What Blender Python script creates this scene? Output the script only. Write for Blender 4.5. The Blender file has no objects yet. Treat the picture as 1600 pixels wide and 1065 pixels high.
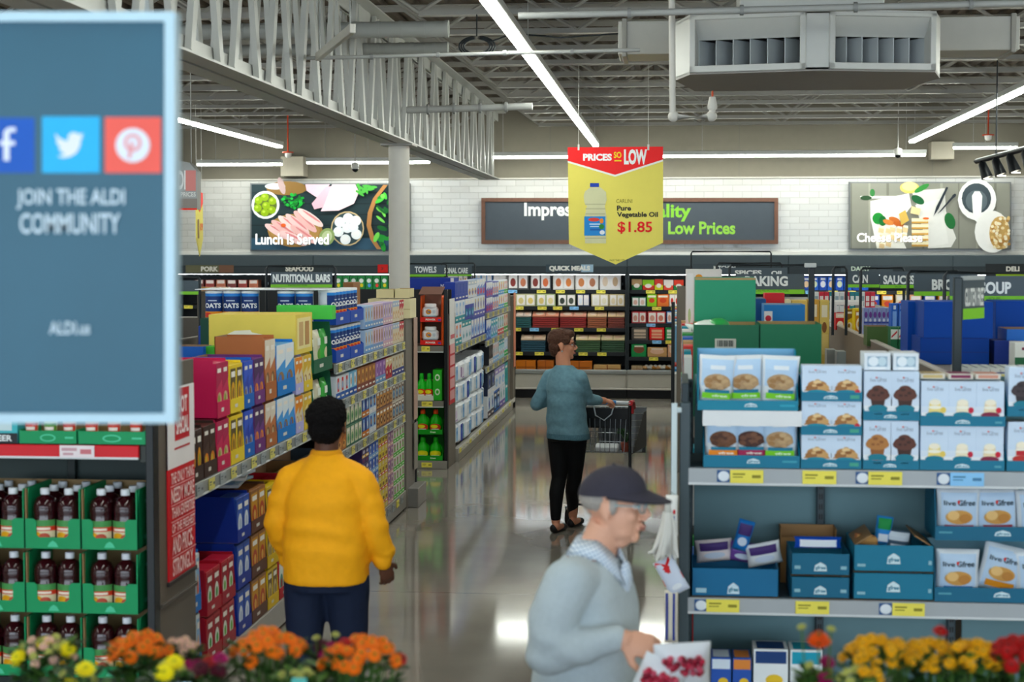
import bpy, math, random
from mathutils import Vector, Matrix, noise
SC = bpy.context.scene
COL = SC.collection
PI = math.pi
# ------------------------------------------------------------------ camera, world, exposure
F, CX, CY, CAMZ = 2600.0, 800.0, 532.5, 2.25        # focal length in pixels of a 1600x1065 frame
PH = math.atan(139.5/F)                               # pitch down
TH = math.atan(255.0/F*math.cos(PH))                  # yaw to the left of the aisle
cam_data = bpy.data.cameras.new('camera')
cam = bpy.data.objects.new('camera', cam_data); COL.objects.link(cam)
cam.location = (0, 0, CAMZ); cam.rotation_euler = (PI/2-PH, 0, TH)
cam_data.sensor_width = 36.0; cam_data.lens = F*36.0/1600.0
cam_data.clip_start = 0.05; cam_data.clip_end = 200
cam_data.dof.use_dof = True; cam_data.dof.focus_distance = 14.5
cam_data.dof.aperture_fstop = 58.5/17.0
SC.camera = cam
world = bpy.data.worlds.new('daylight'); SC.world = world
world.use_nodes = True
_bg = world.node_tree.nodes['Background']
_bg.inputs['Color'].default_value = (0.76, 0.89, 1.0, 1); _bg.inputs['Strength'].default_value = 3.6
SC.view_settings.view_transform = 'Standard'; SC.view_settings.look = 'None'
SC.view_settings.exposure = 0.45; SC.view_settings.gamma = 1.0; SC.view_settings.use_curve_mapping = False
LAMP = 26.0                                            # emission strength of the LED strips
SC.cycles.use_denoising = True
SC.cycles.max_bounces = 7; SC.cycles.diffuse_bounces = 4; SC.cycles.glossy_bounces = 3
SC.cycles.sample_clamp_indirect = 6.0; SC.cycles.caustics_reflective = False; SC.cycles.caustics_refractive = False

_fw = Vector((-math.sin(TH)*math.cos(PH), math.cos(TH)*math.cos(PH), -math.sin(PH)))
_rt = Vector((math.cos(TH), math.sin(TH), 0)); _up = _rt.cross(_fw)
def _dir(px, py): return _fw*F + _rt*(px-CX) - _up*(py-CY)
def P(px, py, Y):
    d = _dir(px, py); t = Y/d.y
    return Vector((d.x*t, Y, CAMZ+d.z*t))
def PXp(px, py, X):
    d = _dir(px, py); t = X/d.x
    return Vector((X, d.y*t, CAMZ+d.z*t))

# ------------------------------------------------------------------ materials
_mats = {}
def lin(h):
    h = h.lstrip('#'); out = []
    for i in (0, 2, 4):
        c = int(h[i:i+2], 16)/255.0
        out.append(c/12.92 if c <= 0.04045 else ((c+0.055)/1.055)**2.4)
    return out
def vivid(c, k=1.12):
    """printing inks are a little stronger than their photographed tint"""
    y = 0.2126*c[0]+0.7152*c[1]+0.0722*c[2]
    return [min(1, max(0.002, y+(x-y)*k)) for x in c]
def mat(spec):
    """'#rrggbb|r0.4|m1|e5|n0.1|s20|b0.2|t1' -> a node material: roughness, metal, emission, colour noise and its scale, bump, transmission"""
    if spec in _mats: return _mats[spec]
    bits = spec.split('|'); o = {b[0]: float(b[1:]) for b in bits[1:]}
    m = bpy.data.materials.new('surface_'+bits[0].lstrip('#')); m.use_nodes = True
    nt = m.node_tree; b = nt.nodes['Principled BSDF']
    c = vivid(lin(bits[0]))
    b.inputs['Roughness'].default_value = o.get('r', 0.5)
    b.inputs['Metallic'].default_value = o.get('m', 0)
    b.inputs['Specular IOR Level'].default_value = o.get('k', 0.3)
    if 't' in o:
        b.inputs['Transmission Weight'].default_value = o['t']; b.inputs['IOR'].default_value = 1.25
    if 'a' in o: b.inputs['Alpha'].default_value = o['a']
    amt = o.get('n', 0.06)
    tc = nt.nodes.new('ShaderNodeTexCoord'); nz = nt.nodes.new('ShaderNodeTexNoise')
    nz.inputs['Scale'].default_value = o.get('s', 9.0); nz.inputs['Detail'].default_value = 3.0
    nt.links.new(tc.outputs['Object'], nz.inputs['Vector'])
    mx = nt.nodes.new('ShaderNodeMix'); mx.data_type = 'RGBA'
    mx.inputs['A'].default_value = [max(0, x*(1-amt)) for x in c]+[1]
    mx.inputs['B'].default_value = [min(1, x*(1+amt)+amt*0.01) for x in c]+[1]
    nt.links.new(nz.outputs['Fac'], mx.inputs['Factor'])
    nt.links.new(mx.outputs['Result'], b.inputs['Base Color'])
    if 'e' in o:
        b.inputs['Emission Strength'].default_value = o['e']
        nt.links.new(mx.outputs['Result'], b.inputs['Emission Color'])
    if 'b' in o:
        bp = nt.nodes.new('ShaderNodeBump'); bp.inputs['Strength'].default_value = o['b']; bp.inputs['Distance'].default_value = 0.01
        nt.links.new(nz.outputs['Fac'], bp.inputs['Height']); nt.links.new(bp.outputs['Normal'], b.inputs['Normal'])
    _mats[spec] = m
    return m

# ------------------------------------------------------------------ text shapes
_txt = {}
def text_shape(s, bold=0.0):
    """triangulated 2D outline of a string, scaled to the unit square"""
    k = (s, bold)
    if k in _txt: return _txt[k]
    cu = bpy.data.curves.new('lettering', 'FONT'); cu.body = s; cu.offset = bold; cu.resolution_u = 3
    ob = bpy.data.objects.new('lettering', cu)
    COL.objects.link(ob)
    dg = bpy.context.evaluated_depsgraph_get()
    me = bpy.data.meshes.new_from_object(ob.evaluated_get(dg))
    vs = [(v.co.x, v.co.y) for v in me.vertices]; fs = [tuple(p.vertices) for p in me.polygons]
    bpy.data.objects.remove(ob); bpy.data.curves.remove(cu); bpy.data.meshes.remove(me)
    x0 = min(v[0] for v in vs); x1 = max(v[0] for v in vs); y0 = min(v[1] for v in vs); y1 = max(v[1] for v in vs)
    vs = [((x-x0)/(x1-x0), (y-y0)/(y1-y0)) for x, y in vs]
    _txt[k] = (vs, fs)
    return _txt[k]

# ------------------------------------------------------------------ mesh builder
class MB:
    def __init__(s): s.v = []; s.f = []; s.m = []; s.sm = []; s.mats = []
    def mi(s, spec):
        if spec not in s.mats: s.mats.append(spec)
        return s.mats.index(spec)
    def add(s, vs, fs, spec, smooth=False, M=None):
        o = len(s.v)
        s.v += [tuple(M @ Vector(v)) if M else tuple(v) for v in vs]
        k = s.mi(spec)
        for f in fs: s.f.append([i+o for i in f]); s.m.append(k); s.sm.append(smooth)
        return s
    def box(s, x0, y0, z0, x1, y1, z1, spec, bev=None, M=None):
        d = min(abs(x1-x0), abs(y1-y0), abs(z1-z0))
        b = d*0.12 if bev is None else min(bev, d*0.45)
        b = min(b, 0.006) if bev is None else b
        if x0 > x1: x0, x1 = x1, x0
        if y0 > y1: y0, y1 = y1, y0
        if z0 > z1: z0, z1 = z1, z0
        if b <= 1e-5:
            vs = [(x, y, z) for z in (z0, z1) for y in (y0, y1) for x in (x0, x1)]
            return s.add(vs, [(0,2,3,1),(4,5,7,6),(0,1,5,4),(2,6,7,3),(0,4,6,2),(1,3,7,5)], spec, False, M)
        vs = []; idx = {}
        for i, x in enumerate((x0, x1)):
            for j, y in enumerate((y0, y1)):
                for k, z in enumerate((z0, z1)):
                    dx = b if i == 0 else -b; dy = b if j == 0 else -b; dz = b if k == 0 else -b
                    for a, p in enumerate(((x, y+dy, z+dz), (x+dx, y, z+dz), (x+dx, y+dy, z))):
                        idx[i, j, k, a] = len(vs); vs.append(p)
        fs = []
        I = idx
        for i in (0, 1):
            q = [I[i,0,0,0], I[i,1,0,0], I[i,1,1,0], I[i,0,1,0]]; fs.append(q if i else q[::-1])
            q = [I[0,i,0,1], I[0,i,1,1], I[1,i,1,1], I[1,i,0,1]]; fs.append(q if i else q[::-1])
            q = [I[0,0,i,2], I[1,0,i,2], I[1,1,i,2], I[0,1,i,2]]; fs.append(q if i else q[::-1])
        for i in (0, 1):
            for j in (0, 1):
                q = [I[i,j,0,0], I[i,j,1,0], I[i,j,1,1], I[i,j,0,1]]; fs.append(q if (i ^ j) else q[::-1])
                q = [I[i,0,j,0], I[i,0,j,2], I[i,1,j,2], I[i,1,j,0]]; fs.append(q if (i ^ j) == 0 else q[::-1])
                q = [I[0,i,j,1], I[1,i,j,1], I[1,i,j,2], I[0,i,j,2]]; fs.append(q if (i ^ j) == 0 else q[::-1])
        for i in (0, 1):
            for j in (0, 1):
                for k in (0, 1):
                    q = [I[i,j,k,0], I[i,j,k,1], I[i,j,k,2]]; fs.append(q if (i+j+k) % 2 == 1 else q[::-1])
        return s.add(vs, fs, spec, False, M)
    def prism(s, poly, a, b, spec, axis='y', M=None):
        """polygon in the plane across AXIS, from a to b"""
        n = len(poly)
        def p3(u, v, t): return {'y': (u, t, v), 'x': (t, u, v), 'z': (u, v, t)}[axis]
        vs = [p3(u, v, a) for u, v in poly]+[p3(u, v, b) for u, v in poly]
        fs = [tuple(range(n)), tuple(range(2*n-1, n-1, -1))]+[(i, i+n, (i+1) % n+n, (i+1) % n) for i in range(n)]
        return s.add(vs, fs, spec, False, M)
    def rings(s, rings, spec, smooth=True, cap=True, M=None):
        n = len(rings[0]); vs = [p for r in rings for p in r]; fs = []
        for i in range(len(rings)-1):
            for j in range(n): fs.append((i*n+j, i*n+(j+1) % n, (i+1)*n+(j+1) % n, (i+1)*n+j))
        s.add(vs, fs, spec, smooth, M)
        if cap:
            s.add(rings[0], [tuple(range(n-1, -1, -1))], spec, False, M); s.add(rings[-1], [tuple(range(n))], spec, False, M)
        return s
    def tube(s, pts, r, spec, n=8, M=None, smooth=True):
        pts = [Vector(p) for p in pts]; rs = r if isinstance(r, (list, tuple)) else [r]*len(pts)
        out = []; ref = None
        for i, p in enumerate(pts):
            d = (pts[min(i+1, len(pts)-1)]-pts[max(i-1, 0)]).normalized()
            if ref is None: ref = Vector((0, 0, 1)) if abs(d.z) < 0.9 else Vector((1, 0, 0))
            a = d.cross(ref).normalized(); bb = d.cross(a).normalized(); ref = -bb if False else ref
            out.append([tuple(p+(a*math.cos(t)+bb*math.sin(t))*rs[i]) for t in [2*PI*k/n for k in range(n)]])
        return s.rings(out, spec, smooth, True, M)
    def lathe(s, prof, spec, c=(0, 0, 0), n=20, M=None, smooth=True):
        out = [[(c[0]+r*math.cos(2*PI*k/n), c[1]+r*math.sin(2*PI*k/n), c[2]+z) for k in range(n)] for r, z in prof]
        return s.rings(out, spec, smooth, True, M)
    def ell(s, c, r, spec, nu=14, nv=9, M=None, rot=None):
        vs = []; fs = []
        for j in range(nv+1):
            t = PI*j/nv
            for i in range(nu):
                a = 2*PI*i/nu
                v = Vector((r[0]*math.sin(t)*math.cos(a), r[1]*math.sin(t)*math.sin(a), r[2]*math.cos(t)))
                if rot: v = rot @ v
                vs.append((c[0]+v.x, c[1]+v.y, c[2]+v.z))
        for j in range(nv):
            for i in range(nu): fs.append((j*nu+i, (j+1)*nu+i, (j+1)*nu+(i+1) % nu, j*nu+(i+1) % nu))
        return s.add(vs, fs, spec, True, M)
    def art(s, ops, S, eps=0.0005, start=1):
        """printed shapes laid on a surface: S(u, v, lift) -> point; ops in unit coordinates, later ones on top"""
        for k, op in enumerate(ops):
            L = eps*(k+start)
            if op[0] == 'r':
                _, u0, v0, u1, v1, c = op
                nu = max(1, int(abs(u1-u0)*22)) if getattr(S, 'curved', 0) else 1; nv = max(1, int(abs(v1-v0)*12)) if getattr(S, 'curved', 0) else 1
                vs = [S(u0+(u1-u0)*i/nu, v0+(v1-v0)*j/nv, L) for j in range(nv+1) for i in range(nu+1)]
                s.add(vs, [(j*(nu+1)+i, j*(nu+1)+i+1, (j+1)*(nu+1)+i+1, (j+1)*(nu+1)+i) for j in range(nv) for i in range(nu)], c)
            elif op[0] == 'e':
                _, cu, cv, ru, rv, c = op[:6]; n = 18; ang = op[6] if len(op) > 6 else 0; asp = getattr(S, 'asp', 1.0)
                nr = 5 if getattr(S, 'curved', 0) else 1
                def pt(q, i):
                    x = ru*q*math.cos(2*PI*i/n)*asp; y = rv*q*math.sin(2*PI*i/n)
                    return S(cu+(x*math.cos(ang)-y*math.sin(ang))/asp, cv+x*math.sin(ang)+y*math.cos(ang), L)
                vs = [S(cu, cv, L)]+[pt(q/nr, i) for q in range(1, nr+1) for i in range(n)]
                fs = [(0, 1+i, 1+(i+1) % n) for i in range(n)]
                for q in range(nr-1): fs += [(1+q*n+i, 1+(q+1)*n+i, 1+(q+1)*n+(i+1) % n, 1+q*n+(i+1) % n) for i in range(n)]
                s.add(vs, fs, c)
            elif op[0] == 'p':
                s.add([S(u, v, L) for u, v in op[1]], [tuple(range(len(op[1])))], op[2])
            elif op[0] == 't':
                _, txt, u0, v0, u1, v1, c = op[:7]
                vs, fs = text_shape(txt, op[7] if len(op) > 7 else 0.02)
                s.add([S(u0+(u1-u0)*a, v0+(v1-v0)*b, L) for a, b in vs], fs, c)
        return s
    def mesh(s, name):
        me = bpy.data.meshes.new(name); me.from_pydata(s.v, [], s.f)
        for sp in s.mats: me.materials.append(mat(sp))
        me.polygons.foreach_set('material_index', s.m); me.polygons.foreach_set('use_smooth', s.sm)
        me.update()
        return me
    def build(s, name, parent=None, loc=(0, 0, 0), rz=0.0, label=None):
        return put(s.mesh(name), name, parent, loc, rz, label)

def put(me, name, parent=None, loc=(0, 0, 0), rz=0.0, label=None):
    o = bpy.data.objects.new(name, me); COL.objects.link(o)
    o.location = loc; o.rotation_euler = (0, 0, rz)
    if parent: o.parent = parent
    if label: o['label'] = label
    return o
def tag(o, label, cat, group=None, kind=None):
    o['label'] = label; o['category'] = cat
    if group: o['group'] = group
    if kind: o['kind'] = kind
    return o
def thing(name, label, cat, loc=(0, 0, 0), rz=0.0, group=None):
    o = bpy.data.objects.new(name, None); COL.objects.link(o); o.empty_display_size = 0.1
    o.location = loc; o.rotation_euler = (0, 0, rz)
    return tag(o, label, cat, group)
def struct(name, mb):
    o = mb.build(name); o['kind'] = 'structure'; return o
class Proto:
    """a kind of product: one mesh, or several part meshes under an Empty; place() makes an individual"""
    def __init__(s, name, cat, parts, size):
        s.name, s.cat, s.size = name, cat, size
        s.parts = [(n, mb.mesh(n or name)) for n, mb in parts]
    def place(s, loc, rz, label, group=None, tilt=None):
        if len(s.parts) == 1:
            o = tag(put(s.parts[0][1], s.name, None, loc, rz), label, s.cat, group)
        else:
            o = thing(s.name, label, s.cat, loc, rz, group)
            for n, me in s.parts: put(me, n, o)
        if tilt: o.rotation_euler = (tilt[0], tilt[1], rz)
        return o
ORD = 'first second third fourth fifth sixth seventh eighth ninth tenth eleventh twelfth thirteenth fourteenth fifteenth sixteenth seventeenth eighteenth nineteenth twentieth'.split()
def near(i): return 'nearest' if i == 0 else ORD[i]+' nearest'
def left(i, n): return ('left', 'right')[i] if n == 2 else ('leftmost' if i == 0 else nth(i)+' from left')
def nth(i): return ORD[i] if i < len(ORD) else '%dth' % (i+1)

# ------------------------------------------------------------------ product shapes (front face at y=0 looking to -y, base at z=0)
def flat(w, h, x0=None, y=0.0, z0=0.0):
    x0 = -w/2 if x0 is None else x0
    S = lambda u, v, L: (x0+u*w, y-L, z0+v*h)
    S2 = _S(S); S2.asp = w/h
    return S2
class _S:
    def __init__(s, f): s.f = f; s.curved = 0; s.asp = 1.0
    def __call__(s, u, v, L): return s.f(u, v, L)
def carton(w, h, d, base, ops, side=None, top=None, bev=0.0015):
    mb = MB(); mb.box(-w/2, 0, 0, w/2, d, h, base, bev)
    mb.art(ops, flat(w, h))
    for c, x, sg in ((side, w/2, 1), (side, -w/2, -1)):
        if c:
            S = _S(lambda u, v, L, x=x, sg=sg: (x+sg*L, (u if sg > 0 else 1-u)*d, v*h)); mb.art(c, S)
    if top:
        S = _S(lambda u, v, L: ((u-.5)*w, v*d, h+L)); mb.art(top, S)
    return mb
def pouch(w, h, t, base, ops, n=10, crimp=0.05):
    """pillow bag standing on its lower edge"""
    def z(u, v):
        a = max(0.0, 1-abs(2*u-1)**2.6); b = max(0.0, min(1, v/0.16)*min(1, (1-v)/0.22))
        return t/2*(a**0.55)*(b**0.6)+0.0015
    def xw(u, v): return (u-.5)*w*(1-0.05*math.sin(PI*min(1, max(0, v))))
    mb = MB(); vs = []; fs = []
    for sg in (-1, 1):
        for j in range(n+1):
            for i in range(n+1):
                u, v = i/n, j/n; vs.append((xw(u, v), t/2+sg*z(u, v), v*h))
    N = n+1
    for sg in (0, 1):
        for j in range(n):
            for i in range(n):
                q = [sg*N*N+j*N+i, sg*N*N+j*N+i+1, sg*N*N+(j+1)*N+i+1, sg*N*N+(j+1)*N+i]; fs.append(q if sg == 0 else q[::-1])
    ring = [(0, i) for i in range(n)]+[(j, n) for j in range(n)]+[(n, i) for i in range(n, 0, -1)]+[(j, 0) for j in range(n, 0, -1)]
    for k in range(len(ring)):
        a, b = ring[k], ring[(k+1) % len(ring)]
        fs.append((a[0]*N+a[1], N*N+a[0]*N+a[1], N*N+b[0]*N+b[1], b[0]*N+b[1]))
    mb.add(vs, fs, base, True)
    S = _S(lambda u, v, L: (xw(u, v), t/2-z(u, v)-L*3, v*h)); S.curved = 1; S.asp = w/h
    mb.art(ops, S, eps=0.0006)
    return mb
def tray(w, h, d, hf, c, inner='#9c7b55', notch=None, ops=None, side_ops=None, slope=0.35, th=0.004):
    """open-front display tray: back and side walls, low front lip"""
    mb = MB()
    mb.box(-w/2, 0, 0, w/2, d, th, inner, 0)
    mb.box(-w/2, d-th, 0, w/2, d, h, c, 0)
    s = d*slope
    poly = [(0, 0), (d, 0), (d, h), (s, h), (0, hf)] if h > hf else [(0, 0), (d, 0), (d, h), (0, h)]
    for x in (-w/2, w/2-th):
        mb.prism(poly, x, x+th, c, 'x')
    if notch:
        u0, u1, vn = notch
        a, b = -w/2+u0*w, -w/2+u1*w
        poly = [(-w/2, 0), (w/2, 0), (w/2, hf), (b+.012, hf), (b, hf-.012), (b, vn*hf+.01), (b-.012, vn*hf), (a+.012, vn*hf), (a, vn*hf+.01), (a, hf-.012), (a-.012, hf), (-w/2, hf)]
        mb.prism(poly, -0.001, th-0.001, c, 'y')
    else:
        mb.box(-w/2, -0.001, 0, w/2, th-0.001, hf, c, 0)
    # brown cut edge along the top of the walls
    mb.box(-w/2, d-th, h, w/2, d, h+0.0012, inner, 0)
    mb.box(-w/2, d-th-.0008, th, w/2, d-th, h, inner, 0)
    if ops: mb.art(ops, flat(w, hf, y=-0.0012))
    if side_ops:
        S = _S(lambda u, v, L: (w/2+L, u*d, v*h)); mb.art(side_ops, S)
    return mb
def lathe_surface(prof, c=(0, 0)):
    """surface function over the front of a turned body, u 0..1 over the front half, v over its height"""
    zs = [z for r, z in prof]
    def S(u, v, L):
        z = zs[0]+v*(zs[-1]-zs[0]); r = prof[-1][0]
        for (r0, z0), (r1, z1) in zip(prof, prof[1:]):
            if z0 <= z <= z1 and z1 > z0: r = r0+(r1-r0)*(z-z0)/(z1-z0); break
        a = PI+u*PI
        return (c[0]+(r+L)*math.cos(a), c[1]+(r+L)*math.sin(a), z)
    s = _S(S); s.curved = 1; s.asp = 1.0
    return s
# ================================================================== THE SETTING
YW = 26.7                                    # back wall
XL, XR = -13.0, 11.0
def floor_mat():
    m = bpy.data.materials.new('polished_concrete'); m.use_nodes = True; nt = m.node_tree; b = nt.nodes['Principled BSDF']
    tc = nt.nodes.new('ShaderNodeTexCoord')
    n1 = nt.nodes.new('ShaderNodeTexNoise'); n1.inputs['Scale'].default_value = 0.9; n1.inputs['Detail'].default_value = 6
    n2 = nt.nodes.new('ShaderNodeTexNoise'); n2.inputs['Scale'].default_value = 60; n2.inputs['Detail'].default_value = 2
    for n in (n1, n2): nt.links.new(tc.outputs['Object'], n.inputs['Vector'])
    r = nt.nodes.new('ShaderNodeValToRGB'); r.color_ramp.elements[0].position = 0.35; r.color_ramp.elements[1].position = 0.7
    r.color_ramp.elements[0].color = lin('#857f76')+[1]; r.color_ramp.elements[1].color = lin('#9d978c')+[1]
    nt.links.new(n1.outputs['Fac'], r.inputs['Fac'])
    br = nt.nodes.new('ShaderNodeTexBrick'); br.offset = 0; br.inputs['Scale'].default_value = 1.0
    br.inputs['Brick Width'].default_value = 3.6; br.inputs['Row Height'].default_value = 3.6; br.inputs['Mortar Size'].default_value = 0.006
    br.inputs['Mortar Smooth'].default_value = 0.3
    br.inputs['Color1'].default_value = (1, 1, 1, 1); br.inputs['Color2'].default_value = (0.96, 0.96, 0.96, 1); br.inputs['Mortar'].default_value = (0.45, 0.45, 0.45, 1)
    nt.links.new(tc.outputs['Object'], br.inputs['Vector'])
    mx = nt.nodes.new('ShaderNodeMix'); mx.data_type = 'RGBA'; mx.blend_type = 'MULTIPLY'; mx.inputs['Factor'].default_value = 1
    nt.links.new(r.outputs['Color'], mx.inputs['A']); nt.links.new(br.outputs['Color'], mx.inputs['B'])
    nt.links.new(mx.outputs['Result'], b.inputs['Base Color'])
    mr = nt.nodes.new('ShaderNodeMapRange'); mr.inputs['To Min'].default_value = 0.05; mr.inputs['To Max'].default_value = 0.11
    nt.links.new(n1.outputs['Fac'], mr.inputs['Value']); nt.links.new(mr.outputs['Result'], b.inputs['Roughness'])
    bp = nt.nodes.new('ShaderNodeBump'); bp.inputs['Strength'].default_value = 0.015; bp.inputs['Distance'].default_value = 0.004
    nt.links.new(n2.outputs['Fac'], bp.inputs['Height']); nt.links.new(bp.outputs['Normal'], b.inputs['Normal'])
    b.inputs['Specular IOR Level'].default_value = 0.75
    return m
_mats['FLOOR'] = floor_mat()
def tile_mat():
    m = bpy.data.materials.new('glazed_wall_tile'); m.use_nodes = True; nt = m.node_tree; b = nt.nodes['Principled BSDF']
    tc = nt.nodes.new('ShaderNodeTexCoord'); mp = nt.nodes.new('ShaderNodeMapping'); mp.inputs['Rotation'].default_value = (PI/2, 0, 0)
    nt.links.new(tc.outputs['Object'], mp.inputs['Vector'])
    br = nt.nodes.new('ShaderNodeTexBrick'); br.inputs['Scale'].default_value = 1.0
    br.inputs['Brick Width'].default_value = 0.30; br.inputs['Row Height'].default_value = 0.10; br.inputs['Mortar Size'].default_value = 0.004
    br.inputs['Color1'].default_value = lin('#cfceca')+[1]; br.inputs['Color2'].default_value = lin('#c6c5c1')+[1]; br.inputs['Mortar'].default_value = lin('#b2b0ab')+[1]
    nt.links.new(mp.outputs['Vector'], br.inputs['Vector']); nt.links.new(br.outputs['Color'], b.inputs['Base Color'])
    nz = nt.nodes.new('ShaderNodeTexNoise'); nz.inputs['Scale'].default_value = 4.5; nz.inputs['Detail'].default_value = 2
    nt.links.new(tc.outputs['Object'], nz.inputs['Vector'])
    ad = nt.nodes.new('ShaderNodeMath'); ad.operation = 'SUBTRACT'; nt.links.new(nz.outputs['Fac'], ad.inputs[0]); nt.links.new(br.outputs['Fac'], ad.inputs[1])
    bp = nt.nodes.new('ShaderNodeBump'); bp.inputs['Strength'].default_value = 0.5; bp.inputs['Distance'].default_value = 0.02
    nt.links.new(ad.outputs[0], bp.inputs['Height']); nt.links.new(bp.outputs['Normal'], b.inputs['Normal'])
    b.inputs['Roughness'].default_value = 0.12
    return m
_mats['TILE'] = tile_mat()

mb = MB(); mb.box(XL, -7, -0.2, XR, YW+0.3, 0, 'FLOOR', 0); struct('floor', mb)
mb = MB(); mb.box(XL, YW, 0, XR, YW+0.25, 4.9, '#807b6f|r0.8', 0)
for x in range(-11, 11, 3): mb.box(x-.006, YW-.002, 3.42, x+.006, YW, 4.9, '#77736a', 0)
struct('wall_back', mb)
mb = MB(); mb.box(XL-.2, -7, 0, XL, YW+.25, 4.9, '#b5b0a4|r0.8', 0); struct('wall_left', mb)
mb = MB(); mb.box(XR, -7, 0, XR+.2, YW+.25, 4.9, '#b5b0a4|r0.8', 0); struct('wall_right', mb)
mb = MB(); mb.box(XL, YW-.05, 2.22, XR, YW, 3.405, 'TILE', 0); struct('trim_1', mb)                # tiled band
mb = MB(); mb.box(XL, YW-.075, 3.405, XR, YW, 3.43, '#cfccc4|r0.4'); mb.box(XL, YW-.10, 2.19, XR, YW, 2.26, '#e6e4df|r0.4'); struct('trim_2', mb)
# corrugated roof deck, ribs running along the aisle
mb = MB(); prof = []
x = XL
while x < XR:
    prof += [(x, 4.66), (x+.05, 4.66), (x+.07, 4.70), (x+.13, 4.70), (x+.15, 4.66)]; x += .16
vs = [(px, -7, pz) for px, pz in prof]+[(px, YW, pz) for px, pz in prof]; n = len(prof)
mb.add(vs, [(i, i+1, i+1+n, i+n) for i in range(n-1)], '#6b6156|r0.7'); mb.box(XL, -7, 4.705, XR, YW+.25, 4.9, '#6a635a', 0)
struct('ceiling', mb)
# square pockets on the back wall above the tile
for k, (a, b, c, d) in enumerate(((443, 245, 478, 276), (1452, 222, 1488, 250))):
    p, q = P(a, d, YW-.15), P(b*0+c, b, YW-.15)
    mb = MB(); mb.box(p.x, YW-.35, p.z, q.x, YW, q.z, '#aaa496|r0.7'); struct('trim_%d' % (k+3), mb)

# ------------------------------------------------------------------ roof steel
STEEL = '#aeaca6|r0.45|n0.05'
def joist(X0, X1, cut0, cut1, Y, label):
    t = thing('roof_joist', label, 'roof joist', ((X0+X1)/2, Y, 4.2), 0, 'bar joists under the roof deck')
    c = (X0+X1)/2
    mb = MB(); mb.box(cut0-c, -.055, 0, cut1-c, .055, .008, STEEL, 0); mb.box(cut0-c, -.012, .008, cut1-c, .012, .05, STEEL, 0); mb.build('bottom_chord', t)
    mb = MB(); mb.box(X0-c, -.055, .44, X1-c, .055, .45, STEEL, 0); mb.box(X0-c, -.012, .39, X1-c, .012, .44, STEEL, 0); mb.build('top_chord', t)
    mb = MB(); nseg = int((cut1-cut0)/.62); pts = []
    for k in range(nseg+1):
        pts.append((cut0-c+(cut1-cut0)*k/nseg, 0, .03 if k % 2 == 0 else .42))
    for a, b in zip(pts, pts[1:]):
        mb.tube([a, b], .017, STEEL, 4, smooth=False)
    mb.tube([(cut0-c, 0, .03), (X0-c+.08, 0, .42)], .017, STEEL, 4); mb.tube([(cut1-c, 0, .03), (X1-c-.08, 0, .42)], .017, STEEL, 4)
    mb.build('web', t)
GX = -2.75
JY = [13.8+1.22*k for k in range(-4, 11)]
for k, y in enumerate(JY):
    n = nth(len(JY)-1-k)
    joist(GX, XR, GX+.62, XR-.05, y, 'grey steel roof joist over the aisle with the shoppers, %s from the tiled wall' % n)
    joist(XL, GX, XL+.05, GX-.62, y, 'grey steel roof joist beyond the big girder, %s from the tiled wall' % n)
# the big joist girder along the aisle
t = thing('roof_girder', 'long pale steel girder of paired web bars running along the aisle to the tiled wall', 'girder', (GX, 16, 3.32))
GS = '#b9bab6|r0.4|n0.05'
mb = MB(); y0, y1 = 6.0-16, 24.7-16
for sx in (-1, 1):
    mb.box(sx*.015, y0, 0, sx*.15, y1, .014, GS, 0); mb.box(sx*.015, y0, .014, sx*.03, y1, .13, GS, 0)
mb.build('bottom_chord', t)
mb = MB()
for sx in (-1, 1):
    mb.box(sx*.015, y0, 1.05, sx*.15, y1+.9, 1.064, GS, 0); mb.box(sx*.015, y0, .93, sx*.03, y1+.9, 1.05, GS, 0)
mb.build('top_chord', t)
def bar(a, b, w, d):
    """flat bar from a to b, w along the girder, d across"""
    a, b = Vector(a), Vector(b); mb = MB(); dv = (b-a).normalized(); s = Vector((0, 1, 0)); s = (s-dv*s.dot(dv)).normalized(); q = Vector((1, 0, 0))
    vs = [p+s*w/2*i+q*d/2*j for p in (a, b) for i, j in ((-1, -1), (1, -1), (1, 1), (-1, 1))]
    return mb.add(vs, [(0, 1, 2, 3), (7, 6, 5, 4), (0, 4, 5, 1), (1, 5, 6, 2), (2, 6, 7, 3), (3, 7, 4, 0)], GS)
step = .61; k = 0; y = y0+.35
while y < y1-.3:
    for sx in (-.06, .06):
        bar((sx, y, .04), (sx, y+step*.42, 1.02), .08, .038).build('web_bar', t)
        bar((sx, y+step, .04), (sx, y+step*.58, 1.02), .08, .038).build('web_bar', t)
    y += step*1.5; k += 1
bar((0, y1+.05, .02), (0, y1+.05, 1.0), .12, .10).build('web_bar', t)
# round column carrying the girder
mb = MB(); mb.lathe([(.105, 0), (.105, 3.30)], '#c6c3bc|r0.45', n=32); mb.box(-.16, -.16, 3.30, .16, .16, 3.32, '#b0aea8'); mb.box(-.17, -.17, 0, .17, .17, .02, '#8a8a88')
tag(mb.build('support_column', None, (GX, 16.5, 0)), 'round pale grey steel column holding up the big girder', 'column')

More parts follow.
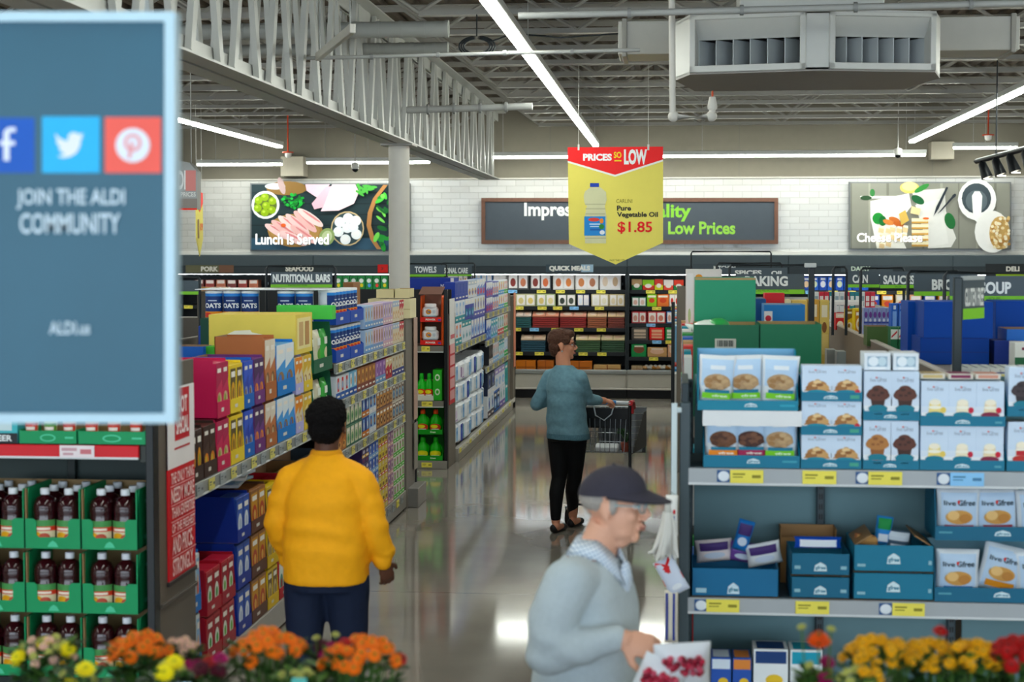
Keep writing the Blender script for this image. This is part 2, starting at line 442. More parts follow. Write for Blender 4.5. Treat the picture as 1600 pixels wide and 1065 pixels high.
# ------------------------------------------------------------------ LED strips
EM = '#fbfff6|n0|e%g' % LAMP
def strip(a, b, label, w=.085):
    a, b = Vector(a), Vector(b); c = (a+b)/2; L = (b-a).length; ang = math.atan2((b-a).y, (b-a).x)
    t = thing('linear_light', label, 'ceiling light', c, ang)
    mb = MB(); mb.box(-L/2, -w/2-.012, .012, L/2, w/2+.012, .075, '#c9cbc8|r0.4'); mb.build('housing', t)
    mb = MB(); mb.box(-L/2+.01, -w/2, -.02, L/2-.01, w/2, .013, EM, .01); mb.build('diffuser', t)
    for q in (-L/2+.3, 0, L/2-.3):
        mb = MB(); mb.tube([(q, 0, .07), (q, 0, 4.68-c.z)], .004, '#b8b8b4', 5); mb.build('hanger', t)
strip((-1.21, 2.0, 3.86), (-1.21, 25.4, 3.86), 'long white LED strip light above the aisle with the shoppers')
strip((3.53, 2.0, 3.90), (3.53, 25.6, 3.90), 'long white LED strip light slanting down beside the air diffuser to the cheese picture')
strip((-5.83, 2.0, 3.80), (-5.83, 24.3, 3.80), 'long white LED strip light beyond the girder, ending above the lunch meat picture')
strip((8.25, 2.0, 3.9), (8.25, 25.6, 3.9), 'long white LED strip light over the aisle past the track spotlights')
strip((-10.5, 2.0, 3.8), (-10.5, 25.6, 3.8), 'long white LED strip light over the aisle behind the blue community sign')
def xstrip(x0, y0, x1, y1, label, Y=25.9):
    a, b = P(x0, y0, Y), P(x1, y1, Y); z = (a.z+b.z)/2
    strip((a.x, Y, z), (b.x, Y, z), label, .11)
xstrip(308, 257, 441, 256, 'short white LED strip along the tiled wall beside the grey hanging box sign')
xstrip(479, 254, 672, 253, 'short white LED strip along the tiled wall, passing behind the round column')
xstrip(756, 247, 1447, 240, 'long white LED strip along the tiled wall behind the yellow price sign')
xstrip(1489, 231, 1590, 230, 'short white LED strip along the tiled wall beside the track spotlights')

# ------------------------------------------------------------------ ducts, pipes, devices
DU = '#9b9d99|r0.45|n0.04'
for (x0, x1, py, r, Y, lb) in ((400, 690, 41, .065, 13.0, 'upper round grey duct passing through the webs of the big girder'), (545, 690, 70, .05, 14.0, 'lower and thinner round grey duct passing behind the big girder')):
    a, b = P(x0, py, Y), P(x1, py, Y)
    mb = MB(); L = b.x-a.x
    mb.tube([(-L-1, 0, 0), (L/2, 0, 0)], r*1.0, DU, 20)
    for q in range(-6, 5): mb.tube([(q*L/8-.015, 0, 0), (q*L/8+.015, 0, 0)], r*1.07, DU, 20)
    tag(mb.build('round_duct', None, ((a.x+b.x)/2, Y+.3, a.z)), lb, 'duct')
# rectangular trunk duct behind the diffuser
p, q = P(966, 98, 13.3), P(1592, 30, 13.3)
mb = MB(); mb.box(p.x, 13.25, p.z+.06, q.x, 13.75, q.z+.02, '#b9b8b2|r0.45')
for k in range(5):
    xx = p.x+.05+(q.x-p.x-.1)*k/4; mb.box(xx-.02, 13.23, p.z+.04, xx+.02, 13.77, q.z+.04, '#989690|r0.45')
tag(mb.build('trunk_duct'), 'rectangular sheet metal duct running behind the big air diffuser', 'duct')
# angled air diffuser with two louvred mouths
Yd = 11.4; cA = P(1277, 108, Yd); zb = cA.z; cx0 = cA.x
t = thing('air_diffuser', 'big pale grey angled air diffuser with two louvred mouths under the roof', 'air diffuser', (cx0, Yd, zb))
DC = '#c9cac6|r0.45|n0.03'; DD = '#6c7274|r0.5'; H = .385
xl = P(1078, 117, Yd).x-cx0; xr = P(1467, 116, Yd).x-cx0
A = [(xl, .16), (-.075, 0), (.075, 0), (xr, .16), (xr+.09, .55), (xr-.05, 1.35), (xl+.05, 1.35), (xl-.10, .55)]
mb = MB(); mb.prism(A, -.012, .012, '#8b8783|r0.5', 'z'); mb.prism([(x, y) for x, y in A], H-.012, H+.012, DC, 'z')
for a, b in ((3, 4), (4, 5), (5, 6), (6, 7), (7, 0), (1, 2)):
    (x0, y0), (x1, y1) = A[a], A[b]
    mb.add([(x0, y0, 0), (x1, y1, 0), (x1, y1, H), (x0, y0, H), (x0*.98, y0+.02, 0), (x1*.98, y1+.02, 0), (x1*.98, y1+.02, H), (x0*.98, y0+.02, H)], [(0, 1, 2, 3), (7, 6, 5, 4), (0, 4, 5, 1), (3, 2, 6, 7), (0, 3, 7, 4), (1, 5, 6, 2)], DC)
mb.build('plenum', t)
def mouth(a, b, nlv, lean):
    (x0, y0), (x1, y1) = A[a], A[b]; d = Vector((x1-x0, y1-y0, 0)); L = d.length; d.normalize(); nrm = Vector((d.y, -d.x, 0))
    M = Matrix(((d.x, -nrm.x, 0, x0), (d.y, -nrm.y, 0, y0), (0, 0, 1, 0), (0, 0, 0, 1)))
    # frame: four bars standing proud, then a sloping hood down to the louvres
    mb = MB(); e = .03
    for (u0, v0, u1, v1) in ((0, 0, L, e+.015), (0, H-e, L, H), (0, 0, e+.01, H), (L-e-.01, 0, L, H)): mb.box(u0, -.02, v0, u1, .03, v1, DC, .004, M)
    fr = mb.build('mouth_frame', t)
    o, i = (e, e+.01, L-e, H-e), (e+.012, e+.02, L-e-.012, H-e-.125)
    mb = MB(); vs = [(o[0], 0, o[1]), (o[2], 0, o[1]), (o[2], 0, o[3]), (o[0], 0, o[3]), (i[0], .10, i[1]), (i[2], .10, i[1]), (i[2], .10, i[3]), (i[0], .10, i[3])]
    mb.add(vs, [(0, 1, 5, 4), (1, 2, 6, 5), (2, 3, 7, 6), (3, 0, 4, 7)], DC, False, M)
    mb.build('hood', fr)
    mb = MB(); mb.box(i[0]-.02, .40, i[1]-.02, i[2]+.02, .41, i[3]+.02, '#25292b|r0.7', 0, M); mb.box(i[0]-.02, .10, i[1]-.02, i[2]+.02, .40, i[1]-.01, '#8b908f|r0.5', 0, M); mb.build('throat', fr)
    for k in range(nlv):
        u = i[0]+(i[2]-i[0])*(k+.0)/(nlv-1); mb = MB()
        mb.add([(u, .10, i[1]), (u+lean*.16, .29, i[1]), (u+lean*.16, .29, i[3]), (u, .10, i[3]), (u+.006, .10, i[1]), (u+.006+lean*.16, .29, i[1]), (u+.006+lean*.16, .29, i[3]), (u+.006, .10, i[3])],
               [(0, 1, 2, 3), (7, 6, 5, 4), (0, 4, 5, 1), (3, 2, 6, 7), (0, 3, 7, 4), (1, 5, 6, 2)], '#b4b9ba|r0.4', False, M)
        mb.build('louver', fr)
mouth(0, 1, 7, .5); mouth(2, 3, 7, -.5)
mb = MB(); mb.box(-.5, .5, H, .5, 1.2, .80, DC); mb.build('collar', t)
# sprinkler drop pipe
Yp = 11.0; a, b, c, d = P(1048, 20, Yp), P(1051, 183, Yp), P(1113, 183, Yp), P(1112, 160, Yp)
t = thing('sprinkler_pipe', 'white drop pipe bent into a J with a sprinkler head, beside the air diffuser', 'pipe', (b.x, Yp, b.z))
mb = MB(); r = .021; W = '#c9c6bf|r0.4'
mb.tube([(a.x-b.x, 0, 4.5-b.z), (0, 0, .03), (.012, 0, .008), (.035, 0, 0), (c.x-b.x-.03, 0, 0), (c.x-b.x-.01, 0, .01), (c.x-b.x, 0, .03), (c.x-b.x, 0, d.z-b.z)], r, W, 12); mb.build('pipe', t)
mb = MB(); mb.ell((0.005, 0, 0.005), (.036, .032, .036), W); mb.build('elbow', t)
mb = MB(); mb.ell((c.x-b.x-.005, 0, .005), (.036, .032, .036), W); mb.build('elbow', t)
mb = MB(); mb.lathe([(.03, .05), (.033, .07), (.022, .12), (.02, .13)], W, (c.x-b.x, 0, 0)); h = mb.build('sprinkler_head', t)
mb = MB(); mb.lathe([(.006, .13), (.008, .15), (.004, .17)], '#b5492c', (c.x-b.x, 0, 0), 8); mb.build('bulb', h, label='red sprinkler bulb')
# conduits
def conduit(pts, r, label, c='#a8a9a6|r0.4'):
    mb = MB(); mb.tube(pts, r, c, 8)
    a, b = Vector(pts[0]), Vector(pts[-1])
    for k in range(1, 5): p = a.lerp(b, k/5); mb.tube([p-(b-a).normalized()*.012, p+(b-a).normalized()*.012], r*1.5, '#8d8f8d', 8)
    tag(mb.build('conduit'), label, 'conduit')
conduit([P(478, 91, 12.0), P(1000, 78, 12.0)], .014, 'thin steel conduit crossing in front of the big girder')
conduit([P(628, 172, 16.5), P(832, 166, 16.5)], .035, 'thick grey rail reaching out from the top of the round column')
conduit([P(810, 25, 10.6), P(1700, 2, 10.6)], .022, 'thick grey conduit passing over the top of the air diffuser')
mb = MB(); mb.box(-.02, -.8, -.03, .02, .8, .03, '#b9b7b0|r0.4')
for q in (-.7, .7): mb.tube([(0, q, .03), (0, q, .75)], .006, '#8d8f8d', 6)
tag(mb.build('strut_channel', None, P(522, 68, 11.2), .35), 'short pale strut channel hung in front of the big girder', 'strut')
mb = MB()
for a in range(3):
    R0 = .11+.02*a; mb.tube([(R0*math.cos(k*PI/10), .01*a, R0*.55*math.sin(k*PI/10)) for k in range(21)], .008, '#23282b', 6)
mb.tube([(.1, 0, .03), (.3, 0, .1), (.7, 0, .06), (1.2, 0, .09)], .007, '#23282b', 6); mb.tube([(0, 0, .08), (0, 0, .26)], .006, '#23282b', 6)
tag(mb.build('cable_coil', None, P(745, 72, 13.75)), 'coil of black cable hanging from a roof joist', 'cable')
for (px, py, lb) in ((555, 264, 'small dome camera hanging by the tiled wall above the lunch meat picture'), (1403, 242, 'small dome camera hanging by the tiled wall above the cheese picture')):
    p = P(px, py, 25.6); t = thing('dome_camera', lb, 'camera', p)
    mb = MB(); mb.lathe([(.055, .0), (.06, .02), (.06, .09), (.03, .1), (.008, .11), (.008, 4.68-p.z)], '#d9d8d4'); mb.build('housing', t)
    mb = MB(); mb.ell((0, 0, .0), (.05, .05, .05), '#15171a|r0.1'); mb.build('dome', t)
for (px, py, lb) in ((450, 241, 'red and white smoke detector under the joists above the lunch meat picture'), (1544, 214, 'red and white smoke detector under the joists above the cheese picture')):
    p = P(px, py, JY[12]); t = thing('smoke_detector', lb, 'detector', p)
    mb = MB(); mb.lathe([(.08, .02), (.08, .035), (.01, .04), (.01, 4.2-p.z)], '#c2482e'); mb.build('base_ring', t)
    mb = MB(); mb.lathe([(.02, -.05), (.045, -.03), (.05, .02)], '#e8e6e2'); mb.build('sensor', t)
# track with spotlights at the picture's edge
p = P(1525, 252, 19.0); q = P(1640, 222, 16.5)
t = thing('spotlight_track', 'black lighting track with spotlight heads hanging near the cheese picture', 'track light', p)
d = q-p; mb = MB(); mb.tube([(0, 0, 0), d], .03, '#2a2c2f|r0.4', 4); mb.tube([d*.2, (d.x*.2, d.y*.2, 4.2-p.z)], .008, '#333', 6) if False else None; mb.build('track', t)
mb = MB(); mb.tube([d*.3, (d.x*.3, d.y*.3, 4.68-p.z)], .008, '#33373a', 6); mb.build('hanger', t)
for k in range(5):
    c = d*(.10+.2*k); mb = MB(); mb.tube([c, c+Vector((0, 0, -.05)), c+Vector((.05, -.03, -.20))], [.02, .045, .065], '#1f2225|r0.35', 12)
    h = mb.build('spotlight_head', t)
    mb = MB(); mb.lathe([(.05, 0), (.05, .006)], '#fff6e0|n0|e6', (c.x+.052, c.y-.031, c.z-.213), 12); mb.build('lamp', h)
# ================================================================== SIGNS AND PICTURES
def plane(Y):
    """printed surface on the upright plane at depth Y, addressed by sight lines"""
    S = _S(lambda u, v, L: tuple(P(u, v, Y)+Vector((0, -L, 0)))); return S
def shift(mb, c): mb.v = [(a-c[0], b-c[1], z-c[2]) for a, b, z in mb.v]; return mb
def board(mb, pts, Y, th, col):
    q = [P(a, b, Y) for a, b in pts]; n = len(q)
    vs = [tuple(p) for p in q]+[tuple(p+Vector((0, th, 0))) for p in q]
    return mb.add(vs, [tuple(range(n)), tuple(range(2*n-1, n-1, -1))]+[(i, i+n, (i+1) % n+n, (i+1) % n) for i in range(n)], col)
def rect(x0, y0, x1, y1): return [(x0, y1), (x1, y1), (x1, y0), (x0, y0)]
def rr(x0, y0, x1, y1, c): return ('r', x0, y1, x1, y0, c)
def tx(s, x0, y0, x1, y1, c, b=0.03): return ('t', s, x0, y1, x1, y0, c, b)

# --- blue community sign hung close by
Y = 3.2; c = P(110, 340, Y)
t = thing('community_sign', 'big hanging blue community sign with three social media icons in a pale frame', 'sign', c)
mb = MB(); board(mb, rect(-45, 26, 266, 653), Y+.004, .03, '#2f5c70|r0.35|n0.12|s4')
ops = [rr(-28, 184, 54, 270, '#0a57b4'), rr(66, 182, 156, 270, '#43b4ea'), rr(164, 183, 252, 270, '#ee675c')]
WT = '#e9eef8'
ops += [rr(6, 208, 15, 251, WT), ('p', [(6, 212), (15, 212), (15, 206), (25, 206), (25, 199), (14, 199), (8, 203), (6, 208)], WT), rr(0, 220, 24, 227, WT)]
bird = [(87, 208), (94, 216), (104, 220), (107, 219), (107, 212), (112, 207), (119, 207), (124, 210), (131, 208), (128, 213), (131, 214), (127, 218), (126, 228), (120, 239), (110, 245), (99, 247), (90, 244), (98, 242), (101, 240), (94, 235), (92, 230), (95, 230), (89, 224), (88, 219), (91, 220), (87, 213)]
ops += [('p', bird, WT), ('e', 208, 227, 27, 27, WT), ('e', 208, 223, 14, 14, '#e59ba0'), ('e', 208, 223, 9, 9, WT), ('p', [(204, 222), (210, 222), (205, 248), (200, 246)], '#e59ba0')]
ops += [tx('JOIN THE ALDI', 27, 295, 196, 327, '#cfe0ea', .02), tx('COMMUNITY', 32, 333, 189, 365, '#cfe0ea', .02), tx('ALDI.us', 78, 502, 142, 522, '#cfe0ea', .02)]
mb.art(ops, plane(Y+.004), eps=.0003); shift(mb, c).build('panel', t)
FR = '#bcd7e4|r0.3'
mb = MB()
for r in ((-54, 18, 273, 33), (-54, 646, 273, 661), (-54, 33, -38, 646), (257, 33, 273, 646)): board(mb, rect(*r), Y-.006, .04, FR)
shift(mb, c).build('sign_frame', t)
for px in (-20, 230):
    mb = MB(); a = P(px, 20, Y); mb.tube([a-c, (a.x-c.x, 0, 4.66-c.z)], .0025, '#9aa2a6', 5); mb.build('hanging_wire', t)

# --- grey box sign half hidden behind it
Y = 12.5; c = P(285, 290, Y)
t = thing('box_sign', 'grey hanging box sign peeking out beside the blue community sign', 'sign', c, 0.0)
mb = MB(); board(mb, [(225, 326), (308, 327), (308, 268), (296, 254), (280, 251), (225, 252)], Y, .10, '#a3a4a2|r0.5'); 
mb.art([rr(225, 310, 308, 327, '#8a827b'), rr(225, 325, 308, 328, '#d8382a'), rr(290, 266, 306, 298, '#cf8580'), tx('ALDI', 262, 266, 290, 296, '#eeeeec', .03), tx('LOW PRICES', 262, 300, 306, 307, '#dededa', .02)], plane(Y)); shift(mb, c).build('panel', t)
mb = MB(); a = P(296, 255, Y); mb.tube([(a.x-c.x, .05, a.z-c.z), (a.x-c.x, .05, 4.66-c.z)], .004, '#b8b8b4', 5); mb.build('hanging_wire', t)

# --- yellow price sign over the aisle
Y = JY[7]; c = P(962, 320, Y)
t = thing('price_sign', 'yellow pointed hanging price sign with red top and an oil bottle over the aisle', 'sign', c)
YE = '#ecdf78|r0.45|n0.03'; RED = '#ee1420|r0.45|n0.03'
mb = MB(); board(mb, [(889, 381), (962, 413), (1036, 379), (1036, 229), (887, 230)], Y, .008, YE)
ops = [('p', [(887, 230), (1036, 229), (1036, 252), (961, 276), (887, 254)], '#f6f4ee'), ('p', [(887, 230), (1036, 229), (1036, 249), (961, 273), (887, 251)], RED),
       tx('PRICES', 911, 240, 956, 251, '#ffffff', .05), tx('SO', 959, 237, 971, 247, '#f6df45', .03), rr(960, 250, 971, 252, '#f6df45'), tx('LOW', 975, 233, 1011, 257, '#ffffff', .05)]
ops += [tx('CARLINI', 963, 311, 988, 317, '#8d8228', .0), tx('Pure', 964, 321, 986, 329, '#23211b', .03), tx('Vegetable Oil', 964, 331, 1028, 341, '#23211b', .03), tx('$1.85', 965, 346, 1019, 365, '#e2231c', .018), tx('VALID THRU 7/28', 952, 405, 976, 408, '#7a7020', .0)]
B1, B2 = '#d3d2a8|r0.3', '#bcbb94|r0.3'
ops += [('p', [(914, 380), (947, 380), (948, 340), (945, 322), (948, 312), (947, 300), (940, 294), (934, 290), (928, 290), (922, 293), (914, 299), (912, 306), (913, 316), (917, 322), (914, 336)], B1),
        rr(914, 318, 946, 320, B2), rr(915, 325, 946, 327, B2), rr(915, 333, 946, 335, B2), rr(914, 371, 947, 373, B2), rr(922, 286, 936, 292, '#1f3fa8'),
        rr(913, 338, 946, 368, '#2f86cf'), ('e', 928, 343, 9, 3, '#d8473c'), rr(921, 349, 938, 351, '#bcd8ee'), rr(922, 353, 936, 354.5, '#bcd8ee'), rr(922, 357, 939, 360, '#1a62b0'), ('e', 940, 345, 3, 4, '#e58a2c'), ('e', 940, 354, 4, 4, '#3f8f3f'), ('e', 941, 363, 4, 3.5, '#e5ecf2')]
mb.art(ops, plane(Y)); shift(mb, c).build('panel', t)
for px, py in ((904, 230), (1013, 230)):
    mb = MB(); a = P(px, py, Y); mb.tube([a-c, (a.x-c.x, 0, 4.2-c.z)], .003, '#c9c9c5', 5); mb.box(a.x-c.x-.01, -.008, a.z-c.z-.03, a.x-c.x+.01, .008, a.z-c.z+.03, '#d8d8d4'); mb.build('hanging_wire', t)
# --- the same kind of pennant seen almost edge-on
c = P(312, 352, 22.0)
t = thing('price_sign', 'yellow and red price pennant turned almost edge-on beside the grey box sign', 'sign', c, math.radians(99))
k_ = .80
mb = MB(); mb.prism([(-.45*k_, -.22*k_), (0, -.52*k_), (.45*k_, -.22*k_), (.45*k_, .56*k_), (-.45*k_, .56*k_)], 0, .008, YE)
mb.prism([(-.45*k_, .56*k_), (.45*k_, .56*k_), (.45*k_, .38*k_), (0, .22*k_), (-.45*k_, .38*k_)], -.002, .0, RED)
S = _S(lambda u, v, L: (u*k_, -.003-L, v*k_)); mb.art([('p', [(-.28, -.22), (-.1, -.22), (-.1, .10), (-.28, .10)], '#8d6f4b'), ('t', '$1.99', .02, -.1, .36, .04, '#dd2a20', .04)], S); mb.build('panel', t)
mb = MB()
for q in (-.35*k_, .35*k_): mb.tube([(q, .004, .56*k_), (q, .004, 4.2-c.z)], .003, '#c9c9c5', 5)
mb.build('hanging_wire', t)

# --- backlit picture: lunch meats
def backlit(name, label, x0, y0, x1, y1, ops, base, Y=YW-.17):
    c = P((x0+x1)/2, (y0+y1)/2, Y); t = thing(name, label, 'picture', c)
    mb = MB(); board(mb, rect(x0, y0, x1, y1), Y, .01, base); mb.art(ops, plane(Y), eps=.0006); shift(mb, c).build('picture_print', t)
    mb = MB(); board(mb, rect(x0-2, y0-2, x1+2, y1+2), Y+.012, .10, '#7d8082|r0.4'); shift(mb, c).build('frame', t)
E = '|e0.10|n0.04'
def col(h): return h+E
rg = random.Random(3)
ops = [rr(393, 288, 638, 390, col('#1f3237'))]
for k in range(6): ops.append(rr(393, 300+k*17, 638, 302+k*17, col('#162629')))
ops += [rr(393, 372, 638, 390, col('#35556a')), ('e', 448, 294, 32, 11, col('#8a6a3c')), ('e', 430, 291, 16, 5, col('#dfe6ea')), ('e', 440, 290, 5, 14, col('#bfa7a8'), -.3)]
ops += [('e', 415, 320, 22, 22, col('#eef2f6')), ('e', 415, 320, 18, 18, col('#5f7034'))]
for (x, y) in ((404, 313), (414, 308), (426, 314), (416, 321), (403, 325), (425, 328), (414, 332)): ops += [('e', x, y, 6.2, 6, col('#94b43c')), ('e', x-1.5, y-1.5, 2.4, 2, col('#bcd45e'))]
for k in range(46):
    a = rg.uniform(0, 6.3); q = rg.random()**.5; ops.append(('e', 459+17*q*math.cos(a), 314+11*q*math.sin(a), rg.uniform(1.5, 3.2), rg.uniform(1.2, 2.5), col(rg.choice(['#2f9a3f', '#3cb551', '#1f7a34']))))
for (a, p) in (('#f3c8d6', [(478, 288), (516, 288), (502, 312), (492, 306), (480, 298)]), ('#f0bccb', [(510, 292), (525, 290), (505, 324), (492, 327), (488, 318)]), ('#f7d9e2', [(520, 288), (556, 288), (562, 300), (554, 318), (530, 329), (502, 330), (508, 318)]), ('#fbe6ec', [(524, 290), (552, 289), (556, 300), (540, 310), (516, 320)])): ops.append(('p', p, col(a)))
ops += [('e', 462, 360, 43, 26, col('#a57f4b')), ('e', 462, 360, 39, 22, col('#b48d56'))]
for k, (x, y, a) in enumerate(((436, 362, .5), (445, 358, .6), (455, 352, .65), (466, 350, .7), (478, 346, .75), (486, 340, .6), (460, 372, .45), (475, 366, .6))):
    ops += [('e', x, y, 24, 6.5, col(('#f6d3d2', '#f2c2bf', '#f9e0dd')[k % 3]), a), ('e', x+2, y-2, 17, 1.6, col('#e08f92'), a)]
ops += [('e', 444, 352, 4, 3, col('#e4693c'))]
ops += [('e', 544, 357, 26, 27, col('#c9b48c')), ('e', 544, 357, 24, 25, col('#31454a'))]
for (x, y) in ((532, 347), (545, 341), (557, 345), (530, 362), (544, 356), (558, 366), (541, 374), (553, 355)): ops += [('e', x, y, 8.2, 8, col('#eef1f3')), ('e', x-1, y-1, 5.5, 5, col('#ffffff'))]
ops += [('e', 512, 370, 12, 14, col('#93a86e'), .4), ('e', 512, 370, 8, 10, col('#c3cfa5'), .4)]
arc = [(600, 289), (584, 310), (576, 332), (574, 352), (580, 374), (590, 389)]
for a, b in zip(arc, arc[1:]): ops.append(('p', [a, b, (b[0]+7, b[1]), (a[0]+7, a[1])], col('#a8794c')))
for k in range(60):
    x = rg.uniform(583, 636); y = rg.uniform(289, 389)
    if x < 583+abs(y-350)*.3: continue
    ops.append(('e', x, y, rg.uniform(3, 11), rg.uniform(2, 4), col(rg.choice(['#2f8a3a', '#55b84e', '#1d5f2c', '#7ccf62'])), rg.uniform(0, 3)))
for k in range(14): ops.append(('e', rg.uniform(562, 590), rg.uniform(290, 302), rg.uniform(3, 8), 2, col('#4f9f48'), rg.uniform(0, 3)))
ops += [tx('Lunch Is Served', 403, 366, 517, 383, col('#6a7478'), .02), tx('Lunch Is Served', 402, 365, 516, 382, '#ffffff|e0.6', .02)]
backlit('lightbox_picture', 'backlit food picture of sliced lunch meats, olives and eggs on the tiled wall', 393, 288, 638, 390, ops, col('#1f3237'))
# --- backlit picture: cheese
ops = [rr(1329, 286, 1578, 388, col('#8a8a80'))]
for k in range(9): ops.append(rr(1329+k*28, 286, 1331+k*28+k % 3, 388, col(('#74746a', '#9d9c90')[k % 2])))
ops += [('p', [(1360, 314), (1420, 302), (1424, 322), (1400, 352), (1416, 388), (1370, 388), (1360, 340)], col('#f4f2ea')), ('p', [(1424, 298), (1476, 294), (1478, 330), (1494, 372), (1486, 386), (1450, 388), (1440, 340)], col('#dfded8')), ('p', [(1430, 320), (1470, 310), (1482, 380), (1450, 386)], col('#e6e5e0')), ('p', [(1362, 314), (1416, 306), (1418, 330), (1390, 338), (1364, 334)], col('#fdfbf2'))]
ops += [rr(1344, 306, 1410, 310, col('#e9efe2')), ('e', 1353, 309, 9, 3.5, col('#2c4a2e')), ('e', 1363, 301, 4, 6, col('#3c7a44')), ('e', 1421, 293, 15, 9, col('#e8c777')), ('e', 1421, 291, 12, 7, col('#f3dc9e')), ('e', 1440, 294, 13, 4, col('#3f8a45'), -.5), ('e', 1434, 312, 11, 6, col('#1f5a34'), .5), ('e', 1484, 345, 8, 13, col('#2a6a3a'), -.3), ('e', 1372, 341, 9, 9, col('#2e8a3e'), .3), ('e', 1379, 345, 6, 8, col('#1e6b33'))]
for (x, y, cc) in ((1397, 343, '#c9713c'), (1388, 347, '#d88a4e'), (1404, 350, '#c86a34')): ops.append(('e', x, y, 9, 4, col(cc), .3))
for k in range(12):
    x, y = 1374+(k % 5)*9+rg.uniform(-2, 2), 356+(k//5)*11+rg.uniform(-2, 2); ops += [('p', [(x, y), (x+8, y+2), (x+7, y+9), (x-1, y+7)], col('#ecd3a6')), ('p', [(x, y), (x+8, y+2), (x+8, y-2), (x+1, y-3)], col('#fbf3de'))]
for k in range(5): ops += [rr(1424, 341+k*9, 1450, 347+k*9, col('#f7ecca')), rr(1424, 346+k*9, 1450, 349+k*9, col('#d2a45e'))]
ops += [('p', [(1424, 322), (1438, 326), (1436, 336), (1422, 333)], col('#f0dba8')), ('p', [(1404, 334), (1414, 328), (1420, 344), (1408, 352)], col('#d7b467')), ('e', 1446, 341, 5, 1.6, col('#e0703a'))]
ops += [('p', [(1478, 292), (1481, 293), (1466, 326), (1458, 338), (1462, 324)], col('#2a3138')), ('p', [(1490, 303), (1493, 305), (1470, 330), (1464, 334)], col('#2a3138')), ('e', 1490, 306, 4, 2.5, col('#2a3138'), -.8)]
ops += [('e', 1526, 312, 30, 32, col('#f2f2f0')), ('e', 1525, 310, 23, 24, col('#3c474d')), ('e', 1525, 314, 17, 17, col('#5b666b')), ('p', [(1518, 306), (1522, 299), (1530, 299), (1534, 306), (1532, 342), (1526, 347), (1520, 342)], col('#f8f8f6'))]
ops += [('e', 1556, 362, 34, 33, col('#f3f2ee')), ('e', 1566, 364, 21, 26, col('#c7a66c'))]
ops = [o for o in ops]
for k in range(70):
    x = rg.uniform(1547, 1577); y = rg.uniform(340, 387); ops.append(('e', x, y, 2.6, 2.4, col(rg.choice(['#f0dfb4', '#dcbf85', '#b58a50', '#f8eed2']))))
ops += [rr(1578, 320, 1594, 388, col('#000000'))][:0]
ops += [tx('Cheese Please', 1339, 365, 1441, 379, col('#8a8474'), .02), tx('Cheese Please', 1338, 364, 1440, 378, '#ffffff|e0.6', .02)]
def clipx(o, hi):
    if o[0] == 'e' and o[1]+o[3] > hi:
        d = max(2.0, hi-o[1]); return ('e', hi-(d+o[3])/2 if d < o[3] else o[1], o[2], (d+o[3])/2, o[4], *o[5:])
    return o
backlit('lightbox_picture', 'backlit food picture of cheese cubes, mortar and nuts on the tiled wall', 1329, 286, 1578, 388, [clipx(o, 1577) for o in ops], col('#8a8a80'))
# --- dark slogan board
Y = YW-.16; c = P(984, 345, Y); t = thing('slogan_board', 'dark slate slogan board in a brown wood frame behind the yellow price sign', 'sign', c)
mb = MB(); board(mb, rect(756, 314, 1212, 377), Y+.02, .03, '#4b525a|r0.5')
mb.art([tx('Impressive', 819, 316, 934, 344, '#eef0ee', .03), tx('Quality', 985, 318, 1080, 346, '#8fc957', .03), tx('Everyday', 925, 346, 1036, 369, '#eef0ee', .03), tx('Low Prices', 1044, 346, 1149, 366, '#9ccf63', .03)], plane(Y+.02)); shift(mb, c).build('panel', t)
mb = MB()
for r in ((752, 309, 1216, 315), (752, 375, 1216, 381), (752, 315, 758, 375), (1210, 315, 1216, 375)): board(mb, rect(*r), Y, .06, '#6e4f42|r0.6|n0.25|s14')
shift(mb, c).build('wood_frame', t)

# --- category signs on black wire loops above the shelves
SG, GR = '#48535a|r0.5', '#86c64a|r0.5'
BLK = '#20262a|r0.4'
def catsign(label, x0, y0, x1, y1, Y, texts, band, loop=None, foot=1.6, name='category_sign', th=.012):
    c = P((x0+x1)/2, (y0+y1)/2, Y); t = thing(name, label, 'sign', (c.x, Y, c.z))
    mb = MB(); board(mb, rect(x0, y0, x1, y1), Y, th, SG); hh = y1-y0
    ops = ([rr(x0, y1-hh*band, x1, y1, GR)] if band else [])+[tx(*q) for q in texts]
    mb.art(ops, plane(Y)); shift(mb, c).build('panel', t)
    if loop:
        a, b, top = loop; mb = MB(); pa, pb = P(a, top, Y+.03), P(b, top, Y+.03); r = .011
        mb.tube([(pa.x, Y+.03, foot), (pa.x, Y+.03, pa.z-.02), (pa.x+.015, Y+.03, pa.z), (pb.x-.015, Y+.03, pb.z), (pb.x, Y+.03, pb.z-.02), (pb.x, Y+.03, foot)], r, BLK, 6)
        shift(mb, c).build('wire_loop', t)
    return t
WL = '#e8ebe8'
catsign('slate soup category sign with green lower edge above the blue cartons', 1484, 431, 1612, 471, 9.9, [('SOUP', 1531, 440, 1580, 459, WL, .04), ('SOUPS', 1545, 464, 1563, 469, '#4a7a2a', 0)], .22, (1476, 1625, 426), 1.66)
catsign('slate broths category sign beside the soup sign', 1428, 428, 1528, 462, 10.6, [('BROTHS', 1456, 436, 1521, 453, WL, .04)], .2, (1419, 1500, 424), 1.66)
catsign('slate sauces category sign hung between two black wire loops', 1375, 424, 1430, 450, 11.4, [('SAUCES', 1380, 430, 1429, 444, WL, .04), ('SALSA', 1398, 446, 1408, 449, '#4a7a2a', 0)], .2, (1345, 1413, 419), 1.66)
catsign('slate canned goods category sign between the thin black loops', 1325, 425, 1374, 449, 11.9, [('CAN', 1332, 429, 1356, 442, WL, .04)], .2, (1302, 1323, 417), 1.66)
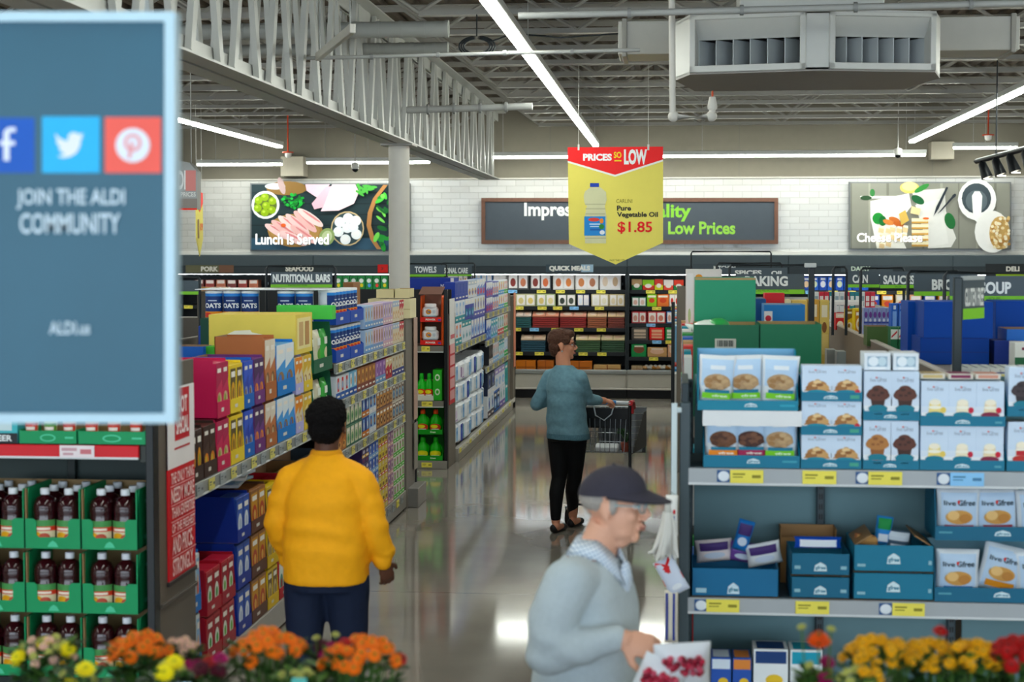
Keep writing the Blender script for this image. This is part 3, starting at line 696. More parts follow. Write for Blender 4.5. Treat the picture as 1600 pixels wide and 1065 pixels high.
catsign('slate baking category sign behind the tall green carton', 1150, 428, 1257, 459, 12.6, [('BAKING', 1164, 431, 1231, 447, WL, .04), ('CAKE MIX, FROSTING AND MORE', 1181, 452, 1232, 456, '#4a7a2a', 0)], .22, (1140, 1268, 414), 1.402)
catsign('slate spices category sign peeking over the baking sign', 1126, 418, 1230, 428, 14.0, [('SPICES', 1148, 422, 1190, 430, WL, .04), ('OIL', 1205, 423, 1225, 430, WL, .04)], 0, (1120, 1222, 411), 1.402)
catsign('slate kitchen category sign farther off, over the baking sign', 1082, 412, 1150, 424, 19.0, [('KITCHEN', 1115, 415, 1149, 421, WL, .04)], 0, (1080, 1205, 393), 1.9)
catsign('pale green header sign on the cooler behind the sauces sign', 1314, 414, 1395, 425, 25.485, [('DAIRY', 1330, 416, 1360, 423, '#dff0df', .03)], 0, None, 2.0)
catsign('slate nutritional bars category sign over the oats', 423, 425, 519, 449, 12.2, [('NUTRITIONAL BARS', 426, 428, 516, 441, WL, .05), ('SNACKS AND MORE', 450, 444, 480, 447, '#4a7a2a', 0)], .20, (416, 524, 416), 1.478)
catsign('plain slate category sign half hidden behind the community sign', 240, 438, 310, 460, 11.6, [], .22, (232, 312, 432), 1.478)
catsign('slate towels category sign with red upper edge beside the round column', 637, 414, 694, 432, 18.6, [('TOWELS', 648, 416, 682, 426, WL, .04)], .2, (630, 698, 412), 1.243)
catsign('slate personal care category sign beside the towels sign', 680, 414, 737, 431, 20.8, [('PERSONAL CARE', 684, 418, 731, 427, WL, .04)], .15, (690, 742, 411), 1.488)
# front gluten-free sign seen at an angle on its post
c = P(1496, 480, 8.0)
t = thing('category_sign', 'small gluten free sign turned sideways on a dark square post', 'sign', (c.x, 8.0, 0))
mb = MB(); mb.box(-.02, -.02, 1.652, .02, .02, 2.13, '#2a3438|r0.4'); mb.build('post', t)
M = Matrix.Translation((.02, 0, 0)) @ Matrix.Rotation(math.radians(58), 4, 'Z')
mb = MB(); mb.box(0, -.006, 1.93, .26, .006, 2.12, SG, None, M); mb.box(0, -.008, 2.115, .26, .008, 2.135, '#a9b0b2', None, M)
S = _S(lambda u, v, L: tuple(M @ Vector((.26*u, -.006-L, 1.93+.19*v))))
mb.art([('r', 0, 0, 1, .27, GR), ('t', 'GLUTEN FREE', .08, .32, .95, .78, WL, .03)], S); mb.build('panel', t)
# tall black posts
c = P(1268, 460, 11.8); mb = MB(); mb.box(-.02, -.02, 0, .02, .02, .62, BLK); mb.box(-.05, -.025, .62, .03, .025, .65, '#c9cccb'); tag(mb.build('sign_post', None, (c.x, 11.8, 1.52)), 'thick black sign post with pale cap beside the baking sign', 'post')
# ================================================================== SHELVING
BR, BRD = '#6f685e|r0.5', '#4f4a44|r0.5'
RAIL = '#a9aeb2|r0.3'
YT, BT, GT = '#eee272|r0.5', '#92c8f0|r0.5', '#9aa0a2|r0.5'
def price_tag(parent, x, y, z, w, h, c, face, label=None):
    mb = MB()
    if face == 'y':
        mb.box(x-w/2, y-.004, z-h/2, x+w/2, y, z+h/2, c, .001)
        S = _S(lambda u, v, L: (x-w/2+u*w, y-.004-L, z-h/2+v*h))
    else:
        mb.box(y, x-w/2, z-h/2, y+.004, x+w/2, z+h/2, c, .001)
        S = _S(lambda u, v, L: (y+.004+L, x-w/2+u*w, z-h/2+v*h))
    dk = '#8c8434' if c == YT else '#4f7fa8' if c == BT else '#5e6466'
    mb.art([('r', .08, .62, .45, .74, dk), ('r', .08, .42, .38, .5, dk), ('r', .66, .4, .92, .62, dk)], S)
    mb.build('price_tag', parent)
def shelf(parent, x0, x1, yb, yf, z, th=.066, tags=(), ovals=(), col='#5a676d|r0.5', rail=RAIL, face='y', plain=False):
    """a shelf board with a price rail on its front; face 'y': front toward the camera, 'x': front toward +x (then x0..x1 are depths and yf the x of the front)"""
    mb = MB()
    if face == 'y': mb.box(x0, yf+.02, z-.03, x1, yb, z, col)
    else: mb.box(yb, x0, z-.03, yf-.02, x1, z, col)
    s = mb.build('shelf', parent)
    mb = MB()
    if face == 'y': mb.box(x0, yf, z-th, x1, yf+.02, z-.002, rail); mb.box(x0, yf-.003, z-th-.004, x1, yf+.01, z-th+.006, '#d5d9db|r0.25')
    else: mb.box(yf-.02, x0, z-th, yf, x1, z-.002, rail); mb.box(yf-.01, x0, z-th-.004, yf+.003, x1, z-th+.006, '#d5d9db|r0.25')
    mb.build('price_rail', s)
    for q, w, c in tags: price_tag(s, q, yf-.003 if face == 'y' else yf+.003, z-th/2, w, th*.82, c, face)
    for q in ovals:
        mb = MB(); mb.box(q-.028, yf-.004, z-th*.86, q+.028, yf-.001, z-th*.12, '#3d5d8c', .001); mb.ell((q, yf-.004, z-th/2), (.024, .003, th*.32), '#e4ebf2'); mb.build('tag_badge', s)
    return s

# ------------------------------------------------------------------ the end shelf with baking mixes
YF = 6.98
def xs(px, Y=YF): return P(px, 700, Y).x
def zs(py, px=1300, Y=YF): return P(px, py, Y).z
u = thing('end_shelf_unit', 'dark end shelf unit holding baking mixes and teal cartons, beside the aisle with the shoppers', 'shelving')
DK = '#2c373c|r0.5'; BK = '#6c8a90|r0.5'
z1, z2, z3 = zs(733), zs(937), .17
mb = MB(); mb.box(.03, 7.0, .0, .06, 7.56, 1.70, DK); mb.box(.022, 6.985, 0, .068, 7.02, 1.62, '#39464b|r0.3'); mb.build('side_panel', u)
mb = MB(); mb.box(2.44, 7.0, 0, 2.47, 7.56, 1.70, DK); mb.build('side_panel', u)
for k in range(2):
    for j, (za, zb_) in enumerate(((.1, .74), (.76, 1.70))):
        a = .06+k*1.19; mb = MB(); mb.box(a+.03, 7.50, za, a+1.16, 7.515, zb_, BK); mb.build('back_panel', u)
for px in (1076, 1281, 1487):
    X = P(px, 850, 7.48).x; mb = MB(); mb.box(X-.018, 7.455, .1, X+.018, 7.50, 1.68, '#3a464b|r0.4')
    for k in range(34): mb.box(X-.008, 7.453, .16+k*.045, X-.002, 7.456, .185+k*.045, '#15191b', 0); mb.box(X+.002, 7.453, .16+k*.045, X+.008, 7.456, .185+k*.045, '#15191b', 0)
    mb.build('slotted_upright', u)
tg = lambda L, c=None: [((xs(a)+xs(b))/2, xs(b)-xs(a), cc) for a, b, cc in L]
shelf(u, .06, 2.44, 7.5, YF, z1, .068, tg([(1141, 1193, YT), (1254, 1307, YT), (1357, 1410, YT), (1485, 1538, BT)]), [xs(q) for q in (1131, 1348, 1475)])
shelf(u, .06, 2.44, 7.5, YF, z2, .066, tg([(1105, 1157, YT), (1245, 1298, YT), (1397, 1448, YT)]), [xs(q) for q in (1097, 1387)])
shelf(u, .06, 2.44, 7.5, YF, z3, .066)
mb = MB(); mb.box(.06, 7.03, .02, 2.44, 7.5, .10, '#1f272a'); mb.build('base', u)

LB = '#cfdff1|r0.35|n0.04'; TEAL = '#0f7390|r0.5'; TEALD = '#0c6280|r0.5'
def logo(cu=.5, cv=.5, w=.16, c='#d3e6ec'):
    return [('p', [(cu-w*.5, cv-.14), (cu+w*.5, cv-.14), (cu+w*.42, cv+.12), (cu+w*.2, cv+.2), (cu, cv+.26), (cu-w*.2, cv+.2), (cu-w*.42, cv+.12)], c), ('t', 'gfree', cu-w*.4, cv-.1, cu+w*.4, cv+.1, TEAL, .03)]
def live(food, food2, accent, band=TEAL, stem='#3c4148'):
    return [('r', 0, 0, 1, .28, '#eef2f6'), ('r', 0, .28, 1, .42, '#dbe6f3'), ('t', 'live', .22, .78, .42, .86, '#8b98a8', .0), ('t', 'Gfree', .46, .78, .80, .88, '#8b98a8', .0), ('e', .44, .87, .03, .02, '#d95048')]+food+[('e', .5, .25, .30, .05, band), ('p', [(.2, .14), (.8, .14), (.84, .25), (.16, .25)], band), ('r', .3, .06, .7, .17, accent), ('r', .36, .1, .64, .12, '#f4f6f8')]
def muffin(c, c2): return [('p', [(.3, .22), (.7, .22), (.78, .48), (.22, .48)], c2), ('e', .5, .5, .42, .12, c), ('e', .30, .53, .18, .1, c), ('e', .68, .54, .2, .11, c), ('e', .5, .61, .24, .1, c), ('e', .42, .62, .10, .035, c2), ('e', .64, .55, .08, .03, c2), ('e', .34, .5, .07, .025, c2), ('e', .52, .5, .06, .02, c2)]
def stackf(c, c2): return [('p', [(.06, .26), (.46, .60), (.56, .60), (.96, .26)], c), ('e', .5, .44, .32, .13, c), ('e', .68, .36, .22, .11, c2), ('e', .32, .35, .2, .1, '#9c6c42'), ('e', .5, .52, .14, .06, '#e5c898'), ('e', .58, .44, .12, .05, '#8f6038'), ('e', .4, .42, .08, .04, '#d8b484')]
def cake(c, c2): return [('p', [(.26, .24), (.74, .24), (.70, .52), (.30, .52)], c), ('e', .5, .52, .2, .07, '#faf1dc'), ('e', .5, .40, .24, .04, '#fdf6e6'), ('e', .8, .34, .1, .07, c2)]
PB = 'live'
pk = {}
pk['bun_green'] = Proto('baking_mix_box', 'boxed baking mix', [(None, carton(.124, .143, .10, LB, live(stackf('#b08050', '#caa06c'), '#c7a070', '#35a06a', '#18859a')))], (.124, .143))
pk['bun_red'] = Proto('baking_mix_box', 'boxed baking mix', [(None, carton(.124, .143, .10, LB, live(stackf('#b08050', '#caa06c'), '#c7a070', '#a82a50', '#177f96')+[('e', .86, .24, .09, .08, '#c03040')]))], (.124, .143))
pk['muffin_dark'] = Proto('muffin_mix_box', 'boxed baking mix', [(None, carton(.115, .198, .09, LB, live(muffin('#5b3428', '#3f241c'), 0, '#4a5560', '#19788c')))], (.115, .198))
pk['muffin_tan'] = Proto('muffin_mix_box', 'boxed baking mix', [(None, carton(.115, .198, .09, LB, live(muffin('#b07a48', '#8f5c34'), 0, '#d9663f', '#19788c')))], (.115, .198))
pk['cake_yellow'] = Proto('cake_mix_box', 'boxed baking mix', [(None, carton(.112, .180, .09, LB, live(cake('#efdc92', '#e7ce74'), 0, '#d8b640', '#187a90')))], (.112, .18))
pk['cake_white'] = Proto('cake_mix_box', 'boxed baking mix', [(None, carton(.112, .180, .09, LB, live(cake('#f2e8cc', '#c02c42'), 0, '#8c2e52', '#187a90')))], (.112, .18))
pk['cake_red'] = Proto('cake_mix_box', 'boxed baking mix', [(None, carton(.112, .180, .09, LB, live(cake('#eddcb8', '#c4263a'), 0, '#8a1c3c', '#7d2440')))], (.112, .18))
pk['choc'] = Proto('cake_mix_box', 'boxed baking mix', [(None, carton(.112, .198, .09, LB, live(muffin('#3f3436', '#2c2426'), 0, '#6a4a86', '#19788c')))], (.112, .198))
pk['velvet'] = Proto('cake_mix_box', 'boxed baking mix', [(None, carton(.112, .198, .09, LB, live(cake('#efe6d8', '#b8303c')+[('r', .3, .3, .7, .4, '#b5282e')], 0, '#c63a34', '#b7342f')))], (.112, .198))
def stack_front(px0, px1, lips, kinds, hb, dtray, who, cols, y=YF+.012):
    """tiers of display trays between two sight lines; lips: bottom of each tier in the photograph, topmost first"""
    x0, x1 = xs(px0), xs(px1); w = x1-x0
    for r, (yb, row) in enumerate(zip(lips, kinds)):
        z = zs(yb)+.001; tier = ('topmost', 'second', 'lowest')[r] if len(lips) == 3 else ('upper', 'lower')[r]
        tr = trays[who]; tr.place(((x0+x1)/2, y, z), 0, 'teal display tray of %s, %s tier on the end shelf' % (cols, tier))
        n = len(row)
        for i, kname in enumerate(row):
            p = pk[kname]; cx = x0+.004+(w-.008)*(i+.5)/n
            pos = (('beside the bagged mixes', 'at the %s side' % 'price post') if n == 2 else ('', '', ''))[i] if False else ''
            p.place((cx, y+.008, z+.005), 0, '%s %s, %s tray of %s' % (left(i, n), names[kname], tier, cols))
names = {'bun_green': 'blue baking mix box with green flash', 'bun_red': 'blue baking mix box with crimson flash', 'muffin_dark': 'chocolate muffin mix box', 'muffin_tan': 'golden muffin mix box', 'cake_yellow': 'yellow cake mix box', 'cake_white': 'white cake mix box with berries', 'cake_red': 'cream cake mix box with dark red flash', 'choc': 'chocolate cake mix box', 'velvet': 'red layer cake mix box'}
wof = lambda a, b: xs(b)-xs(a)
trays = {
 'bun': Proto('display_tray', 'display tray', [(None, tray(wof(1252, 1347), .10, .26, .038, TEAL, '#a07c52', ops=logo(.48, .4, .24)+[('r', .8, .3, .95, .7, '#4f9f8a')]))], 0),
 'muf': Proto('display_tray', 'display tray', [(None, tray(wof(1349, 1437), .12, .26, .038, TEAL, '#a07c52', ops=logo(.48, .4, .24)))], 0),
 'cak': Proto('display_tray', 'display tray', [(None, tray(wof(1438, 1571), .12, .26, .042, TEAL, '#a07c52', ops=logo(.5, .4, .18)+[('r', .88, .3, .96, .5, '#5f9fb0')]))], 0),
 'end': Proto('display_tray', 'display tray', [(None, tray(wof(1574, 1712), .12, .26, .042, TEAL, '#a07c52', ops=logo(.5, .4, .18)))], 0)}
stack_front(1252, 1347, (627.5, 680.5, 733.0), (('bun_green', 'bun_red'), ('bun_green', 'bun_red'), ('bun_green', 'bun_green')), .14, .26, 'bun', 'biscuit mixes')
stack_front(1349, 1437, (656.5, 733.0), (('muffin_dark', 'muffin_dark'), ('muffin_tan', 'muffin_dark')), .2, .26, 'muf', 'muffin mixes')
stack_front(1438, 1571, (664.5, 733.0), (('cake_yellow', 'cake_white', 'cake_red'), ('cake_yellow', 'cake_white', 'cake_red')), .18, .26, 'cak', 'cake mixes')
stack_front(1574, 1712, (648.5, 733.0), (('choc', 'choc', 'choc'), ('velvet', 'velvet', 'velvet')), .2, .26, 'end', 'layer cake mixes')
# white multipacks lying on the muffin mixes, loose flat boxes on the cake mixes
for k, (a, b) in enumerate(((1347, 1390), (1392, 1434))):
    x0, x1 = xs(a, 7.05), xs(b, 7.05); w = x1-x0; z = zs(580)+.0; mb = carton(w-.006, .072, .16, '#e3e9ef|r0.4', [('r', .12, .2, .88, .8, '#9fb7c8'), ('e', .35, .5, .2, .28, '#e9f0f5'), ('e', .68, .5, .16, .26, '#c9dbe4'), ('r', .2, .05, .8, .18, '#f5f7f9')])
    tag(mb.build('multipack', None, ((x0+x1)/2, 7.03, zs(656.5)+.207)), 'white window multipack lying on the chocolate muffin mixes, %s' % ('beside the biscuit mixes' if k == 0 else 'beside the cake mixes'), 'boxed baking mix')
for k, (px, c) in enumerate(((1459, '#c9b27e'), (1503, '#7a2a4c'), (1546, '#c98f7c'))):
    mb = carton(.10, .022, .14, '#d9d3c8|r0.4', [('r', .1, .2, .9, .8, c)], top=[('r', .05, .05, .95, .95, c)])
    tag(mb.build('flat_box', None, (xs(px), 7.03, zs(664.5)+.193)), ('tan', 'plum', 'pink')[k]+' topped flat box lying on the upper row of cake mixes', 'boxed baking mix')
# bags of baking mix in two teal trays with a white tray between
def bag_ops(c1, c2, acc): return [('r', .06, .42, .94, .93, '#bfd8f0'), ('r', .3, .74, .72, .82, '#e8eef4'), ('e', .5, .5, .38, .16, c1)]+[('e', .5+.30*math.cos(q*2.4)*(q/14)**.5, .5+.125*math.sin(q*2.4)*(q/14)**.5, .10, .045, (c2, c1, '#c9ab84' if c2[1] > '8' else '#7a5440')[q % 3]) for q in range(14)]+[ ('r', .16, .30, .86, .37, TEAL), ('r', .10, .20, .9, .31, acc), ('t', 'gfree', .36, .22, .8, .28, '#eef4ea', .02), ('e', .3, .12, .12, .05, '#c98a58'), ('r', .6, .08, .8, .13, '#3f5c9c')]
bags = {k: Proto('bagged_mix', 'bagged baking mix', [(None, pouch(.155, .22, .055, '#e9eef3|r0.25', bag_ops(*c)))], 0) for k, c in
        {'g': ('#b99a76', '#a27c54', '#7cc442'), 'o': ('#6e4a34', '#523426', '#e08a3c'), 'm': ('#4d3028', '#6a4636', '#a02750')}.items()}
btray = Proto('display_tray', 'display tray', [(None, tray(wof(1090, 1247), .245, .24, .042, '#1b7f9a|r0.5', '#7fb2d6', ops=logo(.53, .5, .13)+[('r', .82, .4, .97, .6, '#3f9db4')], slope=.7))], 0)
btray2 = Proto('display_tray', 'display tray', [(None, tray(wof(1099, 1250), .17, .24, .052, TEAL, '#8f7454', ops=logo(.52, .5, .14)+[('r', .82, .45, .97, .6, '#4f9fb0')], slope=.6))], 0)
zt = zs(733)+.001
btray2.place((xs(1174.5), YF+.012, zt), 0, 'teal tray of bagged mixes under the white tray on the end shelf')
for i, (px, k) in enumerate(((1130, 'o'), (1174, 'm'), (1219, 'g'))):
    bags[k].place((xs(px), YF+.052+.012*(i % 2), zt+.006), 0, '%s bag of baking mix in the tray below the white tray' % ('orange label', 'crimson label', 'lime label')[i], None, (.05, 0))
mb = tray(wof(1098, 1253), .064, .25, .064, '#e4e6e8|r0.5', '#d4d6d8', slope=0); tag(mb.build('white_tray', None, (xs(1175), YF+.008, zs(667)+.0)), 'plain white tray between the two teal trays of bagged mixes', 'display tray')
zt = zs(643)+.001
btray.place((xs(1168), YF+.012, zt), 0, 'teal tray with tall blue back, holding bagged mixes above the white tray')
for i, px in enumerate((1118, 1166, 1218)):
    bags['g'].place((xs(px), YF+.055+.02*(i == 1), zt+.006), 0, '%s lime label bag of baking mix in the tray over the white tray' % left(i, 3), None, (.06, (.05, -.03, .04)[i]))

# lower shelf: open cartons
def open_carton(x0, x1, ztop, z, d, c, name, label, ops, flaps=False, y=YF+.015):
    w = x1-x0; h = ztop-z; t = thing(name, label, 'carton', ((x0+x1)/2, y, z))
    mb = MB(); th = .005
    mb.box(-w/2, 0, 0, w/2, th, h, c, .001); mb.box(-w/2, d-th, 0, w/2, d, h*1.0, c, .001); mb.box(-w/2, 0, 0, -w/2+th, d, h, c, .001); mb.box(w/2-th, 0, 0, w/2, d, h, c, .001); mb.box(-w/2, 0, 0, w/2, d, th, '#8f6f4a', 0)
    mb.art(ops, flat(w, h)); mb.build('carton_body', t)
    if flaps:
        for sx in (-1, 1):
            mb = MB(); mb.prism([(0, 0), (.07, .045), (.073, .04), (.004, -.003)] if sx < 0 else [(0, 0), (-.07, .045), (-.073, .04), (-.004, -.003)], .02, d-.02, '#8f6f4a', 'y', Matrix.Translation((sx*(w/2-.006), 0, h-.004))); mb.build('flap', t)
    return t
zl = z2+.001
open_carton(xs(1082), xs(1219), zs(892), zl, .30, '#0f6690|r0.5', 'open_carton', 'bright teal open carton of loose packs beside the hanging white bags', logo(.48, .25, .14, '#cfe3ee')+[('r', .05, .14, .17, .3, '#a9cbd8')])
for (px, py, w, h, c, rot, lb) in ((1155, 862, .07, .14, '#2f73b8', .25, 'blue and purple pouch sticking up from the bright teal open carton'), (1118, 886, .16, .10, '#e6dcdc', -.1, 'pale pack in the bright teal open carton, nearest the aisle'), (1160, 888, .13, .09, '#6d4a96', .15, 'purple pack in the middle of the bright teal open carton'), (1197, 884, .15, .10, '#dfe3e6', -.2, 'white pack in the bright teal open carton beside the stacked cartons')):
    p = P(px, py, 7.16); o = pouch(w, h, .04, c+'|r0.3', [('r', .1, .55, .9, .9, '#3f2a66' if c != '#6d4a96' else '#8f6fc0'), ('e', .5, .35, .3, .14, '#c9d4e4')]).build('loose_pouch', None, (p.x, 7.15+.03*(px % 3), zs(935)+.10+(.06 if px == 1155 else 0))); o.rotation_euler = (.15, rot, 0); tag(o, lb, 'bagged baking mix')
for k, (a, b, lb) in enumerate(((937, 903, 'lower'), (901, 866, 'upper'))):
    open_carton(xs(1238), xs(1331), zs(b), zs(a)+.001, .30, TEALD, 'open_carton', '%s of the two narrow dark teal cartons with blue bags inside' % lb, logo(.5, .35, .22)+[('r', .06, .3, .16, .45, '#8fb8c4'), ('r', .84, .3, .94, .45, '#8fb8c4')])
o = pouch(.20, .05, .05, '#2350b8|r0.3', [('r', .1, .2, .9, .8, '#e6ecf4')]).build('loose_pouch', None, (xs(1284), 7.10, zs(866)+.0)); tag(o, 'blue pouch lying across the two narrow dark teal cartons', 'bagged baking mix')
mb = tray(wof(1230, 1322), .24, .12, .2, '#a67f55|r0.7', '#a67f55', slope=0); tag(mb.build('brown_carton', None, (xs(1275), 7.325, zl)), 'plain brown carton behind the two narrow dark teal cartons', 'carton')
for k, (a, b, lb) in enumerate(((937, 895, 'lower'), (893.5, 851, 'upper'))):
    open_carton(xs(1336), xs(1463), zs(b), zs(a)+.001, .31, TEAL, 'open_carton', '%s of the two wide teal cartons in the middle of the lower shelf' % lb, logo(.5, .45, .17)+[('r', .05, .2, .15, .3, '#8fb8c4'), ('r', .93, .3, .97, .45, '#8fb8c4')], flaps=(k == 1))
for (px, dz, w, h, c, c2, lb) in ((1386, .0, .07, .13, '#3c86c8', '#2f8a4c', 'blue pouch with green top standing in the wide teal carton'), (1410, -.03, .11, .10, '#4a5f72', '#c9d3dc', 'grey pouch lying in the wide teal carton'), (1360, -.04, .11, .09, '#8a5a3c', '#c79a64', 'brown pouch lying in the wide teal carton')):
    o = pouch(w, h, .045, c+'|r0.3', [('r', .1, .6, .9, .95, c2), ('r', .2, .2, .8, .45, '#dfe6ee')]).build('loose_pouch', None, (xs(px), 7.12, zs(851)-.06+dz+.03)); o.rotation_euler = (.1, .12, 0); tag(o, lb, 'bagged baking mix')
# pretzel and cracker bags in tall teal trays
def snack(c): return [('r', .08, .08, .92, .92, '#bdd3ea'), ('t', 'live', .14, .66, .42, .76, '#20303c', .02), ('t', 'Gfree', .46, .66, .88, .78, '#20303c', .02), ('e', .48, .74, .03, .04, '#d5433c'), ('e', .5, .42, .32, .15, '#c99a5c'), ('e', .36, .46, .14, .1, '#e2bd84'), ('e', .64, .4, .14, .1, '#b9834a'), ('r', .16, .12, .84, .26, c)]
snk = {k: Proto('snack_bag', 'snack bag', [(None, pouch(.18, .20, .06, '#e6ecf2|r0.22', snack(c)))], 0) for k, c in {'r': '#a83240', 'b': '#2a6fa8', 'o': '#d08a3a'}.items()}
strayp = Proto('display_tray', 'display tray', [(None, tray(wof(1464, 1760), .215, .30, .06, TEALD, '#86aebc', ops=logo(.36, .5, .09)+[('r', .02, .5, .09, .62, '#5f9fb0')], slope=.15))], 0)
for k, (yb, lb) in enumerate(((937, 'lower'), (842, 'upper'))):
    z = zs(yb)+.001
    strayp.place(((xs(1464)+xs(1760))/2, YF+.012, z), 0, '%s of the two wide teal trays of snack bags on the lower shelf' % lb)
    for i, (px, kk, tl) in enumerate(((1502, 'b' if k == 0 else 'r', .0), (1565, 'o' if k == 0 else 'r', .22 if k == 0 else -.03), (1632, 'r', -.08))):
        snk[kk].place((xs(px), YF+.04+.02*(i % 2), z+.012+(.02 if tl > .2 else 0)), 0, '%s label snack bag, %s from the cartons in the %s wide tray' % ({'b': 'blue', 'o': 'amber', 'r': 'red'}[kk], nth(i), lb), None, (.08, tl))
# base shelf: blue and white boxes
zb = z3+.001
for i, (a, b, c, c2, h) in enumerate(((1113, 1146, '#2b54a8', '#d9e4f0', .16), (1147, 1178, '#2b54a8', '#d98a4a', .16), (1180, 1236, '#e8edf0', '#173a70', .20), (1238, 1290, '#e8edf0', '#2f9ab4', .20))):
    mb = carton(wof(a, b)-.004, h, .16, c+'|r0.4', [('r', .05, .7, .95, .96, c2), ('r', .1, .05, .9, .2, TEAL), ('e', .6, .35, .25, .12, '#e6c34e')], top=[('r', .1, .1, .9, .9, c2)])
    tag(mb.build('grocery_box', None, (xs((a+b)/2), YF+.03, zb+.205)), '%s box on the low shelf, %s from the aisle' % (('royal blue', 'royal blue and orange', 'white and navy', 'white and aqua')[i], nth(i)), 'box')
    mb = carton(wof(a, b)-.002, .20, .2, '#245a78|r0.5', [('r', .1, .4, .9, .6, '#8fb8c4')]); tag(mb.build('shipping_carton', None, (xs((a+b)/2), YF+.02, zb)), 'teal blue carton on the base shelf, %s from the aisle' % nth(i), 'carton')

# clip strip and hanging bags on the aisle side of the end shelf
t = thing('clip_strip', 'narrow clear clip strip of hanging packs on the dark side of the end shelf', 'clip strip', (.0, 6.95, 0))
mb = MB(); mb.box(-.012, -.004, .66, .012, .004, 1.62, '#c7d3d6|r0.2'); mb.box(-.012, 0, 1.58, .03, .03, 1.60, '#c7d3d6'); mb.build('strip', t)
for k in range(4):
    mb = MB(); mb.tube([(0, -.004, 1.24-k*.15), (-.01, -.03, 1.245-k*.15), (-.01, -.04, 1.26-k*.15)], .003, '#d9e0e2', 6); mb.build('hook', t)
mb = pouch(.05, .17, .03, '#e9e9e6|r0.35', [('r', .1, .05, .35, .5, '#2f4aa0'), ('r', .6, .05, .75, .5, '#2f4aa0'), ('e', .7, .6, .12, .06, '#c8323a')]); o = mb.build('hanging_pack', None, (-.008, 6.895, 1.07)); tag(o, 'white pack with blue stripes hanging topmost on the clip strip', 'hanging pack')
rg = random.Random(5); mb = MB()
for k in range(26):
    a = rg.uniform(0, 6.28); r = rg.uniform(.01, .03); mb.tube([(r*.4*math.cos(a), r*.4*math.sin(a), .20), (r*math.cos(a), r*math.sin(a)*.8, .12), (r*1.7*math.cos(a)-.012, r*math.sin(a), .03+.05*rg.random()), (r*2.4*math.cos(a)-.02, r*1.2*math.sin(a), rg.uniform(0, .04))], [.012, .014, .012, .005], '#dcdbd6|r0.8', 6)
mb.lathe([(.006, .19), (.014, .2), (.012, .24), (.004, .25)], '#c9c9c4'); o = mb.build('mop_refill', None, (-.025, 6.89, .97)); tag(o, 'fluffy white string refill hanging from the clip strip', 'hanging pack')
mb = pouch(.09, .16, .03, '#d5deef|r0.3', [('p', [(0, .3), (.5, .62), (1, .3), (1, .5), (.6, .8), (1, 1), (.8, 1), (.5, .85), (.1, 1), (0, .9), (.35, .72), (0, .5)], '#cf2a2e'), ('e', .5, .2, .25, .08, '#e9eef6')]); o = mb.build('hanging_pack', None, (.03, 6.90, .83)); o.rotation_euler = (0, -.5, 0); tag(o, 'red and white pack hanging askew on the clip strip', 'hanging pack')
mb = pouch(.055, .22, .03, '#d9d3c4|r0.35', [('r', .05, .05, .25, .95, '#2f3f8c'), ('r', .6, .05, .78, .95, '#2f3f8c')]); o = mb.build('hanging_pack', None, (-.008, 6.895, .62)); tag(o, 'cream pack with navy stripes hanging lowest on the clip strip', 'hanging pack')
# ------------------------------------------------------------------ small printed cartons for the aisle faces
def gart(c2, c3, c4, style):
    W_ = '#efe9e0'
    if style == 0: return [('r', 0, .72, 1, 1, c2), ('e', .5, .34, .34, .2, c3), ('e', .58, .3, .18, .1, c4), ('r', .2, .8, .8, .9, W_)]
    if style == 1: return [('p', [(0, .5), (1, .7), (1, 1), (0, 1)], c2), ('e', .5, .28, .36, .18, c3), ('e', .4, .32, .16, .09, c4), ('r', .15, .82, .75, .9, W_)]
    if style == 2: return [('r', .1, .08, .9, .92, c2), ('e', .5, .4, .3, .24, c3), ('r', .2, .74, .8, .86, W_), ('e', .5, .4, .15, .12, c4)]
    if style == 3: return [('r', 0, 0, 1, .3, c2), ('r', .3, .35, .7, .9, c3), ('e', .5, .6, .14, .16, c4), ('r', .2, .1, .8, .18, W_)]
    return [('r', 0, .4, 1, .6, c2), ('r', .2, .45, .8, .55, W_), ('e', .5, .2, .3, .12, c3), ('e', .5, .8, .3, .12, c4)]
_gb = {}
def gbox(name, cat, w, h, d, c, c2, c3, c4, style=0):
    k = (name, cat, round(w, 3), round(h, 3), round(d, 3), c, c2, c3, c4, style)
    if k not in _gb: _gb[k] = Proto(name, cat, [(None, carton(w, h, d, c+'|r0.42', gart(c2, c3, c4, style), bev=.002))], (w, h, d))
    return _gb[k]
_gt = {}
def gtray(w, h, d, hf, c):
    k = (round(w, 3), h, d, hf, c)
    if k not in _gt: _gt[k] = Proto('display_case', 'display case', [(None, tray(w, h, d, hf, c+'|r0.5', '#94755a', slope=.05, ops=[('r', .3, .35, .5, .6, '#d9d4cc')]))], 0)
    return _gt[k]
XF = -2.34
def yat(px, X=XF, py=700): return PXp(px, py, X).y
def case_at(y0, y1, z, h, c, cc, boxes, nb, lab, X=XF, d=.34, hf=.28, style=0, place='on the snack shelf'):
    """a printed open-front case standing on an aisle face, holding boxes side by side"""
    w = y1-y0-.004; ym = (y0+y1)/2
    gtray(w, h, d, h*hf, cc).place((X, ym, z), PI/2, '%s display case %s' % (lab, place))
    bw = (w-.012)/nb
    p = gbox('snack_box', 'snack box', bw-.002, h*.93, .12, c, *boxes, style)
    for i in range(nb):
        lb = '%s snack box in the %s case %s' % (('nearer', 'farther')[i] if nb == 2 else near(i), lab, place)
        p.place((X-.006, y0+.008+bw*(i+.5), z+.005), PI/2, lb)

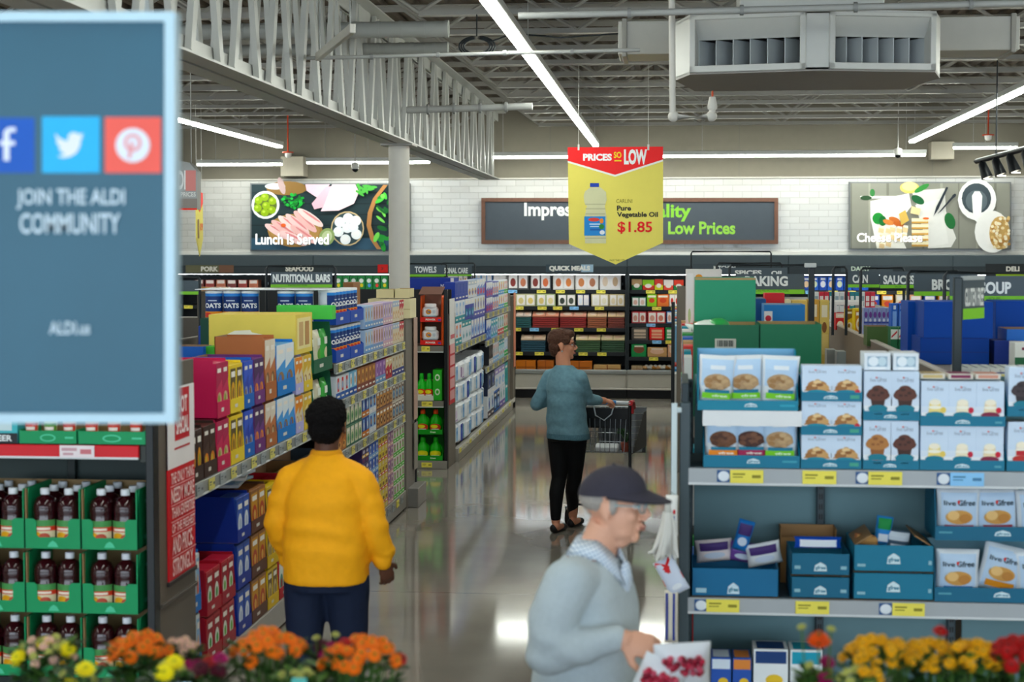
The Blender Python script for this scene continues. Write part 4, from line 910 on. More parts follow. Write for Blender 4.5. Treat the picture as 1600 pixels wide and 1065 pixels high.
# ================================================================== SHELF RUN WITH SNACKS (beside the person in yellow)
u = thing('shelf_run', 'brown shelf run stacked with snack boxes and oats, behind the person in yellow', 'shelving')
mb = MB(); mb.box(-3.58, 7.62, .1, -3.53, 14.3, 1.62, BR); mb.build('spine_panel', u)
mb = MB(); mb.box(-3.6, 7.62, 0, -2.36, 14.3, .15, BRD); mb.box(-2.36, 7.62, .02, -2.33, 14.3, .17, '#8c877f|r0.35'); mb.build('base_deck', u)
for y in (7.64, 11.29, 14.28):
    mb = MB(); mb.box(-3.53, y-.02, .1, -3.48, y+.02, 1.7, '#3b3a38'); mb.build('upright', u)
def tags_along(y0, y1, n, X):
    out = []
    for k in range(n):
        y = y0+(y1-y0)*(k+.5)/n; out.append((y, (y1-y0)/n*.5, '#d6cc7c|r0.5' if k % 2 == 0 else GT))
    return out
RL = '#8d8f8c|r0.35'
def sside(par, y0, y1, X, z, n, xb=-3.5, th=.07): shelf(par, y0, y1, xb, X, z, th, tags_along(y0, y1, n, X), (), BRD, RL, 'x')
sside(u, 7.64, 11.26, -2.33, 1.115, 17)
for z in (1.475, 1.21, .845): sside(u, 11.32, 14.28, -2.33, z, 13)
mb = MB()
S = None
price_y = [11.2+.22*k for k in range(14)]
bs = u
for y in price_y: price_tag(bs, y, -2.329, .12, .12, .06, YT if int(y*50) % 3 else GT, 'x')
mb = MB(); mb.box(-4.15, 11.34, 1.445, -3.6, 14.28, 1.475, BRD); mb.build('shelf', u)
mb = MB(); mb.box(-4.15, 11.34, 0, -4.11, 14.28, 1.445, BRD); mb.build('back_panel', u)
# far end panel of this run
t = thing('shelf_end_stand', 'tall brown end panel with black edge closing the snack shelf run', 'shelving', (-2.33, 14.6, 0))
mb = MB(); mb.box(-.02, -.28, 0, .0, .20, 1.66, '#77716a|r0.45', .002); mb.box(-.05, .20, 0, .012, .26, 1.66, '#16171a|r0.4', .002); mb.box(-2.4, -.05, 0, -.02, .22, 1.66, BRD); mb.build('panel', t)
mb = MB(); mb.box(-.01, -.2, 0, .09, .28, .17, '#7d7a76|r0.35'); mb.build('kick_plate', t)
mb = MB(); mb.box(.013, .05, .75, .02, .24, 1.66, '#b79a8c|r0.4'); mb.box(.013, .05, .3, .02, .24, .72, '#8f8880|r0.4'); mb.build('side_sign', t)

low = [(281, 298, 'orange'), (299, 318, 'dark brown'), (319, 339, 'umber'), (340, 360, 'raspberry'), (361, 382, 'yellow'), (383, 398, 'blue'), (399, 415, 'purple'), (416, 433, 'copper'), (434, 462, 'azure'), (463, 475, 'lavender'), (476, 489, 'cream')]
kinds = {'orange': ('#d98a2c', '#2a93d0', ('#c9762a', '#8c5a34', '#5b3a26')), 'dark brown': ('#3b2620', '#35221d', ('#2e1d18', '#d9922c', '#8f9a3c')), 'umber': ('#442a20', '#3a241d', ('#3a2119', '#d07a2a', '#c9b24c')),
 'raspberry': ('#c22a55', '#bf2450', ('#a6224a', '#c9b28c', '#8a9a3e')), 'yellow': ('#e3c64c', '#e6cb50', ('#5a4a2c', '#d9a43c', '#8c6a34')), 'blue': ('#2741a6', '#1f62b4', ('#3a58c0', '#8f9cc0', '#7d5a3c')),
 'purple': ('#6a3a7c', '#6b2f72', ('#472a58', '#d98a3c', '#b85a6a')), 'copper': ('#b9744a', '#a8663c', ('#e0d5c4', '#7c5a3c', '#c9b08c')), 'azure': ('#4f9bdc', '#1b78c4', ('#dfe8ee', '#8c6a48', '#3f74c4')), 'lavender': ('#ddd0b0', '#b9b4e0', ('#e08a2c', '#c9a878', '#e8dcc0')), 'cream': ('#e9d9a4', '#e2c552', ('#d9b44c', '#a87c4c', '#f0e8d0'))}
h = .27
for a, b, k in low:
    c, cc, bx = kinds[k]
    case_at(yat(a), yat(b), 1.117, h if k not in ('lavender', 'cream') else .24, c, cc, bx, 3 if k == 'azure' else 2, 'lower '+k, style=2 if k in ('dark brown', 'yellow') else 1)
for a, b, k in low:
    if k in ('dark brown', 'umber'): continue
    c, cc, bx = kinds[k]
    hh = {'copper': .37, 'lavender': .24, 'cream': .24, 'azure': .32, 'raspberry': .30}.get(k, h)
    z = 1.117+(h if k not in ('lavender', 'cream') else .24)+.004
    case_at(yat(a), yat(b), z, hh, c, cc, bx, 2, 'upper '+k, style=2 if k == 'yellow' else 1, d=.44 if k == 'raspberry' else .30 if k == 'copper' else .34)
# closed yellow case on top, lying across the cream and lavender cases
y0, y1 = yat(463), yat(489)
mb = carton(y1-y0, .25, .55, '#e6cf6c|r0.5', [('r', .1, .12, .9, .9, '#f0e3a8'), ('r', .2, .2, .45, .8, '#c9a878'), ('r', .55, .2, .8, .8, '#b98c5a')], side=[('p', [(.2, .36), (.62, .36), (.64, .5), (.5, .56), (.48, .62), (.3, .6), (.22, .52)], '#f6f1dc')])
tag(mb.build('yellow_case', None, (XF, (y0+y1)/2, 1.117+.492), PI/2), 'big closed pale yellow case with white logo on top of the snack shelf', 'display case')
def block(name, label, cat, px0, px1, ytop, Y, z, d, c, ops=None, top=None):
    a, b = P(px0, ytop, Y), P(px1, ytop, Y)
    mb = carton(b.x-a.x, a.z-z, d, c+'|r0.5', ops or [], top=top)
    return tag(mb.build(name, None, ((a.x+b.x)/2, Y, z)), label, cat)
def obin(name, label, cat, px0, px1, ytop, Y, z, d, c, inner='#94755a'):
    a, b = P(px0, ytop, Y), P(px1, ytop, Y); h = a.z-z
    return tag(tray(b.x-a.x, h, d, h, c+'|r0.5', inner, slope=0).build(name, None, ((a.x+b.x)/2, Y, z)), label, cat)
block('green_carton', 'dark green closed carton beside the big pale yellow case', 'carton', 313, 388, 497, 10.75, 1.117, .3, '#0e4638', [('r', 0, .35, 1, .37, '#0a362c')], [('p', [(.75, .3), (.95, .6), (.92, .7), (.8, .45)], '#cfe0d8')])
obin('blue_carton', 'low open blue carton on the snack shelf near the community sign', 'carton', 268, 318, 541, 9.95, 1.117, .2, '#1a5fb8')
block('green_box', 'small bright green box beside the low open blue carton', 'box', 320, 336, 541, 10.0, 1.117, .15, '#57b848', [('r', .2, .3, .8, .6, '#8a5a3a')])
block('lime_panel_case', 'bright lime green case standing in front of the oats', 'display case', 432, 519, 477, 11.0, 1.795, .12, '#5cc95c')
# dark green cases of foil bags
bagp = {k: Proto('foil_bag', 'snack bag', [(None, pouch(.15, .27, .06, c+'|r0.25', [('e', .5, .4, .3, .15, c2), ('r', .2, .62, .8, .8, '#e9efe4'), ('r', .1, .1, .9, .2, c3)]))], 0) for k, c, c2, c3 in (('a', '#3f9a4a', '#6b4a2e', '#c9d8b4'), ('b', '#d9d4bc', '#5f9a44', '#2f7a3c'), ('c', '#57b05a', '#d9cfae', '#274f2c'))}
y0, y1 = yat(491), yat(520)
for tier in range(2):
    z = 1.117+tier*.335; lb = ('lower', 'upper')[tier]
    gtray((y1-y0)-.004, .32, .34, .09, '#155a3e').place((XF, (y0+y1)/2, z), PI/2, '%s dark green display case of foil bags beside the oats' % lb)
    for i, k in enumerate('abc'):
        bagp[k].place((XF-.03, y0+.09+(y1-y0-.16)*i/2, z+.006), PI/2, '%s foil bag, %s in the %s dark green case' % ({'a': 'green', 'b': 'pale', 'c': 'light green'}[k], nth(i), lb))
# oats canisters
prof = [(.060, 0), (.062, .004), (.062, .222), (.064, .224), (.064, .236), (.058, .24)]
mb = MB(); mb.lathe(prof[:3], '#dfe3ea|r0.4', n=20)
S = lathe_surface([(.062, 0), (.062, .24)])
mb.art([('r', .06, .40, .94, .92, '#17346f'), ('r', .06, .84, .94, .92, '#3b86d4'), ('r', .06, .16, .94, .40, '#e08c34'), ('e', .3, .3, .2, .07, '#c93a34'), ('e', .6, .27, .24, .06, '#f3e3c4'), ('t', 'OATS', .2, .5, .82, .64, '#f2f4f6', .04), ('r', .35, .7, .66, .73, '#c9d6e8'), ('r', 0.0, 0, 1, .08, '#24468c')], S)
lid = MB(); lid.lathe([(.064, .223), (.064, .237), (.057, .24), (.055, .236)], '#e8ebee|r0.35', n=20)
OATS = Proto('oats_canister', 'canister', [('can', mb), ('lid', lid)], 0)
y0 = 11.36
for tier in range(2):
    z = 1.477+tier*.262
    for tr in range(2):
        gtray(.50, .10, .36, .085, '#1c48a8').place((XF, y0+.25+tr*.52, z), PI/2, '%s blue tray of oats canisters in the %s tier' % (('nearer', 'farther')[tr], ('lower', 'upper')[tier]))
        for i in range(4-(tier and tr)):
            OATS.place((XF-.075, y0+.068+tr*.52+i*.122, z+.006), PI/2, '%s oats canister in the %s blue tray of the %s oats tier' % (near(i), ('nearer', 'farther')[tr], ('lower', 'upper')[tier]))
z = 1.477+.262
gtray(.86, .10, .13, .085, '#1c48a8')
for i in range(6):
    if i == 2: continue
    OATS.place((-2.56-i*.128+.0, y0+.0, z), 0, 'oats canister facing the front, %s from the aisle on the oats stack' % nth(i))
mb = MB(); mb.box(-3.3, y0-.065, 1.477, -2.47, y0+.07, 1.477+.258, '#1d3f98|r0.5'); tag(mb.build('blue_carton'), 'long blue carton under the front row of oats canisters', 'carton')
mb = MB(); mb.box(-3.32, y0-.07, z+.245, -2.38, y0+.40, z+.252, '#e2e4e8|r0.3', .002); tag(mb.build('cardboard_cover'), 'white cardboard sheet lying over the oats canisters', 'cover')

# cereal bars, two tiers, then the shelves below
def run(name, cat, X, z, h, y0, y1, seq, place, d=.14):
    """boxes shoulder to shoulder along an aisle face; seq of (count, colours, style, what)"""
    n = sum(q[0] for q in seq); w = (y1-y0)/n; y = y0; tot = 0
    for cnt, cs, st, what in seq:
        p = gbox(name, cat, w-.003, h, d, cs[0], cs[1], cs[2], cs[3], st)
        for i in range(cnt):
            lb = '%s %s %s' % (near(i), what, place) if cnt > 1 else '%s %s' % (what, place)
            p.place((X, y+w*(i+.5), z), PI/2, lb)
        y += w*cnt; tot += cnt
pinks = ('#c9b4c8', '#7f9cc8', '#b98c6c', '#8c5a48'); lavs = ('#b8a4cc', '#d4b0bc', '#e0d2c4', '#8c6a54'); blues = ('#a8c0dc', '#6f9cd0', '#d8c8b0', '#b07a4c'); reds = ('#d8c4a4', '#b83440', '#e4d8c0', '#c9584c'); creams = ('#dcd0b8', '#a8bcd4', '#d0a878', '#e8dcc4')
for tier in range(2):
    tl = ('lower', 'upper')[tier]
    run('bar_box', 'snack bar box', XF, 1.477+tier*.185, .175, 12.44, 14.26, [(3, blues, 3, 'pale blue bar box'), (4, pinks, 3, 'mauve bar box'), (4, lavs, 3, 'lavender bar box'), (3, creams, 0, 'cream bar box'), (2, reds, 1, 'cream and red bar box')], 'in the %s tier past the oats' % tl)
BRN = ('#8a5438', '#b07a4a', '#5a3424', '#d9b07a')
run('snack_box', 'snack box', XF, 1.212, .17, 11.35, 14.26, [(3, ('#d8dde4', '#2a5aa8', '#c83a3c', '#8fc0dc'), 3, 'white and blue snack box'), (2, ('#7fb8d8', '#1f4c98', '#e4e8ec', '#c8a070'), 3, 'sky blue snack box'), (5, ('#a0663c', '#7a3a2c', '#d8a860', '#6a4028'), 3, 'tan snack box'), (3, ('#8f5fa8', '#6f9cc8', '#c8a8c8', '#6a3c80'), 3, 'violet snack box'), (2, ('#b82a34', '#d8c49c', '#8c2028', '#e8d8b0'), 1, 'red snack box'), (4, ('#ccc4b0', '#27357c', '#b89868', '#e4dcc8'), 3, 'cream snack box with navy foot')], 'on the shelf under the oats')
for tier in range(2):
    run('snack_box', 'snack box', XF, .847+tier*.152, .148, 11.4, 14.26, [(2, ('#b06a34', '#8f5428', '#d8a060', '#6a3c20'), 1, 'rust snack box'), (4, ('#2f6a50', '#d8d4bc', '#8cac7c', '#4f8a5c'), 2, 'green and cream snack box'), (2, ('#24428c', '#c87a34', '#8fb0d8', '#d8dce4'), 3, 'navy snack box'), (2, ('#9cbcd8', '#d8dce4', '#2450a0', '#b88a5c'), 3, 'ice blue snack box'), (5, ('#7a4a34', '#c89454', '#5a3020', '#d8b484'), 2, 'chestnut snack box'), (4, ('#c8c0b4', '#6a4c3c', '#8fb4c8', '#274080'), 2, 'stone snack box')], 'in the %s tier two shelves under the oats' % ('lower', 'upper')[tier])
for tier in range(5):
    run('snack_box', 'snack box', XF, .172+tier*.118, .115, 12.3, 14.26, [(2, ('#3c2a5c', '#d8a83c', '#7a3c6c', '#c8c0d0'), 4, 'dark purple low box'), (3, ('#2458b8', '#8fb4dc', '#d8dce4', '#24408c'), 3, 'bright blue low box'), (3, ('#d8c04c', '#c83a34', '#d8c8a4', '#8c6a3c'), 4, 'yellow and red low box'), (2, ('#8f5c8c', '#c89c9c', '#d8ccc0', '#5c2c5c'), 3, 'plum low box'), (4, ('#d8d4cc', '#57b83c', '#8c5c50', '#57b83c'), 3, 'white and green low box')], 'in the %s tier up from the floor' % nth(tier))
# floor level cases nearest the camera
cols = [(283, 297, 'scarlet', ('#b82a2c', '#b3222f', ('#d8b43c', '#c8a06a', '#7a1f24')), 2, .36), (299, 312, 'white', ('#cfd4d8', '#2a6fb8', ('#8fb0cc', '#c8a88c', '#d8443c')), 2, .30), (321, 344, 'crimson', ('#a8202c', '#a01c2a', ('#8c1a24', '#dfe4d8', '#4f9a4c')), 2, .235), (345, 366, 'cherry', ('#b02430', '#98182a', ('#8a1c26', '#d8e0d0', '#6aa84c')), 2, .235), (370, 391, 'royal blue', ('#23418f', '#0f2f8c', ('#3a5cb0', '#dfe4ea', '#b8c4d8')), 3, .25), (392, 416, 'walnut', ('#8a5a34', '#5a3626', ('#c8923c', '#b0432c', '#d8a860')), 3, .25), (417, 434, 'mustard', ('#d8b83c', '#d8b43c', ('#6a5434', '#c8b484', '#8c7444')), 3, .24), (435, 452, 'ruby', ('#b82434', '#b01c2c', ('#dfe8dc', '#4f8f7c', '#8c1a24')), 3, .24), (453, 486, 'tan', ('#b08a5c', '#8c6a48', ('#d8c4a0', '#7a5434', '#c8a878')), 3, .24), (487, 520, 'slate', ('#4c5c6c', '#3a4854', ('#8fa4b4', '#c8ccd0', '#d88a3c')), 3, .24)]
for a, b, k, (c, cc, bx), n, hh in cols:
    for tier in range(n):
        case_at(yat(a), yat(b), .172+tier*(hh+.003), hh, c, cc, bx, 2 if k not in ('tan', 'slate') else 3, '%s %s' % (('bottom', 'second', 'third')[tier], k), d=.42 if k == 'royal blue' else .3, style=2, place='low in the snack run')
for k in range(4):
    w_ = (.30, .26, .28, .22)[k]; mb = carton(w_, .016, .34, ('#c8ccd0', '#8fa4b4', '#d8d4cc', '#b8c4cc')[k]+'|r0.35', [], top=[('r', .1, .1, .9, .5, ('#3f6cb0', '#d8dce0', '#7a98b8', '#e4e4e0')[k])])
    tag(mb.build('flat_pack', None, (-2.42+.01*k, 9.12+.015*k, .942+.0175*k), PI/2+(.12, -.15, .2, -.08)[k]), '%s of the untidy flat packs lying on the royal blue cases' % ('lowest', 'second', 'third', 'topmost')[k], 'pack')
# cartons on the far end of the run
obin('beige_carton', 'pale beige open carton on the end of the snack run, nearer the oats', 'carton', 588, 615, 452, 14.45, 1.845, .25, '#ddd2a8', '#b79f74')
obin('beige_carton', 'pale beige open carton on the end of the snack run, beside the detergent case', 'carton', 617, 640, 451, 14.45, 1.845, .25, '#ddd2a8', '#b79f74')
block('beige_box', 'long cream box under the two beige open cartons', 'carton', 575, 641, 467, 14.42, 1.665, .33, '#e3dab4', [('r', 0, .45, 1, .5, '#c9bd94')])
block('brown_basket_carton', 'brown carton with raised flap behind the nutritional bars sign', 'carton', 536, 552, 441, 13.6, 1.66, .3, '#8a5f3c')

# ------------------------------------------------------------------ aisle beyond, seen through the gap near the community sign
u = thing('shelf_run', 'shelf run with bagged produce seen past the edge of the community sign', 'shelving')
mb = MB(); mb.box(-6.9, 11.6, 0, -4.6, 11.66, 1.55, BR); mb.build('back_panel', u)
for z, dy in ((1.36, .5), (1.10, .55)):
    mb = MB(); mb.box(-6.2, 11.1, z-.03, -4.2, 11.62, z, '#cfd0cc|r0.4'); mb.box(-6.2, 11.08, z-.05, -4.2, 11.11, z, '#d9dad6|r0.3'); mb.build('shelf', u)
mb = MB(); mb.box(-6.2, 11.1, 0, -6.15, 11.6, 1.5, BRD); mb.box(-4.25, 11.1, 0, -4.2, 11.6, 1.2, BRD); mb.build('upright', u)
rg = random.Random(12)
cs = ['#c9482c', '#6a8f3c', '#8fc24c', '#b8324c', '#d88a34', '#3f6a3c', '#7a5a6c', '#c8c4b4']
for k in range(8):
    px = 279+k*6.6; p = P(px, 470, 11.3); c = cs[k]
    o = pouch(.10, .22, .06, c+'|r0.35', [('r', .1, .55, .9, .7, '#e4e0d0'), ('e', .5, .3, .3, .15, cs[(k+3) % 8]), ('p', [(.05, .1), (.1, .1), (.95, .9), (.9, .9)], '#e4e0d4')]).build('produce_bag', None, (p.x, 11.20+.05*(k % 3), 1.362+(.0 if k % 2 else .0)))
    o.rotation_euler = (.1, rg.uniform(-.2, .2), 0); tag(o, ('red', 'olive green', 'lime', 'magenta', 'orange', 'dark green', 'mauve', 'pale grey')[k]+' produce bag on the shelf past the community sign', 'produce bag')
for k, (a, b, c, c2, lb) in enumerate(((276, 286, '#a88c8c', '#c8585c', 'dusty pink'), (287, 308, '#78b84c', '#25402c', 'light green'), (309, 316, '#2f3a44', '#d83c34', 'charcoal and red'))):
    q = P(a, 520, 11.2), P(b, 520, 11.2); mb = carton(q[1].x-q[0].x-.004, .12, .2, c+'|r0.5', gart(c2, '#e0dcd0', c2, 3)); tag(mb.build('produce_box', None, ((q[0].x+q[1].x)/2, 11.14, 1.102)), lb+' box on the lower white shelf past the community sign', 'box')
mb = MB(); q = P(278, 500, 11.2), P(318, 500, 11.2); mb.box(q[0].x, 11.12, 1.225, q[1].x, 11.4, 1.27, '#b03a4c|r0.5'); tag(mb.build('crimson_tray'), 'flat crimson tray over the boxes on the lower white shelf', 'tray')
mb = MB(); mb.box(P(308, 480, 11.9).x, 11.9, 1.478, P(345, 480, 11.9).x, 11.95, zs(455, 330, 11.9), '#5c564e|r0.6'); tag(mb.build('end_board'), 'plain taupe end board beside the oats stack', 'shelving')
for k, (px, c) in enumerate(((308, '#d8b48c'), (331, '#e0d8d0'), (345, '#dcd0c8'))):
    block('meat_box', ('peach', 'cream', 'off-white')[k]+' printed box standing above the taupe end board', 'box', px, px+(21 if k == 0 else 13), 448, 11.92, zs(455, 330, 11.9)+.0, .03, c, [('e', .5, .5, .35, .3, '#7a4438'), ('r', .1, .75, .9, .95, '#c89a54')])
# ================================================================== JUICE END DISPLAY
XJ = -2.245
u = thing('end_shelf_unit', 'dark end shelf unit holding green trays of red juice bottles', 'shelving')
mb = MB(); mb.box(-4.7, 7.50, .05, XJ-.03, 7.52, 1.75, '#22302e|r0.5'); mb.build('back_panel', u)
mb = MB(); mb.box(XJ-.035, 6.985, 0, XJ-.0, 7.06, 1.80, '#15191b|r0.4', .003); mb.build('upright', u)
mb = MB(); mb.box(XJ-.02, 7.06, 0, XJ, 7.60, 1.75, '#5d564d|r0.5', .002); mb.box(XJ-.02, 7.06, .68, XJ+.012, 7.60, .70, '#4a443d'); mb.build('side_panel', u)
mb = MB(); mb.box(-4.72, 6.985, 0, -4.69, 7.5, 1.75, DK); mb.build('side_panel', u)
mb = MB(); mb.box(-4.7, 7.0, 0, XJ-.035, 7.5, zs(1058, 100)-.002, '#1c2523|r0.5'); mb.build('base_deck', u)
zsr = zs(695, 150)
RR = '#c8242c|r0.4'
s = shelf(u, -4.69, xs(216), 7.5, YF, zsr, .058, (), (), '#26302e|r0.5', RR)
mb = MB(); mb.box(xs(94), YF-.008, zsr-.055, xs(148), YF-.003, zsr-.002, '#eadfe2|r0.4', .001); S = _S(lambda uu, v, L: (xs(94)+uu*(xs(148)-xs(94)), YF-.008-L, zsr-.055+v*.053)); mb.art([('r', .06, .55, .5, .8, '#c8a0a8'), ('r', .1, .2, .4, .4, '#c8a0a8'), ('r', .6, .3, .92, .7, '#c87880')], S); mb.build('price_card', s, label='white price card')
mb = MB(); mb.box(xs(216), YF+.02, zsr-.08, xs(230), 7.4, zsr-.0, '#3a3f3c|r0.5'); mb.build('shelf_bracket', u)
for px in (-50, 112):
    mb = MB(); X = P(px, 700, 7.48).x; mb.box(X-.02, 7.47, .46, X+.02, 7.5, 1.7, '#18211f|r0.5'); mb.build('slotted_upright', u)
# side banner
t = thing('side_banner', 'red and white hot special banner on the side of the juice display', 'sign', (XJ+.002, 7.32, .78))
ya, yb = 7.16-7.32, 7.57-7.32
mb = MB(); mb.box(0, ya, 0, .008, yb, .86, '#c3262d|r0.4', .001); mb.box(0, ya, .50, .0085, yb, .86, '#e6e3e4|r0.4', .001)
S = _S(lambda uu, v, L: (.009+L, ya+uu*(yb-ya), v*.86))
wt = '#ecd0d0'
ops = [('r', .25, .72, .80, .99, '#b5222c'), ('t', 'HOT', .36, .86, .72, .95, '#f2e8e8', .03), ('t', 'SPECIAL', .30, .75, .76, .84, '#f2e8e8', .03), ('r', .22, .675, .80, .685, '#b5222c')]
for i, (s_, v0, v1) in enumerate((('THE ONLY THING', .50, .56), ('NEEDY MORE', .40, .48), ('THAN EXPERTISE', .32, .38), ('OF THE FRESHEST', .245, .295), ('AND PRICE-', .13, .225), ('STRONGLY.', .02, .11))):
    ops.append(('t', s_, .08, v0, .94 if i < 4 else .86, v1, wt, .02))
    if i: ops.append(('r', .05, v1+.008, .95, v1+.013, '#e3b4b4'))
mb.art(ops, S); mb.build('panel', t)
mb = MB(); mb.box(0, ya-.01, -.02, .014, yb+.01, .0, '#2a2422'); mb.build('holder', t)

# juice bottles: dark red body, white cap, label with a fruit print
GL = '#2c090f|r0.08|k0.6'
prof = [(.034, 0), (.050, .004), (.0535, .02), (.0535, .12), (.050, .130), (.0515, .145), (.0535, .16), (.050, .188), (.038, .210), (.019, .221), (.016, .228), (.016, .238)]
mb = MB(); mb.lathe(prof, GL, n=20)
for zz in (.155, .168): mb.lathe([(.0530, zz), (.0545, zz+.003), (.0530, zz+.006)], GL, n=20)
lab = MB(); S = lathe_surface([(.0540, .02), (.0540, .118)]); lab.art([('r', .1, 0, .9, 1, '#d9cfae'), ('r', .1, .72, .9, 1, '#4f8f54'), ('r', .1, .52, .9, .72, '#c8402e'), ('e', .38, .28, .16, .2, '#d8a02c'), ('e', .6, .25, .14, .18, '#b04c3a'), ('r', .25, .57, .75, .67, '#efe4d4')], S)
capm = MB(); capm.lathe([(.0195, .226), (.0200, .228), (.0200, .250), (.018, .253)], '#dfe2e8|r0.35', n=16)
JUICE = Proto('juice_bottle', 'juice bottle', [('bottle', mb), ('label', lab), ('cap', capm)], 0)
TG = '#12915e|r0.5'
wj = xs(122)-xs(36)
jt = Proto('juice_tray', 'display tray', [(None, tray(wj, .262, .31, .132, TG, '#8c7350', notch=(.2, .78, .38), ops=[('p', [(.4, .08), (.6, .08), (.56, .2), (.5, .27), (.44, .2)], '#5fc49c')], side_ops=[('r', .3, .12, .6, .2, '#5fc49c'), ('r', .3, .72, .6, .78, '#5fc49c')], slope=.0))], 0)
jt.parts = [(None, None)]
def juice_tray_mesh():
    mb = tray(wj, .262, .31, .132, TG, '#8c7350', notch=(.2, .78, .38), ops=[('p', [(.4, .06), (.6, .06), (.56, .2), (.5, .27), (.44, .2)], '#5fc49c')], slope=.12)
    mb.box(-wj/2, 0, 0, -wj/2+.005, .02, .262, '#8c7350', 0); mb.box(wj/2-.005, 0, 0, wj/2, .02, .262, TG, 0)
    S = _S(lambda uu, v, L: (wj/2+L, uu*.31, v*.262)); mb.art([('r', .3, .12, .6, .2, '#5fc49c'), ('r', .35, .74, .6, .79, '#5fc49c')], S)
    return mb.mesh('juice_tray')
jt.parts = [(None, juice_tray_mesh())]
colx = [(-52, 34), (36, 122), (125, 211)]
for r, yb_ in enumerate((858, 958, 1058)):
    z = zs(yb_, 100)
    for c_, (a, b) in enumerate(colx):
        X = (xs(a)+xs(b))/2; rl = ('top', 'middle', 'bottom')[r]; cl = ('beside the dark upright', 'in the middle column', 'cut by the frame')[2-c_]
        jt.place((X, YF+.012, z), 0, 'green juice tray %s, %s row' % (cl, rl))
        for i in range(2):
            for j in range(3 if r == 0 else 1):
                JUICE.place((X-.0545+.109*i, YF+.068+.108*j, z+.006), .08*(i-.5), '%s red juice bottle in the %s row tray %s' % (('left', 'right')[i]+((' front', ' middle', ' back')[j] if r == 0 else ''), rl, cl))
# green cup trays on the red shelf
cup = MB(); cup.lathe([(.024, 0), (.030, .07), (.031, .072)], '#d8b49c|r0.4', n=14); S = lathe_surface([(.0245, 0), (.0305, .07)]); cup.art([('r', .1, .1, .9, .8, '#c8402e'), ('r', .25, .4, .75, .6, '#efe2d8')], S)
lid = MB(); lid.lathe([(.032, .072), (.032, .08), (.028, .082)], '#c83a34|r0.35', n=14)
cupg = MB(); cupg.lathe([(.024, 0), (.030, .07), (.031, .072)], '#c4c890|r0.4', n=14); cupg.art([('r', .1, .1, .9, .8, '#5c8f34'), ('r', .25, .4, .75, .6, '#efe2d8')], S)
lidg = MB(); lidg.lathe([(.032, .072), (.032, .08), (.028, .082)], '#b8c05c|r0.35', n=14)
CUP, CUPG = Proto('fruit_cup', 'fruit cup', [('cup', cup), ('lid', lid)], 0), Proto('fruit_cup', 'fruit cup', [('cup', cupg), ('lid', lidg)], 0)
zc = zs(693.5, 100)+.0
for k, (a, b, what) in enumerate(((29, 118, 'middle'), (121, 226, 'wide'))):
    w = xs(b)-xs(a); X = (xs(a)+xs(b))/2
    mb = tray(w, .06, .25, .056, TG, '#8c7350', slope=0, ops=[('e', .5, .45, .14, .3, '#5fc49c'), ('e', .5, .45, .11, .2, TG), ('r', .8, .4, .95, .55, '#5fc49c')]); tag(mb.build('cup_tray', None, (X, YF+.012, zc)), '%s green tray of fruit cups on the red edged shelf' % what, 'display tray')
    for i in range(3):
        (CUPG if (k == 0 and i == 1) else CUP).place((X-w/2+w*(i+.5)/3, YF+.05, zc+.03), 0, '%s lidded fruit cup, %s in the %s green tray' % ('lime' if (k == 0 and i == 1) else 'red', nth(i), what))
a, b = xs(-60), xs(26); mb = carton(b-a, .11, .2, '#4fb0b8|r0.45', [('r', 0, 0, 1, .4, '#1d2226'), ('t', 'BEER', .55, .08, .9, .32, '#e8ecec', .03), ('r', .1, .5, .9, .9, '#c8dce0')]); tag(mb.build('drink_carton', None, ((a+b)/2, YF+.012, zc)), 'aqua and black drink carton on the red edged shelf, at the frame edge', 'carton')

# ================================================================== RIGHT RUN BEHIND THE END SHELF
u = thing('shelf_run', 'wide brown shelf run behind the baking mixes with a tall centre panel', 'shelving')
mb = MB(); mb.box(1.235, 7.62, .1, 1.265, 14.2, 1.685, '#75695f|r0.55', .003); mb.box(1.232, 7.62, 1.685, 1.268, 14.2, 1.695, '#c9c2b8|r0.4'); mb.build('spine_panel', u)
mb = MB(); mb.box(.06, 7.62, 0, 2.40, 14.2, .15, BRD); mb.box(.04, 7.62, .02, .07, 14.2, .17, '#8c877f'); mb.build('base_deck', u)
for z in (.55, .98): shelf(u, 7.64, 14.2, 1.2, .03, z, .06, (), (), BRD, RL, 'x') if False else None
mb = MB(); mb.box(.07, 7.64, .95, 1.22, 14.2, .98, BRD); mb.build('shelf', u)
mb = MB(); mb.box(.07, 7.64, 1.37, 1.22, 14.2, 1.40, BRD); mb.build('shelf', u)
mb = MB(); mb.box(1.28, 7.64, 1.62, 2.40, 14.2, 1.65, '#8f8a80|r0.5'); mb.build('shelf', u)
mb = MB(); mb.box(1.28, 7.64, .95, 2.40, 14.2, .98, BRD); mb.build('shelf', u)
for y in (7.66, 10.9, 14.18):
    mb = MB(); mb.box(.25, y-.02, .1, .29, y+.02, 1.4, '#55504a'); mb.build('upright', u)
    mb = MB(); mb.box(2.36, y-.02, .1, 2.40, y+.02, 1.63, '#55504a'); mb.build('upright', u)
rg = random.Random(21)
pal = [('red', '#c83a34', '#e4dccc'), ('teal', '#2f8a9c', '#dfe8e8'), ('white', '#dcdcd8', '#b8343c'), ('green', '#3f8f4c', '#e4e0c8'), ('blue', '#2f62b0', '#dfe4ea'), ('tan', '#b8946a', '#6a4a34')]
